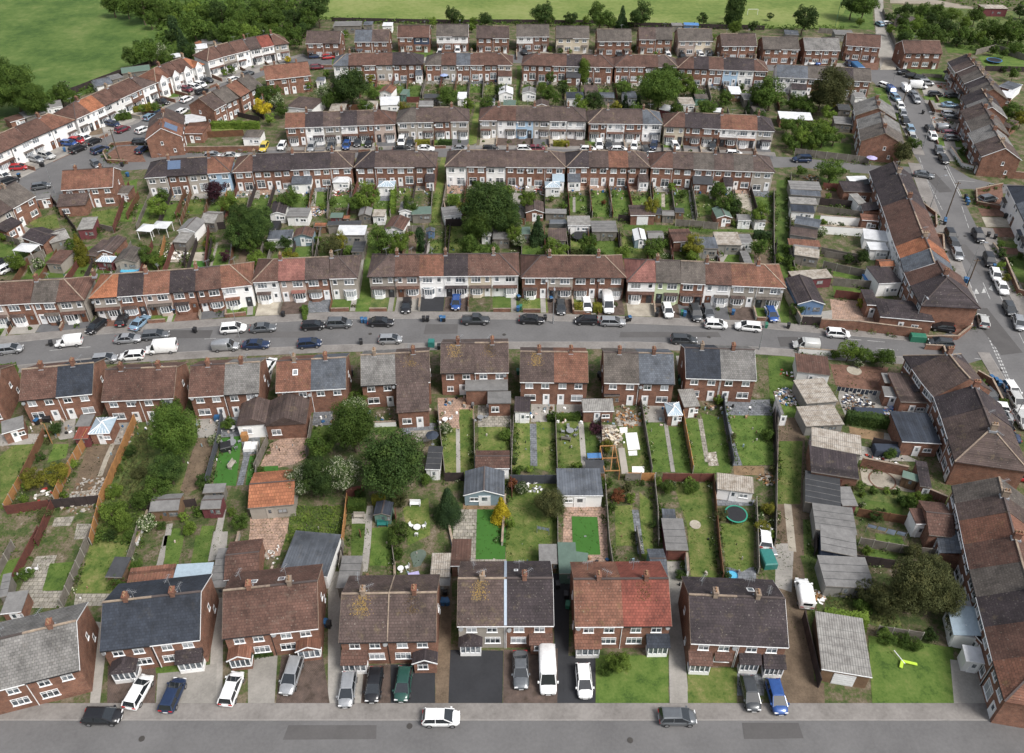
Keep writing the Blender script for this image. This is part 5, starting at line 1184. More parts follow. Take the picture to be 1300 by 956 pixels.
# projecting gabled bays on part of the white terrace
for k in (12, 13, 14, 15):
    h, p0, rz, w, D, o = TL[k]; b = MB(); x = w * .12; g = w * .52; b.add([(x, -.9, 0), (x + g, -.9, 0), (x + g, -.35, 0), (x, -.35, 0), (x, -.9, 5), (x + g, -.9, 5), (x + g, .5, 5), (x, .5, 5), (x + g / 2, -.9, 6.2), (x + g / 2, 1.6, 6.2)], [(0, 1, 5, 8, 4), (1, 2, 6, 5), (3, 0, 4, 7)])
    q = b.build('gabled_bay', WM['W'], h); r = MB(); e = .12
    r.bar((x - .1, -1.0, 4.95), (x + g / 2, -1.0, 6.3), .08, .16); r.bar((x + g + .1, -1.0, 4.95), (x + g / 2, -1.0, 6.3), .08, .16); r.build('bargeboard', UPVC, q)
    r = MB(); r.add([(x - .1, -1.02, 4.95), (x + g / 2, -1.02, 6.33), (x + g / 2, 2.2, 6.33), (x - .1, .5, 4.95), (x + g + .1, -1.02, 4.95), (x + g + .1, .5, 4.95)], [(0, 1, 2, 3), (1, 4, 5, 2)]); r.build('bay_roof', RM[['ob', 'rb', 'rb', 'or'][k - 12]], q)
    win(q, x + .3, -.9, .8, 1.6, 1.4, n=3); win(q, x + .3, -.9, 3.3, 1.6, 1.3, n=3)
GP = 'brick houses along the upper left roads'; ZP = 'by the upper left road'
def pair(pts, spec, style='SR', D=8.0, rh=2.4, zn=ZP, grp=GP, eh=5.0, hip=(0, 0), ch=1):
    r_ = row(pts, spec, style, D=D, rh=rh, hip=hip, nm='semi_detached_house', grp=grp, zn=zn, kindname='semi-detached house', chs=False, eh=eh)
    if ch:
        for h in r_: chimney(h[0], h[3] * .5, D / 2 + .1, eh + rh * .7, eh + rh + .7)
    return r_
pair([(272, 139), (287, 131), (303, 123.5)], 'br B,gb B'); pair([(306, 122), (318, 115), (333, 108)], 'ob B,gb B'); pair([(338, 101), (366, 98), (394, 95)], 'ob B,ob B')
P4 = pair([(231, 172), (233, 158), (234.5, 146)], 'ob B,br B', D=8.0)
P5 = pair([(77.5, 240.6), (110, 238.5), (142, 236.3)], 'ob B,ob B'); ext([P5[0]], 0, -.6, 5.6, 3.6, 2.7, 'br', 'B', 'pent', 1, 0)
P6 = pair([(-14, 281), (16, 264), (44.5, 248)], 'br P,gb B'); ext([P6[0]], 0, 1.0, 4, 2.6, 2.6, 'dk', 'B', 'pent')
P7 = pair([(-70, 330), (-40, 311), (-12, 292)], 'br P,dk B')
# ---- avenue, west side: rears face the gardens on the left (seen) ; facades run down the picture
GR = 'houses along the avenue'; ZR = 'along the avenue west side'
def avrow(pts, spec, **k): return row(pts, spec, k.pop('style', 'TR'), grp=GR, zn=ZR, **k)
A1 = avrow([(1103.5, 217), (1108.5, 230.5), (1114, 245.5), (1120, 262), (1126.5, 281), (1134, 304)][::1], 'dk B e,dk B x,dk B e,rb B x,rb W x', D=8.4, rh=2.6, hip=(0, 0))
A1b = avrow([(1134, 304), (1137, 312), (1143, 327), (1148, 345)], 'rb W x,or W x,sl W x', D=8.4, rh=2.6, hip=(0, 0), style='TR')
A2 = avrow([(1148, 345), (1156, 362), (1169, 386)], 'rb B x,dk B x', D=9.5, rh=2.8, hip=(0, 1))
A3 = avrow([(1147.7, 452), (1158, 467), (1171, 485), (1186, 503), (1196, 531), (1204, 556), (1212, 583)], 'dk B x,br B e,br B x,dk B x,br B x,br B x', D=9.0, rh=2.9, hip=(1, 1))
A4 = avrow([(1209, 616), (1213, 638), (1218, 660), (1224, 690), (1231, 722), (1240, 757), (1250, 795), (1261, 838), (1275, 886)], 'gb B x,br B x,ob B e,rb B x,gb B x,dk B e,rb B x,ob B x', D=9.0, rh=2.9, hip=(0, 1))
# two blocks gable-on at the top of the avenue
GT = pair([(1089, 186), (1122, 183), (1136, 180)][:0] or [(1131, 138.5), (1127.5, 127), (1124.5, 116)][:0] or [(1083, 131), (1084, 138), (1085.5, 146)], 'gy B,gy B', D=9.5, rh=2.4, zn='at the avenue top', grp=GR, style='SR')
GT2 = pair([(1088, 151), (1090, 164), (1092.5, 178)], 'gy B,gb B', D=9.5, rh=2.4, zn='at the avenue top', grp=GR)
# avenue, east side: stepping semis facing the road
ZE = 'along the avenue east side'
for p_, sp in (([(1203.5, 78), (1208, 84.5), (1213, 91.5)], 'dk B,br B'), ([(1213.5, 89), (1218.5, 97), (1224, 105.5)], 'br B,gb B'), ([(1224, 104), (1229.5, 112.5), (1235, 122)], 'dk B,gb B'), ([(1220, 122), (1226, 133), (1232, 145)], 'dk B,gy B'),
              ([(1219, 140), (1226, 153), (1234, 168)], 'br B,gb B'), ([(1229, 168), (1237, 182), (1246, 198)], 'gy B,br B')):
    pair(p_, sp, D=8.2, rh=2.4, zn=ZE, grp=GR, style='SG')
ER = row([(1279, 236), (1290, 258), (1303, 285), (1318, 318)], 'ds W,sl W,rb W', 'TF', D=9, rh=2.6, hip=(1, 0), grp=GR, zn=ZE)
row([(1322, 330), (1345, 372), (1372, 425)], 'rb B,dk B', 'TF', D=9, rh=2.6, hip=(0, 0), grp=GR, zn=ZE)
# ---------------------------------------------------------------- gardens: tables read off enlarged crops of the survey picture
RG = {}
for ci, ox in enumerate((0, 320, 640, 970)):
    for r_, oy in (('A', 680), ('B', 490), ('C', 310), ('D', 170), ('E', 0)): RG[r_ + str(ci)] = (ox, oy)
def K(r, x, y): ox, oy = RG[r]; return ox + float(x) / 3.939, oy + float(y) / 3.939
def pts_(r, toks): return [K(r, *t.split(',')) for t in toks]
PN = {'g': 'lawn', 'y': 'lawn', 'G': 'lawn', 'd': 'earth_bed', 'm': 'garden_plot', 'w': 'weedy_ground', 'c': 'concrete_yard', 's': 'patio', 'S': 'patio', 'b': 'driveway', 'B': 'driveway', 'k': 'patio', 'a': 'driveway', 'A': 'driveway', 'p': 'gravel_path', 't': 'timber_deck', 'r': 'rubble_ground'}
PLOTS = []
def soften(P):
    """hand-laid edges: each side gets a few slightly wandering points"""
    out = []
    for i in range(len(P)):
        a, b = Vector(P[i]), Vector(P[(i + 1) % len(P)]); L = (b - a).length; n = max(1, int(L / 7)); out.append(tuple(a))
        for k in range(1, n): q = a.lerp(b, k / n); out.append((q.x + rnd.uniform(-.5, .5), q.y + rnd.uniform(-.4, .4)))
    return out
def PATCH(txt):
    for l in txt.strip().splitlines():
        t = l.split()
        if not t: continue
        r, m = t[0], t[1]; lv = 4 if m in 'mw' else 6
        if m[-1].isdigit(): lv += int(m[-1]) * 2; m = m[0]
        p = pts_(r, t[2:]); patch(PN[m], soften(p) if m in 'gydmwr' else p, GM[m], lv)
def STRIPS(txt):
    for l in txt.strip().splitlines():
        t = l.split(); strip('garden_path', pts_(t[0], t[3:]), float(t[2]), GM[t[1]], 11)
FP = []
def FENCE(txt):
    for l in txt.strip().splitlines():
        t = l.split(); FP.append(pts_(t[0], t[3:])); fence(pts_(t[0], t[3:]), float(t[2]), t[1])
KD = {'s': 'shed', 'g': 'garage', 'h': 'summerhouse', 'o': 'outbuilding', 'e': 'extension', 'G': 'greenhouse', 'z': 'gazebo', 'v': 'conservatory', 'c': 'carport'}
def SHED(txt):
    for l in txt.strip().splitlines():
        t = l.split(); a, b = K(t[0], *t[1].split(',')), K(t[0], *t[2].split(','))
        shed(*a, *b, float(t[3]), float(t[4]), t[5], t[6], t[7], KD[t[8]], dr=t[9] if len(t) > 9 else 'd', parts=t[10] if len(t) > 10 else '')
def TREES(txt):
    for l in txt.strip().splitlines():
        for q in l.split(';'):
            t = q.split()
            if not t: continue
            u, v, r = float(t[0]), float(t[1]), float(t[2]); mk = t[3]; k = {'r': 'round', 'c': 'cone', 'k': 'col'}[t[4]] if len(t) > 4 else 'round'; tall = float(t[5]) if len(t) > 5 else {'round': rnd.uniform(.85, 1.1), 'cone': 1.8, 'col': 2.2}[k]
            tree(u, v, r, mk, k, tall, low=1 if len(t) > 6 else 0)
PATCH("""
B0 y 0,350 60,300 215,275 110,490 35,620 0,615
B0 m 110,490 215,290 235,385 345,290 440,270 360,440 285,590 50,625
B0 g 270,290 345,290 330,360 235,385
B0 c 0,240 215,240 170,290 0,300
B0 c 250,200 380,160 370,260 300,270
B0 d 440,300 640,285 515,580 340,590
B0 r 350,530 530,515 510,580 340,585
B0 c2 545,190 690,170 635,290 560,295
B0 w 700,180 990,200 900,560 520,600 560,480
B0 d 985,260 1085,265 1030,500 930,540 900,520
B0 c 980,160 1115,140 1095,255 990,260
B0 G 1108,262 1212,250 1180,500 1065,497
B0 S 1110,150 1300,130 1300,335 1215,348 1208,250 1104,258
B0 G 1250,350 1292,345 1275,490 1228,497
B0 m 0,640 260,610 190,800 0,800
B0 m2 270,620 505,590 455,800 195,800
B0 s2 275,660 375,652 350,700 260,705
B0 s2 385,690 475,690 455,760 370,770
B0 w 520,600 730,620 680,800 465,800
B0 m 740,650 1240,560 1200,800 690,800
B0 g 850,715 905,712 890,800 835,800
B0 g 1010,700 1075,700 1045,800 985,800
B0 k 1250,715 1310,660 1310,800 1240,800
B1 k -10,655 185,660 168,800 -10,800
B1 k 90,290 290,195 272,360 215,390 45,428 30,425
B1 S 310,115 405,112 402,195 300,198
B1 g 305,200 400,200 350,330 280,360
B1 G2 50,403 132,400 130,425 48,428
B1 m 400,60 930,60 950,460 400,460
B1 g 610,205 720,200 715,240 615,245
B1 S2 735,190 932,185 935,245 760,245
B1 s3 790,225 932,220 925,265 830,290
B1 k 928,60 1108,60 1108,215 935,215
B1 y2 942,213 1022,210 1030,442 966,445
B1 y2 1036,118 1104,116 1112,445 1038,442
B1 s 1128,98 1292,98 1294,206 1130,206
B1 y2 1134,206 1292,206 1284,336 1130,336
B1 m 460,470 1000,470 1000,1000 455,1000
B1 g2 500,690 572,690 562,900 492,900
B1 g2 600,710 692,705 700,900 588,900
B1 c2 498,630 582,630 576,688 500,690
B1 y2 755,610 882,560 892,745 780,800
B1 w 190,600 462,600 445,800 178,800
B1 t 1055,585 1265,580 1265,618 1055,618
B1 s2 1000,618 1126,618 1120,905 1010,830
B1 G2 1125,618 1272,618 1266,868 1118,868
B1 s2 1118,868 1272,868 1272,895 1118,895
B2 c 135,75 252,85 252,160 215,180 135,180
B2 y2 50,180 130,180 132,402 60,440 40,430
B2 y2 160,180 250,180 257,437 152,410
B2 w 262,160 480,160 490,435 265,435
B2 y2 280,182 380,182 392,425 280,430
B2 c2 262,85 395,90 395,150 262,150
B2 g2 395,220 475,220 476,326 400,330
B2 r 488,195 562,195 562,312 492,312
B2 r2 560,120 682,160 684,202 568,202
B2 y2 568,203 692,203 735,437 612,437 598,310
B2 c 685,95 815,95 803,182 697,182
B2 g2 703,185 802,185 832,432 740,432
B2 g2 820,203 892,205 935,434 854,432
B2 g2 905,165 972,165 1014,385 1132,438 942,434
B2 g2 985,135 1092,160 1135,437 1032,402
B2 r3 1015,335 1060,330 1074,400 1022,402
B2 S 1098,72 1345,68 1345,150 1120,148 1150,260 1192,397 1145,402 1095,160
B2 g2 1122,147 1343,150 1347,395 1192,398 1148,268
B2 t 1145,400 1300,402 1300,447 1150,447
B2 y 28,490 262,490 262,900 5,900
B2 k 298,608 508,604 522,900 292,900
B2 G2 338,652 466,656 482,845 344,845
B2 m 500,480 750,480 790,950 525,950
B2 y2 553,600 642,596 655,800 560,800
B2 y2 675,530 745,590 745,900 690,850
B2 m 755,480 850,490 915,700 900,760 790,700
B2 y2 845,490 1030,485 1068,975 935,975 915,700
B2 m 1040,480 1255,540 1270,930 1085,975
B2 y2 1082,690 1247,680 1247,900 1190,930 1108,900
B2 S2 1060,570 1255,570 1240,600 1060,600
A0 g 0,140 120,100 60,245 0,250
A0 s2 180,105 285,98 205,345 90,290
A0 g2 250,140 385,130 340,272 212,277
A0 s 190,280 342,275 320,362 140,362
A0 y2 478,-40 665,-40 600,292 378,292
A0 s2 378,290 565,290 545,352 370,352
A0 m 700,-10 1120,-10 1100,200 620,240
A0 g3 840,0 922,0 892,150 820,140
A0 g3 980,0 1062,0 1032,180 945,187
A0 t 645,165 860,150 865,190 640,195
A0 c2 1070,-20 1140,-20 1130,110 1040,130
A1 k -10,-10 168,-10 140,100 -10,130
A1 y 170,-10 452,-10 440,130 150,70
A1 m 880,0 990,0 985,130 890,130
A1 S 985,0 1118,0 1115,70 1000,70
A0 c 480,430 545,440 500,838 450,838
A0 c 1070,290 1118,290 1112,838 1040,838
A0 B 540,650 785,648 775,838 535,838
A0 c2 790,688 1085,640 1080,838 780,838
A0 g3 778,640 915,636 918,680 780,690
A1 c 380,180 445,180 442,838 380,838
A1 d 918,230 1000,230 992,838 915,838
A1 a2 992,572 1256,576 1252,838 982,838
A1 B 148,600 352,580 388,838 120,838
A1 c -20,600 128,600 112,838 -20,838
A1 B2 560,650 692,645 692,838 545,838
A1 a2 693,645 915,640 915,838 693,838
A1 c2 432,650 560,650 545,838 425,838
A2 a 240,190 330,190 322,600 300,838 262,838
A2 B -2,572 268,565 266,838 -5,838
A2 a2 300,602 456,600 456,838 296,838
A2 g2 458,600 822,600 822,838 458,838
A2 c2 815,130 908,130 885,380 925,838 828,838
A2 y2 918,665 1165,660 1165,838 918,838
A2 S 1165,690 1300,690 1300,800 1165,800
A2 S2 1110,160 1260,160 1260,240 1100,235
B3 c 380,0 600,0 680,140 410,160 370,60
B3 t2 425,203 602,235 592,278 430,252
B3 c3 600,235 684,250 682,292 598,282
B3 p2 478,405 700,440 790,470 772,540 492,492
B3 w 300,480 780,530 900,580 760,690 300,620
B3 g2 505,568 692,600 692,645 505,640
B3 m 462,650 760,695 760,800 462,790
B3 g3 555,735 690,758 700,790 560,790
B3 c2 480,300 700,340 780,380 470,370
A3 m 460,0 980,60 960,500 470,420
A3 g2 500,55 672,100 652,160 498,140
A3 w2 300,280 640,300 700,480 310,400
A3 g2 520,500 945,560 955,900 545,900
A3 c2 930,620 1110,640 1110,900 955,900
A3 w 180,100 300,100 300,330 240,330
C3 b 330,600 622,618 590,735 360,712
C3 g 20,560 160,560 200,680 205,800 30,800
C3 k 330,275 505,285 578,392 342,388
C3 c2 185,350 340,330 340,395 190,398
C3 g2 340,205 512,232 510,252 350,248
C3 g2 345,135 560,168 500,185 345,160
C3 b2 885,385 900,328 1012,330 1022,402 965,455 855,420
C3 g 1225,100 1300,110 1300,190 1230,185
C3 k 1175,10 1300,20 1300,50 1190,48
D3 g 90,25 435,50 435,108 150,95
D3 m 150,170 430,180 430,270 150,260
D3 g2 280,215 378,232 380,260 290,255
D3 d 290,280 460,300 460,340 280,320
D3 g2 262,408 400,418 480,430 440,440 250,425
D3 p2 275,443 500,458 498,500 265,492
D3 m 270,500 560,600 560,700 140,690
D3 g2 712,242 742,250 806,312 740,316
D3 d2 740,320 850,340 860,440 770,420
D3 b3 780,430 862,445 856,470 790,462
D3 d3 815,505 885,515 890,590 840,590
D3 B3 845,600 905,600 930,700 850,700
D3 g 905,35 985,40 1025,105 1150,150 1160,205 990,160 935,85
D3 b 1055,290 1190,262 1200,352 1080,357
D3 b2 1068,372 1192,380 1204,415 1090,412
D3 p2 1088,416 1232,420 1246,468 1110,466
D3 b2 1110,470 1252,470 1268,518 1128,516
D3 y2 1150,530 1290,540 1300,580 1160,560
D3 b2 1165,568 1300,575 1300,605 1180,600
D3 g2 1190,615 1300,620 1300,709 1215,700
E3 c 782,420 965,420 975,640 850,640
E3 g3 795,480 968,488 972,518 820,516
E3 g3 840,545 880,545 900,575 850,575
E3 g 690,325 900,350 938,412 830,402 720,355
E3 g2 545,438 600,440 652,565 640,592 560,470
E3 g 1070,285 1165,268 1300,302 1300,352 1110,342
E3 g 480,0 480,60 530,110 380,130 370,90
E3 w 640,20 1300,60 1300,300 1060,260 900,200 660,190
E3 g2 895,215 1050,230 1060,270 920,265
E3 p2 600,300 640,300 660,350 580,350
E3 b2 500,290 580,290 570,350 480,350
E3 c2 190,310 470,320 480,345 200,340
D2 c -10,290 105,300 100,440 0,440
D2 g2 320,312 418,310 412,395 320,395
D2 g2 440,282 522,285 527,415 436,415
D2 g2 540,280 626,285 630,415 540,415
D2 g2 635,315 712,315 714,347 635,347
D2 g2 745,295 787,295 784,362 745,360
D2 p3 787,300 803,300 805,368 787,365
D2 g2 806,300 840,300 840,338 806,336
D2 g2 855,280 922,280 928,422 856,382
D2 y2 950,325 1002,325 1008,407 956,405
D2 g2 1008,325 1048,325 1048,405 1012,405
D2 p2 1165,300 1232,300 1242,392 1170,362
D2 g 590,455 850,458 1060,475 1300,482 1300,495 600,482
D2 y2 330,520 440,492 442,608 330,606
D2 g2 450,535 572,512 578,612 450,602
D2 y2 590,495 655,562 742,572 742,625 590,622
D2 g2 90,570 205,570 195,625 85,625
D2 m2 740,560 850,500 850,640 742,640
D2 w2 850,545 980,560 980,640 850,640
D2 g3 1130,590 1190,570 1195,650 1090,650
D2 c2 1075,590 1130,590 1125,640 1080,640
D2 d2 1250,545 1340,545 1340,650 1250,650
D1 y2 975,462 1072,462 1066,603 975,603
D1 y2 894,535 962,535 962,603 890,603
D1 c2 864,535 890,535 886,603 860,603
D1 g2 320,290 387,290 376,362 320,362
D1 c2 298,290 325,290 316,362 293,362
D1 g2 203,302 292,300 286,346 203,346
D1 g2 0,332 82,330 72,402 -10,402
D1 g2 193,568 300,566 296,622 190,622
D1 y2 735,270 812,275 806,312 733,310
D1 S2 645,290 695,290 690,335 640,335
D1 k2 975,260 1070,260 1060,300 975,300
D1 g2 975,300 1055,300 1020,365 975,360
D1 d2 785,500 830,500 820,603 780,603
D1 k3 290,365 370,362 350,410 290,410
D0 y2 460,390 602,372 577,460 470,462
D0 g2 598,250 690,225 660,440 600,440 640,300
D0 g2 692,352 760,352 742,440 680,440
D0 g2 820,362 902,342 872,440 800,440
D0 y2 1155,322 1250,318 1242,402 1140,402
D0 y2 940,332 1022,322 1012,402 920,402
D0 c2 1180,290 1300,280 1300,320 1160,325
D0 g 0,545 60,560 190,600 60,642 0,632
D0 p3 950,595 1032,590 1026,636 945,636
D0 G3 945,640 1026,636 1022,667 940,667
D0 d2 1200,580 1285,570 1252,657 1190,657
D0 r2 850,540 922,540 912,642 850,642
D0 g3 1090,570 1142,570 1132,652 1080,652
D0 g2 240,580 480,560 480,700 200,700
D0 w2 690,560 800,560 790,700 690,700
D0 b 540,100 590,62 690,60 730,140 640,142 540,140
D0 y2 130,440 280,400 300,470 200,480
D0 c2 40,500 120,460 210,500 100,560
E0 y2 960,640 1060,622 1222,650 1202,668 980,672
E0 y2 0,300 0,300 0,300
E0 c 1040,380 1300,310 1300,360 1060,430
E0 c 790,470 1040,370 1060,430 780,560
E0 g2 850,460 910,460 890,485 840,490
E0 c 400,660 780,480 760,560 540,680 380,720
D0 c -10,190 400,0 540,-20 480,40 130,200 0,240
E0 d2 440,650 510,640 520,670 450,680
E1 g2 780,430 858,430 842,487 775,487
E1 g3 700,250 900,250 910,285 820,285 700,265
E1 A 260,280 400,280 400,345 300,345
E1 y2 1170,425 1230,425 1230,475 1165,475
E1 g2 1085,420 1150,420 1140,465 1085,465
E1 y2 580,410 620,410 620,440 580,440
E2 g3 690,260 760,260 760,280 680,280
E2 p2 345,250 445,250 440,280 340,280
""".replace('E0 y2 0,300 0,300 0,300\n', ''))
STRIPS("""
B0 p .35 565,290 530,370 500,452
B0 S .45 1235,345 1200,497
B0 c .4 850,690 830,800
B0 c .45 1115,620 1080,800
B1 c .45 590,600 576,800 560,930
B1 c .3 1029,215 1032,440
B2 S .5 145,190 149,402
B2 c .4 384,180 402,420
B2 c .3 807,185 845,432
B2 s .35 980,165 1016,382
B2 S .45 655,620 685,840
A0 c .4 835,0 798,150
D2 c .3 350,315 350,392
D2 c .35 530,280 533,415
D0 c .5 1160,300 1100,460
""")
# two rings let into the paving
def ring(u, v, r, w, mat, n=40):
    c = W(u, v); b = MB(); z = .085; b.add([(q * cos(2 * pi * i / n), q * sin(2 * pi * i / n), z) for q in (r, r + w) for i in range(n)], [(i, (i + 1) % n, n + (i + 1) % n, n + i)[::-1] for i in range(n)])
    structure(b.build('paving_ring', mat, None, (c.x, c.y, 0)))
def disc(u, v, r, mat, name, z=.09):
    c = W(u, v); b = MB(); b.cyl((0, 0, 0), (0, 0, z), r, n=28, smooth=False); return b.build(name, mat, None, (c.x, c.y, 0))
ring(*K('B3', 590, 473), 1.7, .2, GM['b']); structure(disc(*K('C3', 450, 633), 1.2, GM['p'], 'paving_circle'))
tag(disc(*K('B2', 955, 695), .75, GM['p'], 'fire_pit', .12), 'round stone fire pit set in the lawn', 'fire pit')
FENCE("""
B0 o 1.6 112,490 35,630
B0 o 1.7 240,232 262,288
B0 b 1.6 230,250 112,490
B0 o 1.9 455,262 335,465 283,592
B0 o 1.8 692,165 560,480 513,590
B0 r 1.7 40,642 260,612
B0 d 1.7 260,612 508,590
B0 r 1.6 272,612 192,800
B0 o 1.6 512,592 462,800
B0 n 1.7 1118,150 1104,255 1038,500
B0 w .8 745,640 688,800
B0 t 1.6 1300,320 1285,480 1270,500
B0 d 1.5 745,632 985,600
B1 t 1.7 82,290 18,432
B1 t 1.6 302,190 275,362
B1 w 1.0 612,205 722,200
B1 t 1.5 930,130 938,215 966,462
B1 t 1.3 1112,170 1114,452
B1 t 1.3 1294,200 1298,452
B1 d 1.7 966,478 1060,475
B1 r 1.8 478,560 560,540
B1 o 1.7 480,580 455,800
B1 t 1.5 460,800 440,930
B1 w .6 984,700 1012,830
B1 r 1.6 720,650 722,690
B1 r 1.5 1294,490 1300,560
B1 t 1.3 700,800 715,910
B2 t 1.4 47,178 36,440
B2 t 1.4 256,165 265,440
B2 d 1.4 480,170 494,437
B2 t 1.4 682,92 737,440
B2 o 1.6 890,160 942,440
B2 n 1.7 1092,70 1098,150 1142,402
B2 d 1.8 1345,150 1355,420
B2 n 1.7 30,488 265,488
B2 t 1.5 605,475 755,472
B2 o 1.6 610,472 752,475
B2 r 1.6 790,478 1040,478
B2 t 1.4 502,480 524,800 545,940
B2 t 1.4 748,480 765,640 770,800
B2 b 1.5 1042,478 1070,800 1090,975
B2 t 1.4 1255,590 1268,940
B2 c .8 5,560 -10,800
B2 t 1.4 266,600 268,830
A0 r 1.5 205,-10 45,300
A0 t 1.7 470,-10 318,362
A0 t 1.6 700,-10 618,245
A0 t 1.5 75,60 0,200
A0 c .8 1200,0 1180,80
A1 d 1.6 455,100 440,130
A1 w .5 713,150 716,220
A1 b 1.2 540,0 545,10
A2 w 1.8 905,130 912,220
A2 t 1.5 660,-10 680,110
B3 t 1.6 60,80 60,300 50,800
B3 k 1.9 478,405 705,450
B3 k 1.7 785,545 900,595
B3 b 1.6 462,652 770,700
B3 w 2.0 218,20 222,100
B3 d 1.7 535,300 690,330
A3 t 1.6 470,50 745,98 970,120
A3 t 1.6 560,490 780,525
A3 d 1.7 300,120 640,165
A3 d 1.5 250,0 250,100
A3 d 1.8 190,420 270,760
C3 k 2.0 275,420 460,430 770,470
C3 k .9 790,480 962,478 1030,425 1040,345 920,325
C3 d 1.9 185,405 275,408
C3 r 1.7 350,268 515,285
C3 t 1.7 340,208 530,222
C3 t 1.7 290,122 560,180
C3 t 1.5 300,65 480,95
C3 w 1.1 170,545 400,560
C3 c 1.6 90,240 180,405
C3 k 1.1 1200,90 1265,250 1300,260
C3 k 1.2 1060,660 1130,700 1180,800
C3 d 1.6 60,0 45,140
C3 k 1.0 800,525 890,530 900,560
D3 t 1.9 150,108 520,152
D3 r 1.7 290,278 392,285
D3 d 1.7 272,355 432,370
D3 t 1.7 262,392 486,425
D3 w 1.9 275,445 500,462
D3 w 1.9 265,497 495,512
D3 t 1.6 280,600 480,640
D3 w 1.1 930,85 985,165 1165,215
D3 k 1.6 1170,215 1300,225
D3 k .9 1055,290 1060,355 1190,380
D3 k .8 1060,290 1190,262
D3 t 1.4 45,300 45,560 50,700
D3 t 1.4 130,220 125,600 150,700
D3 w .6 705,245 740,318
D3 k .8 740,320 855,410 858,470
D3 k .9 820,510 890,520 895,595
D3 c .8 1140,560 1200,640 1230,709
E3 t 1.8 1055,275 1150,250 1300,303
E3 t 1.6 270,165 350,170
E3 e 3.0 355,135 385,10
E3 t 1.5 590,60 640,200 690,330
E3 b 1.4 820,520 850,580
E3 d 1.6 1100,355 1300,360
D2 t 1.7 855,462 1065,480
D2 t 1.4 427,290 430,412
D2 t 1.4 530,285 533,412
D2 d 1.5 570,435 640,442
D2 t 1.5 945,290 955,430
D2 t 1.5 1145,300 1170,420
D2 b 1.5 740,260 742,350
D2 d 1.5 440,470 446,610
D2 d 1.4 575,500 582,620
D2 d 1.5 328,500 330,612
D2 b 1.5 820,500 835,640
D2 t 1.5 1188,560 1205,650
D2 b 1.5 0,445 105,455
D1 d 1.7 970,462 1078,462
D1 d 1.5 970,460 966,605
D1 d 1.5 1078,462 1078,603
D1 t 1.5 750,492 860,490
D1 t 1.5 905,270 895,440
D1 t 1.5 296,265 290,420
D1 t 1.4 385,280 378,420
D1 t 1.5 60,570 45,630
D1 t 1.5 315,470 305,620
D1 t 1.6 560,490 530,620
D1 t 1.4 497,260 505,360
D1 c 1.1 958,345 975,440
D0 r 1.7 652,270 575,495
D0 b 1.6 698,320 640,430
D0 b 1.6 942,285 885,425
D0 o 1.6 1142,310 1100,460
D0 t 1.5 1255,330 1240,400
D0 r 1.7 1050,480 1032,668
D0 d 1.7 1080,480 1130,475
D0 o 1.5 830,540 795,690
D0 t 1.7 0,525 110,565
D0 t 1.7 60,690 230,615
D0 t 1.7 165,700 225,640
D0 d 1.7 255,330 385,495
D0 t 1.4 475,470 570,495
D0 k .8 520,100 560,60 700,48
D0 k .9 520,108 540,145 640,150
D0 d 1.4 935,600 925,670
D0 k 1.6 900,95 1300,90
D0 t 1.5 590,600 560,690
E0 d 1.8 345,478 600,380 865,300
E0 b 1.7 1020,690 1220,680
E0 d 1.4 1130,570 1300,610
E1 b 1.7 475,553 560,553
E1 r 1.6 775,512 838,512
E1 t 1.5 775,425 775,490
E1 t 1.5 862,425 845,490
E1 t 1.5 1085,415 1085,470
E1 d 1.6 0,555 60,600
E1 d 1.4 400,108 900,118
E1 d 1.4 900,118 1300,118
E2 d 1.4 0,118 480,122
E2 d 1.5 480,130 1300,150
""")
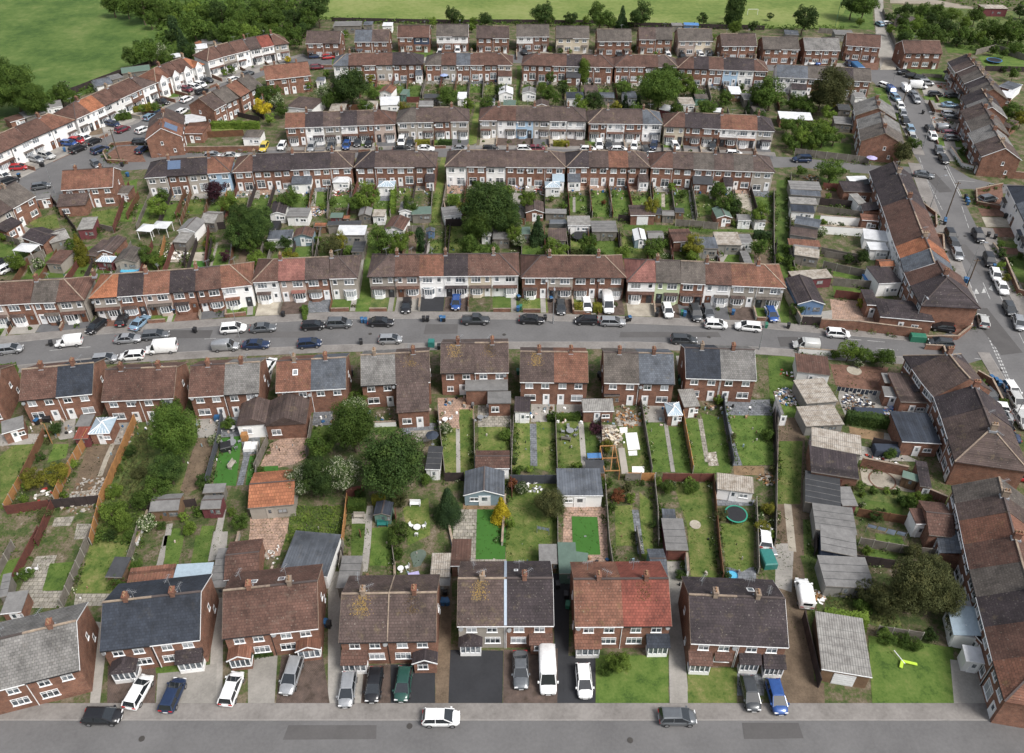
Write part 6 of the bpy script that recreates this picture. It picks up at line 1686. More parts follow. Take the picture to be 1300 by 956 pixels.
SHED("""
B0 8,240 120,208 3 2.3 f fe B o
B0 375,202 447,200 2.5 2.0 p fe O s
B0 365,266 440,262 2.6 1.9 f rd R s 0
B0 440,240 548,236 3.6 2.3 h gl B v
B0 1012,535 1120,530 1.6 1.9 f fe T s
B0 1000,615 1102,612 2.4 2.1 g fe R s
B0 745,628 892,620 3 2.2 g fe O s
B1 -22,612 210,592 6.6 2.5 g or P o
B1 865,416 940,418 4.6 2.3 f fd W o
B1 605,646 693,650 2.4 1.9 y ds E h
B1 1115,412 1288,412 3.6 2.3 g rb W o
B1 1057,548 1262,548 4.6 2.2 y sl S h D
B2 50,128 131,130 3.4 2.5 p dk W o
B2 394,128 551,126 2.8 2.4 p co B o
B2 390,92 470,92 1.4 2.0 f dk O s 0
B2 408,432 503,434 2.4 1.9 p fd O s 0
B2 418,362 493,360 1.0 1.2 f bl L s 0
B2 818,148 894,146 3 2.2 h gl B v
B2 900,105 980,100 4 2.4 p co B o
B2 500,50 580,48 2 2.3 p dk O s
B2 268,548 495,548 5 2.5 p sl W h D
B2 795,672 862,674 2 1.8 f sl O s 0
A2 810,71 922,73 5.2 2.2 f fe R g d G
B2 1065,514 1250,537 3 2.2 p ty W o
B2 1385,140 1400,140 4 2.5 f fe W o
A2 275,190 368,190 4.8 2.2 p gn E s
A2 270,130 412,152 2 2.0 f gn E s 0
A2 735,202 820,202 4.2 2.2 g sl E s
A2 175,140 268,140 3 2.0 p fe O s
A1 135,183 374,206 6.6 2.6 f sl W g d Gw
A1 430,213 535,213 3.4 2.1 f fe T s
A1 420,262 470,262 2 2.2 f fe T s 0
A1 890,207 988,207 3.6 2.2 p ty Y s
A1 900,250 990,250 1.8 2.0 f fe T s 0
A1 992,152 1092,152 4.2 2.3 p rb B o
A0 0,392 106,380 3 2.2 p fe B o
A0 525,206 608,209 3 2.1 p fd O s
A0 630,252 862,228 2.6 2.4 p ob B e
A0 862,226 1050,215 2.4 2.5 p gl W v
A0 1045,262 1128,256 6 2.2 f fe T s
A0 1118,224 1292,205 6 2.5 g rb B o
A0 -10,310 35,300 3.5 2.2 f fe T s
C3 165,637 333,656 4.8 2.5 p rb W o
B3 213,88 371,76 5.6 2.3 f ty Y g
B3 210,202 402,192 4.4 2.1 f ty Y g
B3 237,298 490,345 4.0 2.9 p ty Y g
B3 235,428 476,466 6.4 2.8 p dk B g d G
B3 205,578 386,614 6 2.2 f fd T g
B3 392,598 471,598 3.4 2.1 f fe R s
B3 258,716 466,744 4.6 2.3 f fe Y g
A3 285,70 466,106 4.2 2.3 f fe N g
A3 308,252 556,264 4.6 2.3 p fe Y g
A3 288,667 541,709 7.6 2.6 f co O g d Gw
B3 690,278 888,289 6.6 2.9 f ds B e
B3 683,79 834,85 7 2.8 p br B e
C3 603,692 692,698 2.4 2.3 f fe B e
B3 603,50 688,58 2.4 2.2 f fe B s
B3 690,455 772,480 1.4 2.0 f gn O s
B3 780,500 840,510 5 2.4 p dk B e
B3 760,690 825,690 2.6 2.8 p rb W v
B3 825,745 960,760 6 2.9 g rb B e
A3 1010,445 1120,570 3 2.8 p dk B e
A3 1010,625 1105,640 2.0 2.3 p wh W v
A3 990,430 1075,440 3 2.2 p wh W v
C3 168,300 306,300 8.6 2.5 y dk L g d w
C3 150,180 345,166 3 2.3 f ty R o
C3 150,46 276,60 3.4 2.2 p fe Y g
C3 580,363 852,387 6 2.8 h dk B e
C3 515,303 577,306 5 2.8 f dk B e
C3 575,197 692,192 6 3.0 f dk W e
C3 582,112 658,110 2.5 3.2 g or B e
C3 505,185 572,188 2.4 1.2 f bl W h
D3 133,275 290,282 4 2.2 p fe Y g
D3 133,303 287,314 2.6 2.2 f sl Y g
D3 133,347 270,354 3 2.1 f co Y g
D3 136,387 256,396 3.2 2.2 f ds W g
D3 150,447 277,470 3.6 2.6 f sl Y g
D3 130,502 266,522 3.4 2.2 p br Y g
D3 125,556 286,566 2.6 1.9 f ob T s
D3 150,603 276,622 3.2 2.3 p ty T s
D3 433,242 530,240 3 2.2 f wh W e
D3 398,287 548,292 5 2.7 p dk B e
D3 470,352 516,350 5 2.4 q co W e
D3 500,522 622,537 4 2.5 p wh W v
D3 530,580 626,584 3 2.4 p wh W v
D3 490,430 575,436 2.6 2.6 p ob B e
E3 80,593 246,601 5 2.5 f wh B o
E3 353,617 441,624 5 2.3 f fe T g
E3 373,548 437,552 4 2.2 f fd T s
E3 455,488 512,490 4 2.6 p fe W e
E3 652,98 742,112 6 2.6 g gb K h
E3 1098,42 1222,44 5 2.8 h ty R h
E3 355,172 452,176 5 2.3 f fe Y g
E3 105,172 175,176 5 2.3 f sl Y g
D3 480,60 515,62 1.5 1.4 p gn E s 0
E3 1170,430 1240,450 6 2.6 p sl B e
E3 1175,480 1238,492 5 2.6 p wh B e
E3 1160,620 1232,640 6 2.8 h br B e
E3 1220,455 1250,462 8 2.5 f wh W e
D1 85,405 165,402 6 2.2 y dk W g
D1 170,413 280,413 3.8 2.3 f fe W g
D1 75,528 197,523 3.6 2.2 f sl W g
D1 203,516 302,516 3.4 2.2 y rb S h
D1 310,462 368,462 1.4 1.8 f or O s 0
D1 388,419 451,419 2 1.9 p gn R s
D1 455,424 486,424 1.4 1.6 f or O s 0
D1 375,457 545,452 1.6 2.2 f fd T s
D1 420,506 563,506 4 2.5 f wh Y o
D1 495,590 556,590 4 1.9 f fd T s 0
D1 530,409 594,409 3.4 2.1 y fe T s
D1 600,412 664,412 3 2.2 f ty W s
D1 660,472 756,482 5 2.2 y rb W g
D1 733,389 797,389 4.4 2.3 y fe W s
D1 797,404 896,400 3.4 2.2 f gn T s
D1 958,412 1050,402 3.8 2.3 p fe W g
D1 868,489 913,489 1.5 1.7 y sl L s 0
D1 1145,511 1196,511 1.6 2.0 f wh W s
D1 1203,526 1290,526 4 2.3 p fe T s
D1 400,242 482,242 3 2.3 h wh W v
D1 628,264 712,264 3 2.4 h gl W v
D2 107,394 200,394 5 2.2 y br B g
D2 205,397 312,399 2 1.9 f fe T s
D2 220,532 312,534 5 2.2 f br T g
D2 78,502 132,502 3 2.2 f gn T s
D2 318,457 435,457 4 2.3 f co W s
D2 440,489 568,489 4.4 2.3 p fe T g
D2 652,532 714,532 4.4 2.0 y wh S h
D2 720,521 800,521 3 1.9 g fe T s
D2 632,407 757,407 4.4 2.4 p br B g d Gw
D2 848,541 952,537 5 2.4 p rb B g
D2 955,571 1072,573 4.4 2.5 f sl Y g
D2 1063,554 1190,556 5 2.4 p ty Y g
D2 1180,546 1248,546 3.6 2.3 f fe W g
D2 1205,652 1246,652 5 1.9 f fe T s 0
D2 1063,421 1142,419 4.4 2.2 y gn B s
D2 1170,432 1237,434 2.6 2.1 f fe W s
D2 1255,437 1312,437 4 2.2 f fe W g
D2 790,407 852,409 2.4 1.9 g fe T s
D2 855,392 902,394 2 1.8 f fd O s
D2 753,402 788,404 3 2.0 f fd O s
D2 205,268 282,268 3 2.4 h gl W v
D0 383,480 463,474 5 2.5 p co R g
D0 885,484 976,492 5 2.3 y fe W g
D0 998,442 1072,447 5 2.2 g co T g
D0 480,592 562,597 6 2.2 y br B g
D0 478,638 556,643 2.2 2.1 h gl R v
D0 418,602 480,612 6 2.3 f br O g
D0 568,642 682,642 5 2.2 y gb P h
D0 106,518 214,556 5 2.4 g dk B g d Gw
D0 226,646 302,652 5 2.3 p rb P h
D0 250,548 350,520 5 2.2 g co T g
D0 180,330 250,320 2.5 2.3 f fe B s
D0 860,540 930,545 4 2.1 f co T s
D0 580,300 640,300 4 2.2 f gb B s
E1 383,554 461,554 5 2.2 f ty T g
E1 565,532 618,533 4 2.2 f ty W s
E1 640,526 737,522 6 2.5 f wh W o
E1 630,462 698,467 5 2.3 y ob W g
E1 738,472 773,474 4 2.1 f gn E s
E1 833,529 904,529 4 2.3 g fe W g
E1 856,490 937,490 3 2.1 f fd T s
E1 1025,494 1071,494 5 2.2 f wh W s
E1 168,534 300,548 8 2.7 h br W o
E1 1232,471 1306,471 5 2.3 y wh W g
E1 1256,528 1306,528 4 2.2 f gn T s
E1 1175,515 1215,515 3 2.2 y sl W s
E1 318,405 360,405 3 2.2 p sl W e
E1 405,130 545,128 5 2.6 f fe T o
E1 650,130 700,130 4 2.4 f wh W o
E1 555,125 600,125 4 2.4 f sl T g
E2 88,467 159,469 4 2.3 y fe W g
E2 150,533 226,533 4 2.1 y br B g
E2 313,494 401,494 5 2.8 f ds W o
E2 403,460 472,460 5 2.2 f br T g
E2 475,488 552,490 4 2.1 f sl T s
E2 595,490 667,490 5 2.2 f sl W g
E2 773,546 848,562 4 2.3 f wh R g
E2 880,521 956,521 5 2.3 f ty W g
E2 957,491 1022,491 3 2.2 f gb E s
E2 1045,560 1092,562 3 2.0 f wh T s
E2 1200,500 1252,500 5 2.2 f fe T g
E2 1250,559 1308,559 4 2.2 f gb T g
E2 1130,470 1190,472 6 2.2 f wh O s
E2 0,528 55,530 4 2.3 f gn Y g
E2 840,128 895,128 3 2.2 f fe T s
E2 900,126 975,128 3 2.0 f bl L s
E0 190,550 312,530 5 2.3 g fe W g
E0 128,590 232,562 5 2.2 f fe T g
E0 50,612 125,590 4 2.2 f rb B s
E0 482,434 566,416 6 2.3 g sl W g
E0 608,368 752,350 5 2.3 g gn T g
E0 560,400 620,385 4 2.2 f fe T g
E0 928,618 1032,604 6 2.4 f wh Y c
E0 955,222 990,225 3 2.2 y or R s
E0 1010,225 1110,215 6 2.3 f fe T g
E0 960,250 1040,240 5 2.2 g wh W g
E0 870,290 920,280 4 2.2 f wh T s
E0 905,668 1012,668 7 2.6 f ob B e
E0 1210,690 1300,690 5 2.3 h gb W v
D0 60,582 152,592 3 2.3 h wh W z
D0 680,484 752,490 3 2.2 h wh W z
D0 752,470 832,474 3 2.2 h wh W z
""")
TREES("""
497.7 589 44 d; 447 541 31 m; 408 566 17 m; 382 610 20 f; 436 600 24 f; 407 606 26 d; 450 518 15 f; 568.7 640 20 c c 1.35; 636 646 14 y c 1.45; 506.5 634 11 o; 506.5 677 16 m; 542 609 9 m; 455 505 12 m
221 550 29 m r 1.25; 215 523 17 m; 213 594 21 d; 199 620 17 m; 176 600 10 o; 42 607 15 g; 71 601 15 g; 72 543 9 d; 52 579 7 d; 30 634 7 l; 142 650 17 l; 178 635 14 m; 155 662 13 l; 187 664 12 f; 241 671 10 l; 304 662 11 m; 294 650 7 l; 251 651 8 m; 234 655 8 l; 140 680 9 d; 165 680 10 m; 205 668 7 m
773 614 8 m; 785 629 9 r; 801.7 633 8 l; 777 642 7 m; 795 618 8 o; 848 618 10 m; 836 612 7 l; 755.5 544 9 p; 699.6 638 20 o; 651 614 8 r; 648 665 8 l; 829 666 6 d; 786 841 15 l; 770 850 9 m; 658 597 8 m; 672 596 6 l; 732 592 8 l; 702 528 8 m
1163 745 36 o; 1196 755 26 o; 1128 762 22 o; 1104 752 17 o; 1185 722 20 o; 1212 790 14 o; 1125 808 12 m; 1147 812 10 m; 1162 818 9 m; 1181 806 10 d; 1095 768 12 m; 1160 700 13 o
1079 444 13 l; 1097 451 12 m; 1111 454 9 m; 1125 453 12 m; 1060 450 7 m; 1090 460 7 f
1108 622 7 m; 1125 622 6 l; 1137.5 623 6 m; 1165 632 9 l; 1153 637 10 m; 1180 632 7 m; 1121 651 6 d; 1079 616 9 o; 1092 617 8 m; 1144 634 7 d; 1095 628 5 l; 1172 640 6 m; 1095 641 5 f
101.5 316 13 g c 1.6; 200 262 13 l; 205 250 10 m; 274 241 15 p; 306 282 20 d; 322 292 22 d; 302 300 16 d; 188 324 12 m; 200 332 9 l; 90 310 8 m; 286 326 8 p; 180 316 8 m; 330 275 16 d; 318 310 12 m; 150 230 5 l
466 249 17 l; 452 258 11 m; 482 302 18 m; 506.5 306 13 l; 533 304 8 c k; 619.5 261 33 d; 640 276 22 d; 606 285 20 m; 576 254 9 l; 585 262 6 m; 345 312 9 m; 362 308 9 d; 366 318 7 l; 421 311 14 o; 440 318 8 m; 480 322 8 m; 497 318 7 l; 640 245 14 m; 420 256 6 m; 410 262 6 l
683 292 12 c c 1.6; 658 306 10 f; 705 315 15 l; 830 314 14 m; 854.5 237 7 l; 913 242 13 m; 922 259 13 m; 880 325 9 l; 870 318 8 m; 878 309 7 m; 830 297 7 m; 720 249 5 d; 932 284 5 l; 970 300 6 d; 867 246 6 m; 715 262 6 m; 700 252 5 l; 875 330 6 l; 766 256 4 r
1056 215 17 m; 1016 216 8 m; 1146 193 13 o; 1051 249 5 l; 1095.6 326 9 d; 1100 318 7 o; 1201 343 10 d; 1208.6 354 7 l; 1195 335 7 m; 1245 211 7 m; 1264 212 7 m; 1275 215 6 l; 1060 172 11 m; 1046 171 14 m; 1020 174 12 l; 1034 176 12 m; 1000 177 9 m; 1008 184 8 m; 1032 184 7 l; 1160 182 9 m; 1132 200 6 l; 1164 262 6 p; 1168 270 6 m; 1003 331 8 m; 1000 315 7 m; 1222 192 6 m; 1236 185 8 d; 1285 330 6 d; 1296 325 6 m; 1270 310 6 m; 1008 343 6 l
1056 112 24 o; 1043 122 14 o; 980 117 18 m; 973 124 14 m; 1046 64 10 d; 1022 22 17 d; 1084 2 16 d; 1098 6 16 m; 1015 161 15 m; 1043 164 15 l; 1020 131 11 m; 1030 138 8 m; 1052 143 9 l; 1034 122 8 l; 1000 158 10 m; 1135 150 8 m; 1092 28 6 l
1153 12 9 d; 1170 14 11 m; 1148 38 11 m; 1130 37 6 l; 1149 47 9 d; 1181 45 17 m; 1196 21 10 m; 1202 34 11 d; 1219 44 10 m; 1239 19 11 m; 1257 35 14 m; 1285 38 14 m; 1270 44 9 l; 1297 14 9 d; 1165 30 10 l; 1210 18 10 l; 1225 28 9 l; 1233 46 8 m; 1245 46 8 l; 1190 12 9 m; 1287 93 8 m; 1276 88 5 d; 1286 141 12 m; 1298 150 10 g; 1280 160 9 m; 1250 55 7 m; 1262 62 7 m; 1275 66 6 m; 1180 22 9 d; 1140 15 7 d; 1128 22 6 d; 1146 24 9 m; 1290 60 9 m; 1215 52 7 d; 1298 45 10 m; 1300 30 8 d
402 8 18 d; 392 24 12 m; 574 19 10 d; 586 24 5 m; 616 24 9 d; 602 26 7 l; 598 34 6 l; 550 27 6 l; 445.6 108 22 d; 430 118 14 m; 411 118 12 f; 418 128 9 m; 333 136 11 y; 470 99 6 g; 473 119 9 m; 567.5 122 14 m; 596.6 133 7 l; 345 119 13 m; 352 128 9 f; 366 75 5 y; 325 118 10 m; 392 108 6 l; 413 93 6 m; 342 151 8 l; 358 139 9 m; 438 44 6 l; 472 70 4 y; 593 143 6 l; 602 60 4 m
689.5 16 14 d; 724 23 9 d; 700 24 7 m; 744 24 6 l; 762 19 15 m; 773 26 9 m; 790 22 9 c c 1.5; 815 18 14 d; 806 22 8 d; 893 23 8 d; 932 14 13 d k 1.5; 940 10 8 d k 2; 934 34 9 l; 956 33 7 d; 978 20 5 d; 741.5 90 9 l k 1.6; 691 113 10 l; 698 97 8 m; 753 128 13 d; 790 111 11 m; 793.5 130 7 c c 1.6; 810 130 7 c c 1.6; 838 112 26 m; 850 92 14 m; 826 104 16 m; 834 122 9 l; 858 100 12 m; 870 108 12 l; 880 112 8 m; 897.6 136 12 m; 922 122 9 m; 920 130 7 m; 949 137 5 c c 2; 967 116 13 m; 960 124 9 m; 706 125 8 m; 715 106 6 m; 685 60 5 m; 698 62 4 l; 711 65 5 m; 723 66 4 l; 805 61 4 m; 905 48 5 l; 832 68 3 l; 940 110 6 m; 905 140 7 m
15 108 30 m; 38 125 20 m; -12 90 20 m; -15 120 24 m; 76 118 14 m; 62 128 10 m; 80 108 8 f; 92 124 9 m; 50 137 10 d; 185 64 15 m; 167 72 12 m; 175 58 8 d; 190 54 7 d; 198 64 12 f; 221 36 8 c k 2; 232 56 12 c c 1.4; 240 62 9 d; 279 14 15 d; 292 38 14 m; 283 45 11 m; 245 32 18 m; 262 36 12 m; 178 5 18 m; 142 4 13 m; 160 7 12 m; 211 73 9 m; 205 78 6 l; 198 8 14 m; 225 12 12 m; 245 12 12 l; 262 14 13 m; 300 15 14 m; 316 22 13 m; 332 10 14 m; 348 22 14 m; 330 38 13 m; 350 44 13 m; 316 42 12 l; 370 40 12 m; 372 22 13 d; 360 8 13 m; 385 36 10 d; 378 52 8 m; 338 28 10 l; 305 30 10 m; 296 52 9 m; 268 46 9 d; 204 18 10 m; 190 24 9 m; 220 24 8 l; 362 54 9 m; 345 34 9 l; 388 10 12 d; 140 148 6 l; 155 145 7 m; 180 138 6 l; 188 137 7 g; 197 136 7 m; 133 145 6 m; 102 158 6 l; 292 88 6 m; 285 92 5 l; 25 125 12 m; 215 45 8 d; 322 12 9 d
""")
hedge([K('B3', 402, 180), K('B3', 680, 215)], 1.4, 2.0, 'd'); hedge([K('B2', 215, 172), K('B2', 380, 165)], .9, 1.1, 'm'); hedge([K('A3', 282, 440), K('A3', 500, 462)], 1.2, 2.4, 'l')
hedge([K('D1', 710, 285), K('D1', 704, 402)], 1.1, 1.8, 'l'); hedge([K('E0', 1065, 640), K('E0', 1300, 642)], 1.4, 1.8, 'l'); hedge([K('D2', 1245, 520), K('D2', 1330, 525)], 1.3, 1.6, 'c')
hedge([(461, 652), (486, 652)][:0] or [K('B1', 485, 618), K('B1', 572, 618)], 1.6, 1.7, 'm'); hedge([K('B1', 602, 590), K('B1', 672, 588)], .8, 1.6, 'g'); hedge([K('C0', 10, 650), K('C0', 92, 640)], 1.4, 1.6, 'm'); hedge([K('C0', 60, 700), K('C0', 90, 740)], 1.0, 1.6, 'l')
hedge([K('C2', 348, 335), K('C2', 392, 335)], 1.5, 1.5, 'g'); hedge([K('C2', 442, 335), K('C2', 488, 335)], 1.5, 1.5, 'g'); hedge([K('C1', 268, 330), K('C1', 264, 380)], .8, 1.3, 'm'); hedge([K('D2', 245, 60), K('D2', 325, 60)], 1.3, 1.3, 'g')
hedge([K('D1', 815, 55), K('D1', 890, 52)], 1.3, 1.2, 'g'); hedge([K('D1', 930, 55), K('D1', 1000, 55)], 1.5, 1.3, 'd'); hedge([K('E0', 670, 560), K('E0', 790, 545)], 1.6, 1.4, 'g'); hedge([K('E0', 530, 610), K('E0', 660, 590)], 1.6, 1.4, 'm')
hedge([K('A1', 0, 600), K('A1', 110, 590)], .9, .9, 'd'); hedge([K('D1', 1100, 250), K('D1', 1190, 300)], 1.2, 1.2, 'm')
scrub('brambles', [K('B0', *q) for q in ((600, 500), (690, 230), (740, 220), (760, 560), (560, 640))], 1.3, 'o', 22, .16); scrub('brambles', [K('B0', *q) for q in ((520, 610), (700, 600), (730, 700), (640, 800), (480, 800))], 1.6, 'm', 26, .16)
scrub('tall_weeds', [K('B1', *q) for q in ((200, 610), (455, 605), (440, 740), (180, 790))], 1.0, 'l', 40, .13); scrub('tall_weeds', [K('A3', *q) for q in ((310, 300), (560, 290), (700, 480), (310, 400))], 1.4, 'o', 24, .16)
scrub('undergrowth', [(200, 30), (395, 20), (395, 50), (372, 56), (262, 76), (225, 80), (196, 70)], 2.4, 'm', 1.6, .7); scrub('undergrowth', [(128, 0), (395, -25), (395, 25), (190, 30), (135, 12)], 3.2, 'm', 1.2, .7)
scrub('undergrowth', [(1130, 22), (1210, 34), (1300, 58), (1310, 74), (1240, 66), (1190, 56), (1150, 60)], 2.2, 'm', 1.6, .6); scrub('undergrowth', [(1128, -30), (1320, -30), (1320, 12), (1250, 14), (1180, -2), (1130, 0)], 2.0, 'm', .7, .6)
scrub('weeds', [(1022, 560), (1031, 700), (1046, 860), (1038, 862), (1024, 700), (1018, 600)], .35, 'm', 30, .1); scrub('weeds', [(400, 27), (470, 31), (930, 38), (1072, 40), (1072, 36), (930, 33), (470, 26), (400, 22)], 1.6, 'm', 3, .4)
scrub('hedgerow', [(60, 140), (96, 128), (140, 112), (130, 106), (60, 132)], 2.0, 'm', 3, .4)
# ---------------------------------------------------------------- plots behind and before the terraces
TUFT = []
def plots(rows_, side, L, lawnp=.6, fences=1, skip=(), lv=4):
    for i, (h, p0, rz, w, D, o) in enumerate(rows_):
        ya, s = (D, 1) if side > 0 else (0, -1)
        def q(x, y): return loc2w(p0, rz, x, ya + s * y)
        Li = L + rnd.uniform(-.4, .4)
        patch('patio', [(p.x, p.y) for p in (q(.1, .05), q(w - .1, .05), q(w - .1, rnd.uniform(1.8, 3.5)), q(.1, 2.6))], GM[rnd.choice('cscBSk')], lv, True)
        if rnd.random() < lawnp:
            a, b = rnd.uniform(3, 5), Li * rnd.uniform(.55, .9); patch('lawn', [(p.x, p.y) for p in (q(.5, a), q(w * .5, a - .3), q(w - .9, a), q(w - .8, b), q(w * .5, b + .3), q(.4, b))], GM[rnd.choice('ggyg')], lv + 1, True)
            if rnd.random() < .6: patch('garden_path', [(p.x, p.y) for p in (q(w - .8, 2), q(w - .3, 2), q(w - .35, Li), q(w - .85, Li))], GM[rnd.choice('cps')], lv + 2, True)
        if fences and i not in skip:
            a, e = q(0, .3), q(0, Li); fence([(a.x, a.y), (e.x, e.y)], rnd.choice([1.3, 1.5, 1.6]), rnd.choice('bttddr'), True)
        for _ in range(rnd.randrange(1, 5)): TUFT.append((q(rnd.uniform(.5, w - .5), rnd.uniform(3, Li)), rnd.uniform(.35, .9)))
def fronts(rows_, depth, codes, walls=.6):
    for i, (h, p0, rz, w, D, o) in enumerate(rows_):
        c = codes[i % len(codes)]; dp = depth(p0) if callable(depth) else depth
        def q(x, y): return loc2w(p0, rz, x, -y)
        P = [(p.x, p.y) for p in (q(.06, .02), q(w - .06, .02), q(w - .06, dp), q(.06, dp))]
        patch(PN[c], P, GM[c], 5, True)
        if c in 'gyw': patch('garden_path', [(p.x, p.y) for p in (q(w * .72, 0), q(w * .92, 0), q(w * .92, dp), q(w * .72, dp))], GM['c'], 7, True); fence([tuple(q(.15, dp - .1))[:2], tuple(q(w * .7, dp - .1))[:2]], .7, 'k', True)
        if rnd.random() < walls: fence([tuple(q(0, .7))[:2], tuple(q(0, dp - .1))[:2]], rnd.choice([.6, .8, 1.0]), rnd.choice('kkctb'), True)
        if rnd.random() < .45: TUFT.append((q(rnd.uniform(.4, w - .4), rnd.uniform(1.2, dp - .6)), rnd.uniform(.3, .6)))
plots(T1, 1, 17.5, .6, lv=2); plots(T2, -1, 15, .35, lv=2); plots(T3, 1, 15, .6, lv=2); plots(T4, -1, 14, .6, lv=2)
def dp1(p):
    u, v = PX(p); 
    for (a, b), (c, d) in zip(MS_up, MS_up[1:]):
        if a <= u <= c: vv = b + (d - b) * (u - a) / (c - a); return max(2.5, p.y - W(u, vv).y - 2.35)
    return 4.5
fronts(T1, dp1, 'cgcAAbAgbAgpBSgwcaBmgyByspBAABgA'.replace('s', 'B')); fronts(T3, 5.6, 'BApBgAcBgApB'); fronts(TL, 6, 'BgcAbBgAc')
for h, p0, rz, w, D, o in T1: pass
S3 = [q for q in HOUSES if q[0].name.startswith('semi_detached') and q[1].y > 262]
fronts([(t, p0, rz, w, D, '') for t, p0, rz, w, D in S3], 8, 'BgAcbgBA', .3); fronts([(a, b, c, d, e, '') for a, b, c, d, e in HOUSES if PX(a.location)[0] > 1180 and PX(a.location)[1] < 205], 6.5, 'cBAbg', .3)
fronts([(a, *b[1:]) for r_ in S2 for a, *_x in [(r_[0][0],)] for b in r_][:0], 4, 'g')
for r_ in S2:      # strips on the street side of the middle row
    for h, p0, rz, w, D, o in r_:
        P = [loc2w(p0, rz, x, D + y) for x, y in ((.1, 0), (w - .1, 0), (w - .1, 3.2), (.1, 3.2))]; patch('front_garden', [(p.x, p.y) for p in P], GM[rnd.choice('gcByck')], 4, True)
def dirof(L, u, v):
    best = None
    for a, b in zip(L, L[1:]):
        A, B = W(*a), W(*b); m = ((A + B) / 2 - W(u, v)).length
        if best is None or m < best[0]: best = (m, B - A)
    return math.degrees(math.atan2(best[1].y, best[1].x))
def CARS(txt):
    for l in txt.strip().splitlines():
        for q in l.split(';'):
            t = q.split()
            if not t: continue
            u, v, ty, ck, md = float(t[0]), float(t[1]), t[2], t[3], t[4]; f = 180 if md.endswith('-') else 0; md = md.rstrip('-')
            base = {'m': MS_up, 'a': AV_l, 's': S2_up, 'l': LR_up, 't': TS_up, 'f': None}.get(md[0])
            if base: d = dirof(base, u, v) + (float(md[1:]) if len(md) > 1 else 0)
            else: d = float(md)
            if base or abs(d) % 90 < 5: d += rnd.uniform(-2, 2)
            car(u, v, ty, ck, d + f, 'cars and vans parked along the streets' if base and len(md) == 1 else 'cars parked on driveways', ' on the road' if base and len(md) == 1 else ' off the road')
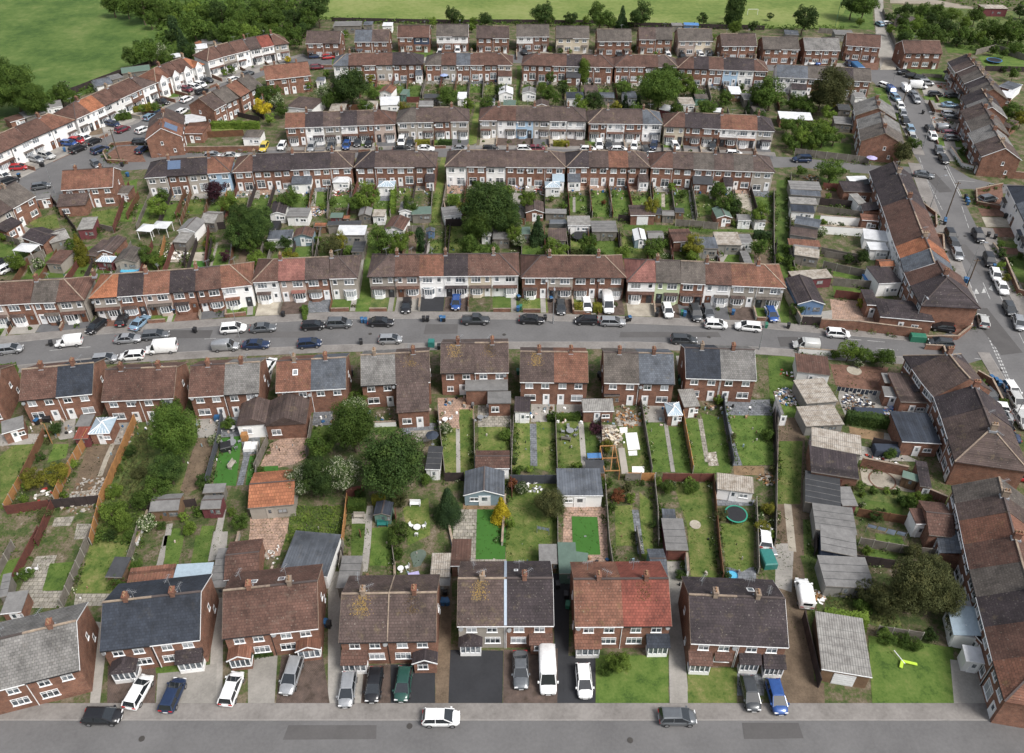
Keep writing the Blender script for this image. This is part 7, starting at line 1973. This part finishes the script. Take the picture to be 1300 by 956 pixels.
CARS("""
12.7 443 h S m; 87.6 434 v W m-; 162.5 429.5 s S m; 197.5 425 e G m; 133 455 h S m; 167.5 451.5 h W m-; 205 442.5 V W m-; 296.5 417 u W m; 286.8 439.4 v S m; 334 415.8 s G m; 325 437 s N m; 397.4 413 h K m; 431 410.5 u G m; 393 435.6 h N m; 483.7 408.5 s K m; 495.6 430.6 h S m; 604 406 p D m; 675 405.3 s K m; 744.6 406.3 h K m-; 778 408.3 e S m; 868.4 431 e D m; 909 411.5 h W m; 949.6 414.3 e W m-; 1064 423 h W m; 1023 438 v P m-; 1194.6 435 h D m-
122 414 h K 250; 156 405 h K 95; 177.6 409 s L 75; 516 388 h K 270; 579 384 h B 270; 712 390 h D 270; 745 387 h W 270; 771.5 386 V W 270; 847.6 394 h W 270; 883 397.6 u D 270; 899 395.5 h G 270; 979.6 399 h B 270; 341 464 h W 80
1220 404 s W 100; 1196.6 415 h K 165; 1248 407 h P a-; 1282 392 h D a; 1272 364.5 s W a; 1264 349 h W a; 1256 330.5 u K a; 1293.6 410 h S a; 1207 299.5 u K a; 1211 309.6 h D a; 1215.7 322.5 h S a; 1242 300 u K a; 1254 252.5 u G 20; 1208 373 h K 170; 1199 366.5 e G 170; 1173 221.5 s G a80; 1184.5 173 h W a; 1192 191 h G a; 1198 202 h K a; 1018 202 u N 180; 1124 197.5 h P 100
1255.5 500 s D 280; 1263 517 h W 170; 1266 528 s S 170; 1268 541 h K 170; 1274.6 554 s N 165; 1291 509 h P a; 1297.6 533 h P a; 1292 603 h R 170; 1285 495 h W a
1147.7 91.4 h K 20; 1158.6 96 h K -20; 1169 98.5 h D -15; 1176 105.5 u S -10; 1165.4 109.5 V W -5; 1150 112.6 v W a; 1123.6 108.6 h W a35; 1131.7 115.5 v B a; 1137 123.6 h L a; 1160 120.6 h G a; 1163.7 126.5 h S a; 1187.5 119.3 h K -8; 1208.6 120.5 h D 5; 1206 133 s L -8; 1206 144.5 e S -5; 1208 150 h D 0; 1143 134.5 h W a; 1146.4 144 h S a; 1149.4 153.5 h K a; 1156 164 h L a; 1158 174 h P a; 1180 162.4 h K a-; 1184 173 h W a; 1199.7 163 v S -5; 1206 169 h M 0; 1208.6 175 h G 0; 1028 78.5 u P 270; 1036.5 78.5 h B 270; 1078 81 h N 270; 1126 29.5 h W 20; 1116.7 30 h L 100
335 186.5 e Y 270; 358 185 h W 270; 395.6 186 e S 270; 421.5 184.5 u G 270; 440 184 h B 270; 454.5 180.5 h D 270; 468.5 181 h K 270; 509.6 179.6 u W 270; 520.5 180.7 h D 270; 510 189 s K s; 540 188.3 s W s; 584 188.5 s S s; 623 188.5 h K s; 666.6 188.5 h W s; 682 188.3 h M s; 746.6 189.5 h W s; 760.5 184 u W 270; 772.5 184 h D 270; 786 189.7 h W s; 805 185 h W 260; 830 184.5 h N 255; 857 185 h W 270; 826.5 196.6 h W 80; 904 185 h D 265; 932 195 h W s; 440 178 h N 270; 820 191 h D 275
270 197 h S s; 293 197.5 s P s; 178.4 179.6 h K 5; 179.7 189.5 h N 80; 127 190 u N l; 119 179 h K l; 99 189 u K l; 122 208 h G -50; 52 236 h G 20; 11.4 230 u K l; 24 212 h R 10; 45.7 201.7 h S -25; 59.6 197 e P -25; 87.6 181.4 h B -10; 97.7 178 h R -15; 108 175 h W -30; 5 223 h W -30; 9 340 h W 60; 2 333 s K 70
155.6 163.7 h M l; 181.5 164.5 h W l; 190 148 h L l; 204 142 h N l; 231 141 h W l; 237 125.6 h W l; 206 128.5 s K -30; 237 113 h M -30; 247.5 110.4 e W -30; 254.6 107 h W -30; 256 115.5 h K l; 263 101.5 h D -25; 254 102 h K -25; 297 100.5 h W l; 143 157 h N -20; 315 93 h G l
417 72 h R 20; 402.5 85 h M t; 581 64.5 u W 270; 558.6 66.5 h W 270; 848 70 h W 270; 866.6 71 h K 270; 890 70 h W 270; 901 67.5 h G 270; 786 69 h D 270; 666 65.5 h K 270; 400 71 h N 10
971 681 h W 80; 1020.8 753 v W 83
176 878 h W 80; 219.5 882 h N 85; 294 874 h W 85; 370 857 e S 265; 441 875 h S 270; 475 869 h K 270; 512 868 h T 270; 661 850 s G 270; 695 853 V W 270; 741.5 864 h W 270; 952.7 880 h D 270; 986 884 h B 270
""")
for u, v, c in ((130, 903, 'K'), (560, 905, 'W'), (860, 904, 'G')): car(u, v + 6, 'h', c, 0, 'cars and vans parked along the streets', ' on the road')
# ---------------------------------------------------------------- street and garden furniture
for a in ((963.6, 444, 8, 100), (702, 411, 8, 270), (307, 440, 8, 80), (1226.5, 354, 8, 0), (1159, 416, 7, 270), (1180, 266, 8, 10), (1170.6, 190, 8, 10), (137, 186, 8, 120), (1127, 127, 8, 0), (1174, 181, 8, 180), (1281, 546, 8, 0), (70, 245, 8, 60)): lamp_post(*a)
for a in ((1220.8, 380.6, 9), (1199.8, 279, 9), (152, 203, 8), (1145, 134.5, 8), (824, 131, 9)): lamp_post(*a, wood=True)
for l in """C0 975,432 k;C0 255,498 k;C0 295,395 k;C0 50,405 k;C1 550,382 b;C1 568,384 b;C1 858,376 k;C1 878,376 k;C1 945,374 b;C1 960,376 B;C1 545,490 k;C1 935,515 k;C1 155,352 k;C1 495,650 k;C2 205,370 k;C2 72,270 B;C2 70,325 b;C2 82,318 g;C2 235,278 B;C2 612,378 k;C2 628,374 B;C2 765,335 k;C2 765,352 k;C2 890,345 g;C2 903,350 b;C2 1145,342 b;C2 70,640 g;C2 475,655 k;C2 484,672 k;C2 878,672 k;C2 880,690 g;C3 10,408 g;C3 122,410 k;C3 1005,180 b;C3 1018,184 b;C3 1135,672 b;C3 1158,685 B;C3 1175,698 b;C3 1215,722 b;C3 1150,115 b;A1 368,440 b;A1 384,448 k;A1 955,335 b;A1 975,335 b;A1 966,282 k;A2 318,350 g;A2 310,300 k;B0 185,182 B;B0 225,168 k;B0 245,168 k;D3 903,445 B;D3 1075,482 k;D3 1122,505 k;D3 1156,516 k;D3 905,432 b;E3 795,562 k;D0 215,155 k;D0 205,155 k;D0 95,210 B;D0 323,80 b;D0 610,155 k;D0 638,205 b;A2 268,250 k;D3 1208,412 k;D3 1270,495 g;B3 1215,20 b;E3 665,345 k;C0 465,345 k;C0 870,335 B;D1 650,20 k;D1 405,15 k;A2 885,150 O""".split(';'):
    r_, xy, c = l.split(); 
    if c != 'O': binn(*K(r_, *xy.split(',')), c)
def at(r, x, y): return K(r, x, y)
table_set(*at('B0', 1155, 282), .75, STEEL, 5, what='grey glass-topped garden table', ch='black'); table_set(*at('B1', 825, 705), .5, WHT, 3); table_set(*at('B2', 330, 222), .6, STEEL, 5, what='pale grey garden table', ch='grey'); table_set(*at('A0', 138, 172), .45, WHT, 2); table_set(*at('B0', 1163, 207), .4, WHT, 1)
table_set(*at('B1', 965, 165), .45, WHT, 2); table_set(*at('B1', 1142, 155), .5, STEEL, 2, what='grey metal garden table', ch='grey'); table_set(*at('A1', 743, 163), .4, WHT, 1)
bench(*at('B1', 815, 588), 0, WHT, 'white double garden bench'); bench(*at('B1', 335, 290), 5, WM['T'], 'weathered timber garden bench'); bench(*at('B1', 652, 690), 0, TEAL, 'teal painted garden bench'); bench(*at('B2', 310, 262), 170, WM['T'], 'grey timber garden bench'); bench(*at('B1', 535, 650), 0, WM['P'], 'pale grey garden lounger'); bench(*at('B0', 1160, 392), 75, WM['P'], 'pale sun lounger on false grass')
for x in (1235, 1270): box_thing(*at('B0', x, 295), 1.0, 1.6, .7, WM['W'], 'garden_sofa', 'white cushioned garden sofa on grey paving', 'sofa', 5)
box_thing(*at('B0', 1125, 292), 1.6, 1.6, .9, BLK, 'garden_sofa', 'black curved rattan garden sofa', 'sofa', 20)
trampoline(*at('B2', 1160, 640), 1.55, paint('pad_green', (.03, .26, .17), .5)); trampoline(*at('D2', 378, 508), 1.7, BLK); trampoline(*at('E3', 1152, 300), 2.3, paint('pad_blue', (.05, .16, .36), .5)); trampoline(*at('E3', 705, 185), 2.0, BLK); trampoline(*at('D1', 400, 560), 1.2, BLK)
def parasol(u, v, mat, what, r=1.3):
    p = W(u, v, 2); t = thing('parasol', what, 'parasol', (p.x, p.y, 0)); b = MB(); b.cyl((0, 0, 0), (0, 0, 2.3), .03, n=6); b.cyl((0, 0, 0), (0, 0, .1), .25, n=12); b.build('pole', STEEL, t)
    b = MB(); b.cyl((0, 0, 1.95), (0, 0, 2.4), r, .05, 8, smooth=False); b.build('canopy', mat, t)
parasol(*at('D3', 540, 118), LILAC, 'lilac garden parasol beside the parked pink car'); clothes_line(*at('B2', 165, 700), *at('B2', 225, 712), FABL, 3, what='pale washing on a short line over a lawn', zz=1.4); parasol(*at('B1', 900, 245), FABD, 'dark blue parasol on a patio', 1.0); parasol(*at('E1', 960, 375), FABB, 'blue garden parasol', 1.2)
def pool(u, v, rx, ry, nm='paddling_pool', what='blue water paddling pool'):
    p = W(u, v, .4); n = 24; t = thing(nm, what, 'pool', (p.x, p.y, .02)); b = MB()
    prof = ((1, 0), (1.04, .25), (1, .5), (.94, .5), (.92, .3)); b.add([(rx * k * cos(2 * pi * i / n), ry * k * sin(2 * pi * i / n), z) for k, z in prof for i in range(n)], [(a * n + i, a * n + (i + 1) % n, (a + 1) * n + (i + 1) % n, (a + 1) * n + i) for a in range(4) for i in range(n)], 0, True); b.build('pool_wall', BLU, t)
    b = MB(); b.add([(rx * .94 * cos(2 * pi * i / n), ry * .94 * sin(2 * pi * i / n), .4) for i in range(n)], [tuple(range(n))]); b.build('water', WATER, t)
pool(*at('D0', 643, 680), 2.2, 1.2); pool(*at('A2', 1138, 198), .8, .7, what='round blue paddling pool on grey paving')
p_ = W(*at('A1', 830, 115)); o_ = MB(); n = 22; o_.add([((.9 + .25 * sin(3 * a)) * cos(a), (1.6 + .3 * sin(2 * a + 1)) * sin(a), .1) for a in [2 * pi * i / n for i in range(n)]], [tuple(range(n))]); q_ = o_.build('water', paint('pond_water', (.12, .15, .12), .15), None, (p_.x, p_.y, 0)); q_['kind'] = 'structure'
p_ = at('A1', 810, 200)
def sheetthing(r, P, z, mat, nm, what, cat):
    Q = [W(*K(r, *q), z) for q in P]; c = sum(Q, Vector()) / len(Q); b = MB(); n = len(Q); b.add([(q - c) for q in Q] + [(q - c) - Vector((0, 0, .07)) for q in Q], [tuple(range(n)), tuple(range(n, 2 * n))[::-1]] + [((i + 1) % n, i, i + n, (i + 1) % n + n) for i in range(n)]); o = b.build(nm, mat, None, tuple(c)); return tag(o, what, cat)
sheetthing('A1', [(778, 188), (832, 176), (845, 215), (790, 220)], .7, LILAC, 'ground_sheet', 'lilac sheet spread behind a brown-roofed house', 'sheet')
for P in ([(605, 235), (664, 232), (680, 316), (620, 320)], [(640, 402), (700, 402), (702, 438), (640, 440)], [(577, 208), (616, 206), (616, 232), (580, 234)], [(620, 325), (664, 322), (666, 346), (624, 348)]): sheetthing('B2', P, .12, WM['W'], 'insulation_board', 'white building board lying on grass', 'board')
sheetthing('B2', [(570, 310), (602, 310), (622, 436), (588, 438)], 1.6, WM['P'], 'roof_sheet', 'long pale sheet beside the timber frame', 'sheet')
def frame(r, a, b_, d, h):
    A, B = W(*K(r, *a), h), W(*K(r, *b_), h); A.z = B.z = 0; w = (B - A).length; t = thing('timber_frame', 'unroofed new timber frame of a garden building', 'timber frame', tuple(A), math.atan2(B.y - A.y, B.x - A.x))
    f = MB()
    for x, y in ((0, 0), (w, 0), (w, d), (0, d), (w, d / 2), (0, d / 2)): q = MB(); q.bar((x, y, 0), (x, y, h), .12, .12); q.build('post', FEN['o'], t)
    for y in (0, d / 2, d): f.bar((0, y, h), (w, y, h), .1, .14)
    for x in (0, w): f.bar((x, 0, h), (x, d, h), .1, .14)
    f.bar((w * .4, 0, h - .1), (w * .9, d, h - .1), .1, .12); f.build('rails', FEN['o'], t)
frame('B2', (502, 425), (578, 423), 5.0, 1.9)
pile(*at('B3', 120, 55), 2.2, [WM['W'], WM['O'], WM['P'], WM['K'], BLU], 130); pile(*at('B3', 470, 95), 2.6, [WM['Y'], WM['N'], WM['W'], WM['O'], BLK, WM['P']], 150); pile(*at('B3', 650, 140), 2.0, [REDP, WM['W'], FABB, WM['P'], BLU], 60); pile(*at('A3', 268, 312), 1.0, [WM['W'], WM['O'], FEN['o']], 26)
pile(*at('B0', 430, 548), 3.4, [WM['Y'], WM['P'], WM['O'], CONC], 110, 'spread of broken rubble at a garden end', 'rubble_heap', hh=.25); pile(*at('B2', 525, 250), 2.0, [WM['C'], WM['P'], WM['O']], 110, 'stack of cut logs and timber', 'log_heap'); pile(*at('B2', 620, 165), 2.0, [WM['O'], FEN['o'], WM['P']], 50, 'strewn old timber on a patio', 'timber_heap')
pile(*at('B3', 20, 470), 1.4, [WM['O'], WM['P'], FEN['o']], 30, 'litter by the track'); pile(*at('D1', 440, 290), 2.2, [WM['W'], BLK, WM['O'], REDP], 50, 'clutter of a crowded garden', 'clutter'); pile(*at('D1', 325, 390), 2, [WM['W'], WM['K'], BLU], 40, 'clutter of a crowded patio', 'clutter'); pile(*at('D0', 880, 600), 2.4, [BLK, WM['P'], WM['W']], 60, 'dark clutter on rubble ground', 'clutter')
pile(*at('D2', 200, 285), 2.4, [WM['W'], WM['P'], REDP, BLK], 60, 'clutter around a conservatory', 'clutter'); pile(*at('D2', 90, 260), 1.8, [BLK, WM['W'], FABB], 40, 'clutter on a paved yard', 'clutter'); pile(*at('C3', 120, 650), 1.4, [WM['W'], GM['g'], REDP], 20, 'toys on the grass', 'toys'); pile(*at('A1', 85, 115), 1.2, [WM['W'], WM['P']], 16, 'stacked white window frames', 'window_frames'); pile(*at('B0', 220, 545), 1.2, [WM['W'], WM['P'], REDP], 14, 'buckets and pots in earth', 'pots')
pile(*at('B2', 150, 497), 1.4, [WM['W'], STEEL], 18, 'white furniture stacked by a fence', 'furniture'); pile(*at('B3', 600, 360), 2.6, [REDP, WM['P'], BLK, WM['W']], 46, 'plant pots behind a red wall', 'pots'); pile(*at('D3', 240, 225), 2, [FEN['o'], WM['P'], BLK], 30, 'boxes in an overgrown plot', 'boxes'); pile(*at('E3', 900, 435), 2.4, [FEN['o'], REDP, WM['P']], 36, 'orange builders bags on a drive', 'bags'); pile(*at('E3', 880, 605), 2.2, [REDP, FEN['o'], WM['W']], 30, 'red goods piled on a drive', 'goods')
for k in range(9): q = at('A0', 660 + k * 22, 170 + (k % 3) * 12); pile(*q, .3, [POT, WM['W'], GM['c']], 3, 'small pot on a back terrace', 'plant_pot') if k < 0 else None
clothes_line(*at('B3', 522, 690), *at('B3', 716, 735), FABL, 4, what='pale blue washing on a garden line'); clothes_line(*at('C3', 370, 712), *at('C3', 568, 736), FABD, 10, what='dark clothes on a long line'); clothes_line(*at('B3', 690, 125), *at('B3', 800, 130), WM['W'], 5, what='white sheets drying behind the terrace'); clothes_line(*at('D2', 590, 215)[:2], *at('D2', 680, 300)[:2], FABB, 3, what='blue washing across a lawn') if 0 else None
box_thing(*at('C3', 775, 452), 2.6, 1.2, 1.3, GRN, 'waste_container', 'large green waste container outside the brick wall', 'container', -8); box_thing(*at('C1', 895, 480), 1.1, 1.1, 1.3, TEAL, 'waste_container', 'teal four-wheeled waste container on the pavement', 'container', 0)
binn(1227.5, 254, 'b'); binn(1229, 258, 'b'); binn(1226, 250, 'k'); box_thing(976, 706, 1.7, 2.6, 1.1, TEAL, 'trailer', 'small teal tarpaulined trailer by the track', 'trailer', 5); box_thing(978, 699, 1.6, 1.4, .6, STEEL, 'trailer', 'grey flat trailer by the track', 'trailer', 5)
box_thing(*at('E3', 470, 320), 2.4, 6, 1.7, BLU, 'covered_boat', 'boat under a bright blue tarpaulin', 'boat', 3); box_thing(*at('B3', 615, 305), 3.6, 1.6, 1.4, FABD, 'covered_stack', 'stack under a dark tarpaulin', 'stack', -3); box_thing(*at('B3', 530, 130), 4.5, 2.4, 1.2, FABD, 'covered_stack', 'navy tarpaulin over stored goods', 'stack', -4)
box_thing(*at('C0', 480, 60) if 0 else at('B0', 1085, 148), 1.0, .6, 1.1, BLU, 'log_store', 'blue bin store behind a house', 'store'); box_thing(*at('B0', 1218, 235), .9, .9, 1.4, FEN['o'], 'rabbit_hutch', 'pale timber hutch on the patio', 'hutch'); box_thing(*at('B0', 325, 577), .9, .5, .4, REDP, 'toy_sandpit', 'small red plastic sandpit', 'toy', 20)
def scooter(u, v):
    p = W(u, v); t = thing('toy_aeroplane', 'bright lime green swept-wing toy on the lawn', 'toy', tuple(p), .4); b = MB()
    for s, k in ((-1, .75), (1, 1.3)): b.bar((0, 0, .35), (s * k, -.75 * k, .28), .34, .07)
    b.build('wing', LIME, t); b = MB(); b.bar((0, -.4, .35), (0, 1.4, .45), .08, .08); b.build('mast', WHT, t)
scooter(*at('A3', 688, 635))
sheetthing('D3', [(432, 215), (525, 212), (528, 240), (434, 242)], 2.4, RM['wh'], 'garden_awning', 'white awning over an overgrown plot', 'awning') if 0 else None
g_ = thing('goal', 'small white football goal frame', 'goal', tuple(W(955, 19)), 0); b = MB()
for s in (-1.8, 1.8): q = MB(); q.cyl((s, 0, 0), (s, 0, 2), .06, n=6); q.build('post', WHT, g_)
b.bar((-1.8, 0, 2), (1.8, 0, 2), .1, .1); b.build('crossbar', WHT, g_)
def panel(h, x, y, D, rh, w, l, eh=5.0):
    sl = rh / (D / 2); z = lambda y: eh + y * sl + .14; b = MB(); y2 = y + l; P = [(x, y, z(y)), (x + w, y, z(y)), (x + w, y2, z(y2)), (x, y2, z(y2))]; b.add(P + [(p[0], p[1], p[2] - .06) for p in P], [(0, 1, 2, 3), (0, 4, 5, 1), (1, 5, 6, 2), (2, 6, 7, 3), (3, 7, 4, 0)]); b.build('solar_panel', paint('solar_cell', (.10, .14, .22), .15), h[0])
panel(T2[1], .2, 1.2, 7.4, 2.1, 2.8, 2.0); panel(P4[0], 1.2, .8, 8, 2.4, 3.2, 2.6)
box_thing(*at('D1', 112, 455), 1.8, 4.0, 1.4, BLK, 'covered_car', 'car under a black cover between sheds', 'car'); box_thing(*at('D2', 270, 436), 3.8, 1.7, 1.4, CARC['G'][1], 'covered_car', 'grey covered car in a back yard', 'car')
# lamp-lit nothing: the day is overcast. Pots, pebbles and tufts of the nearer gardens
def tufts(name, poly, mat, n, s, hh, base, zn=None):
    Q = [W(u, v) for u, v in poly]; x0, x1 = min(p.x for p in Q), max(p.x for p in Q); y0, y1 = min(p.y for p in Q), max(p.y for p in Q); b = MB()
    for _ in range(n):
        x, y = rnd.uniform(x0, x1), rnd.uniform(y0, y1); k = rnd.randint(2, 5)
        for _ in range(k):
            xx, yy, a = x + rnd.gauss(0, s), y + rnd.gauss(0, s), rnd.uniform(0, 6.28); q = s * rnd.uniform(.4, 1); hz = hh * rnd.random()
            b.add([(xx - q * cos(a), yy - q * sin(a), hz), (xx, yy, hz + .05 + q * .5), (xx + q * cos(a), yy + q * sin(a), hz), (xx + q * .3 * sin(a), yy - q * .3 * cos(a), hz + .02)], [(0, 1, 2, 3)])
    o = b.build(name, mat); tag(o, base, 'ground cover', kind='stuff', zn=zn, pos=sum(Q, Vector()) / len(Q))
tufts('weed_tufts', [(0, 640), (985, 640), (985, 725), (0, 725)], LM['m'], 2600, .12, .12, 'low weeds and border plants'); tufts('weed_tufts', [(0, 520), (985, 520), (985, 635), (0, 635)], LM['o'], 2600, .13, .12, 'low weeds and border plants')
tufts('weed_tufts', [(990, 470), (1180, 470), (1240, 760), (1010, 830)], LM['m'], 2000, .13, .15, 'weeds on the plots'); tufts('weed_tufts', [(0, 250), (985, 245), (985, 320), (0, 320)], LM['m'], 3200, .22, .3, 'low garden plants and weeds'); tufts('weed_tufts', [(400, 104), (1000, 104), (1000, 138), (400, 138)], LM['m'], 2600, .28, .35, 'low garden plants and weeds')

# tarmac repairs, covers and gullies
for u, v, w_, l_ in ((420, 930, 5, .8), (980, 928, 3.2, .9), (240, 424.5, 4, 1.2), (350, 425, 7, .9), (560, 418, 3, 1.5), (850, 425, 9, .8), (1010, 434, 3, 1.4), (1235, 330, 1.2, 6), (1190, 232, 1.6, 5), (1262, 420, 2, 7)):
    c_ = W(u, v); patch('tarmac_patch', [(c_.x - w_, c_.y - l_), (c_.x + w_, c_.y - l_ * .9), (c_.x + w_ * .97, c_.y + l_), (c_.x - w_ * .95, c_.y + l_)], cached('tpm', lambda: mott('asphalt_repair', (.108, .103, .101), var=.2, s1=.4, s2=4, rv=.15)), 9, True)
for u, v in ((180, 938), (520, 922), (800, 940), (200, 432), (470, 424), (640, 425), (900, 428), (1225, 300), (1200, 215), (1270, 470), (60, 438)):
    c_ = W(u, v); b = MB(); b.cyl((0, 0, 0), (0, 0, .055), .32, n=16, smooth=False); structure(b.build('manhole_cover', cached('mh', lambda: paint('cast_iron', (.05, .045, .04), .6)), None, (c_.x, c_.y, 0)))
# ---------------------------------------------------------------- border plants along the fences, and the small clutter of yards
def borders():
    B = {k: MB() for k in 'mdlof'}; r = rnd
    for P in FP:
        Q = [W(*p) for p in P]
        if Q[0].y > 200 or Q[0].y < 62: continue
        for a, e in zip(Q, Q[1:]):
            L = (e - a).length; d = (e - a) / max(L, .01); nn = Vector((-d.y, d.x, 0)); ph = r.uniform(0, 6); s = 0
            while s < L:
                if sin(s * .55 + ph) + r.uniform(-.7, .7) > -.15:
                    side = r.choice((-1, 1)); q = a + d * s + nn * side * r.uniform(.25, .7); R = r.uniform(.18, .62) * (1.25 if a.y > 130 else 1); b = B[r.choice('mmmddlof')]; hz = R * r.uniform(.8, 1.5)
                    for _ in range(int(26 if a.y < 130 else 14)):
                        z = r.random(); t = r.uniform(0, 6.28); p = q + Vector((cos(t) * R * (1 - z * z * .6), sin(t) * R * (1 - z * z * .6), z * hz + .05)); ls = r.uniform(.06, .13) * (1.5 if a.y > 130 else 1)
                        n1 = Vector((r.uniform(-1, 1), r.uniform(-1, 1), r.uniform(0, 1))).normalized(); t1 = n1.orthogonal().normalized() * ls; t2 = n1.cross(t1.normalized()) * ls; b.add([p - t1, p - t2, p + t1, p + t2], [(0, 1, 2, 3)])
                s += r.uniform(.25, .6)
    for q, R in TUFT:
        b = B[r.choice('mmdlof')]
        for _ in range(34):
            z = r.random(); t = r.uniform(0, 6.28); p = q + Vector((cos(t) * R * (1 - z * z * .6), sin(t) * R * (1 - z * z * .6), z * R * 1.3 + .05)); ls = r.uniform(.1, .2)
            n1 = Vector((r.uniform(-1, 1), r.uniform(-1, 1), r.uniform(0, 1))).normalized(); t1 = n1.orthogonal().normalized() * ls; t2 = n1.cross(t1.normalized()) * ls; b.add([p - t1, p - t2, p + t1, p + t2], [(0, 1, 2, 3)])
    for k, b in B.items():
        if b.v: o = b.build('border_plants', LM[k]); tag(o, f"{LN[k]} plants in borders along the garden fences", 'border plants', kind='stuff', zn='', pos=Vector((0, 90, 0)))
borders()
segs = [(W(*a), W(*b)) for P in FP for a, b in zip(P, P[1:]) if 62 < W(*a).y < 165]
tot = sum((b - a).length for a, b in segs)
for k in range(100):
    s = rnd.uniform(0, tot)
    for a, b in segs:
        L = (b - a).length
        if s < L: break
        s -= L
    d = (b - a) / L; R = rnd.uniform(.45, 1.15) * (1.2 if a.y > 110 else 1); q = a + d * s + Vector((-d.y, d.x, 0)) * rnd.choice((-1, 1)) * R * .8; u, v = PX(q)
    if (984 < u < 1035 and v > 450) or not -20 < u < 1290 or v > 790 or 405 < v < 450: continue
    tree(u, v, R / mpp(u, v), rnd.choice('mmmmddllofg'), low=1)
for L, side, n in ((T1, 1, 12), (T2, -1, 8), (T3, 1, 9), (T4, -1, 8)):
    for h, p0, rz, w, D, o in rnd.sample(L, n):
        q = loc2w(p0, rz, rnd.choice((.4, w - .4)), (D if side > 0 else 0) + side * rnd.uniform(6, 14)); u, v = PX(q); tree(u, v - 6, rnd.uniform(1.65, 2.4) / mpp(u, v), rnd.choice('mmlldgf'), tall=rnd.uniform(.9, 1.3))
def clutter():
    M = [WM['W'], WM['P'], BLK, WM['O'], POT, WM['S'], GM['c'], BLU, STEEL, WM['K']]; b = MB()
    for L, side, n in ((T2, -1, 12), (T4, -1, 8), (T1, 1, 9), ([q for s in S2 for q in s], -1, 22), ([q for s in S1 for q in s], 1, 12)):
        for h, p0, rz, w, D, o in L:
            for _ in range(n):
                x = rnd.uniform(.2, w - .2); y = rnd.uniform(.4, 4.5 if rnd.random() < .8 else 11); q = loc2w(p0, rz, x, (D + y) if side > 0 else -y); s = rnd.uniform(.06, .26) * (.6 if y > 4.5 else 1); hh = rnd.uniform(.1, .6); k = len(b.v); an = rnd.uniform(0, 3.14)
                b.box(-s, s, -s * rnd.uniform(.4, 1), s * .7, .03, hh, rnd.randrange(len(M)))
                for j in range(k, len(b.v)): X, Y, Z = b.v[j]; f = 1 - Z * .25; b.v[j] = (q.x + (X * cos(an) - Y * sin(an)) * f, q.y + (X * sin(an) + Y * cos(an)) * f, Z)
    o = b.build('yard_clutter', M); tag(o, 'pots, boxes and oddments standing about in the back yards', 'clutter', kind='stuff', zn='', pos=Vector((0, 110, 0)))
clutter()
finish_labels()
print('objects', len(bpy.data.objects), 'verts', sum(len(m.vertices) for m in bpy.data.meshes))
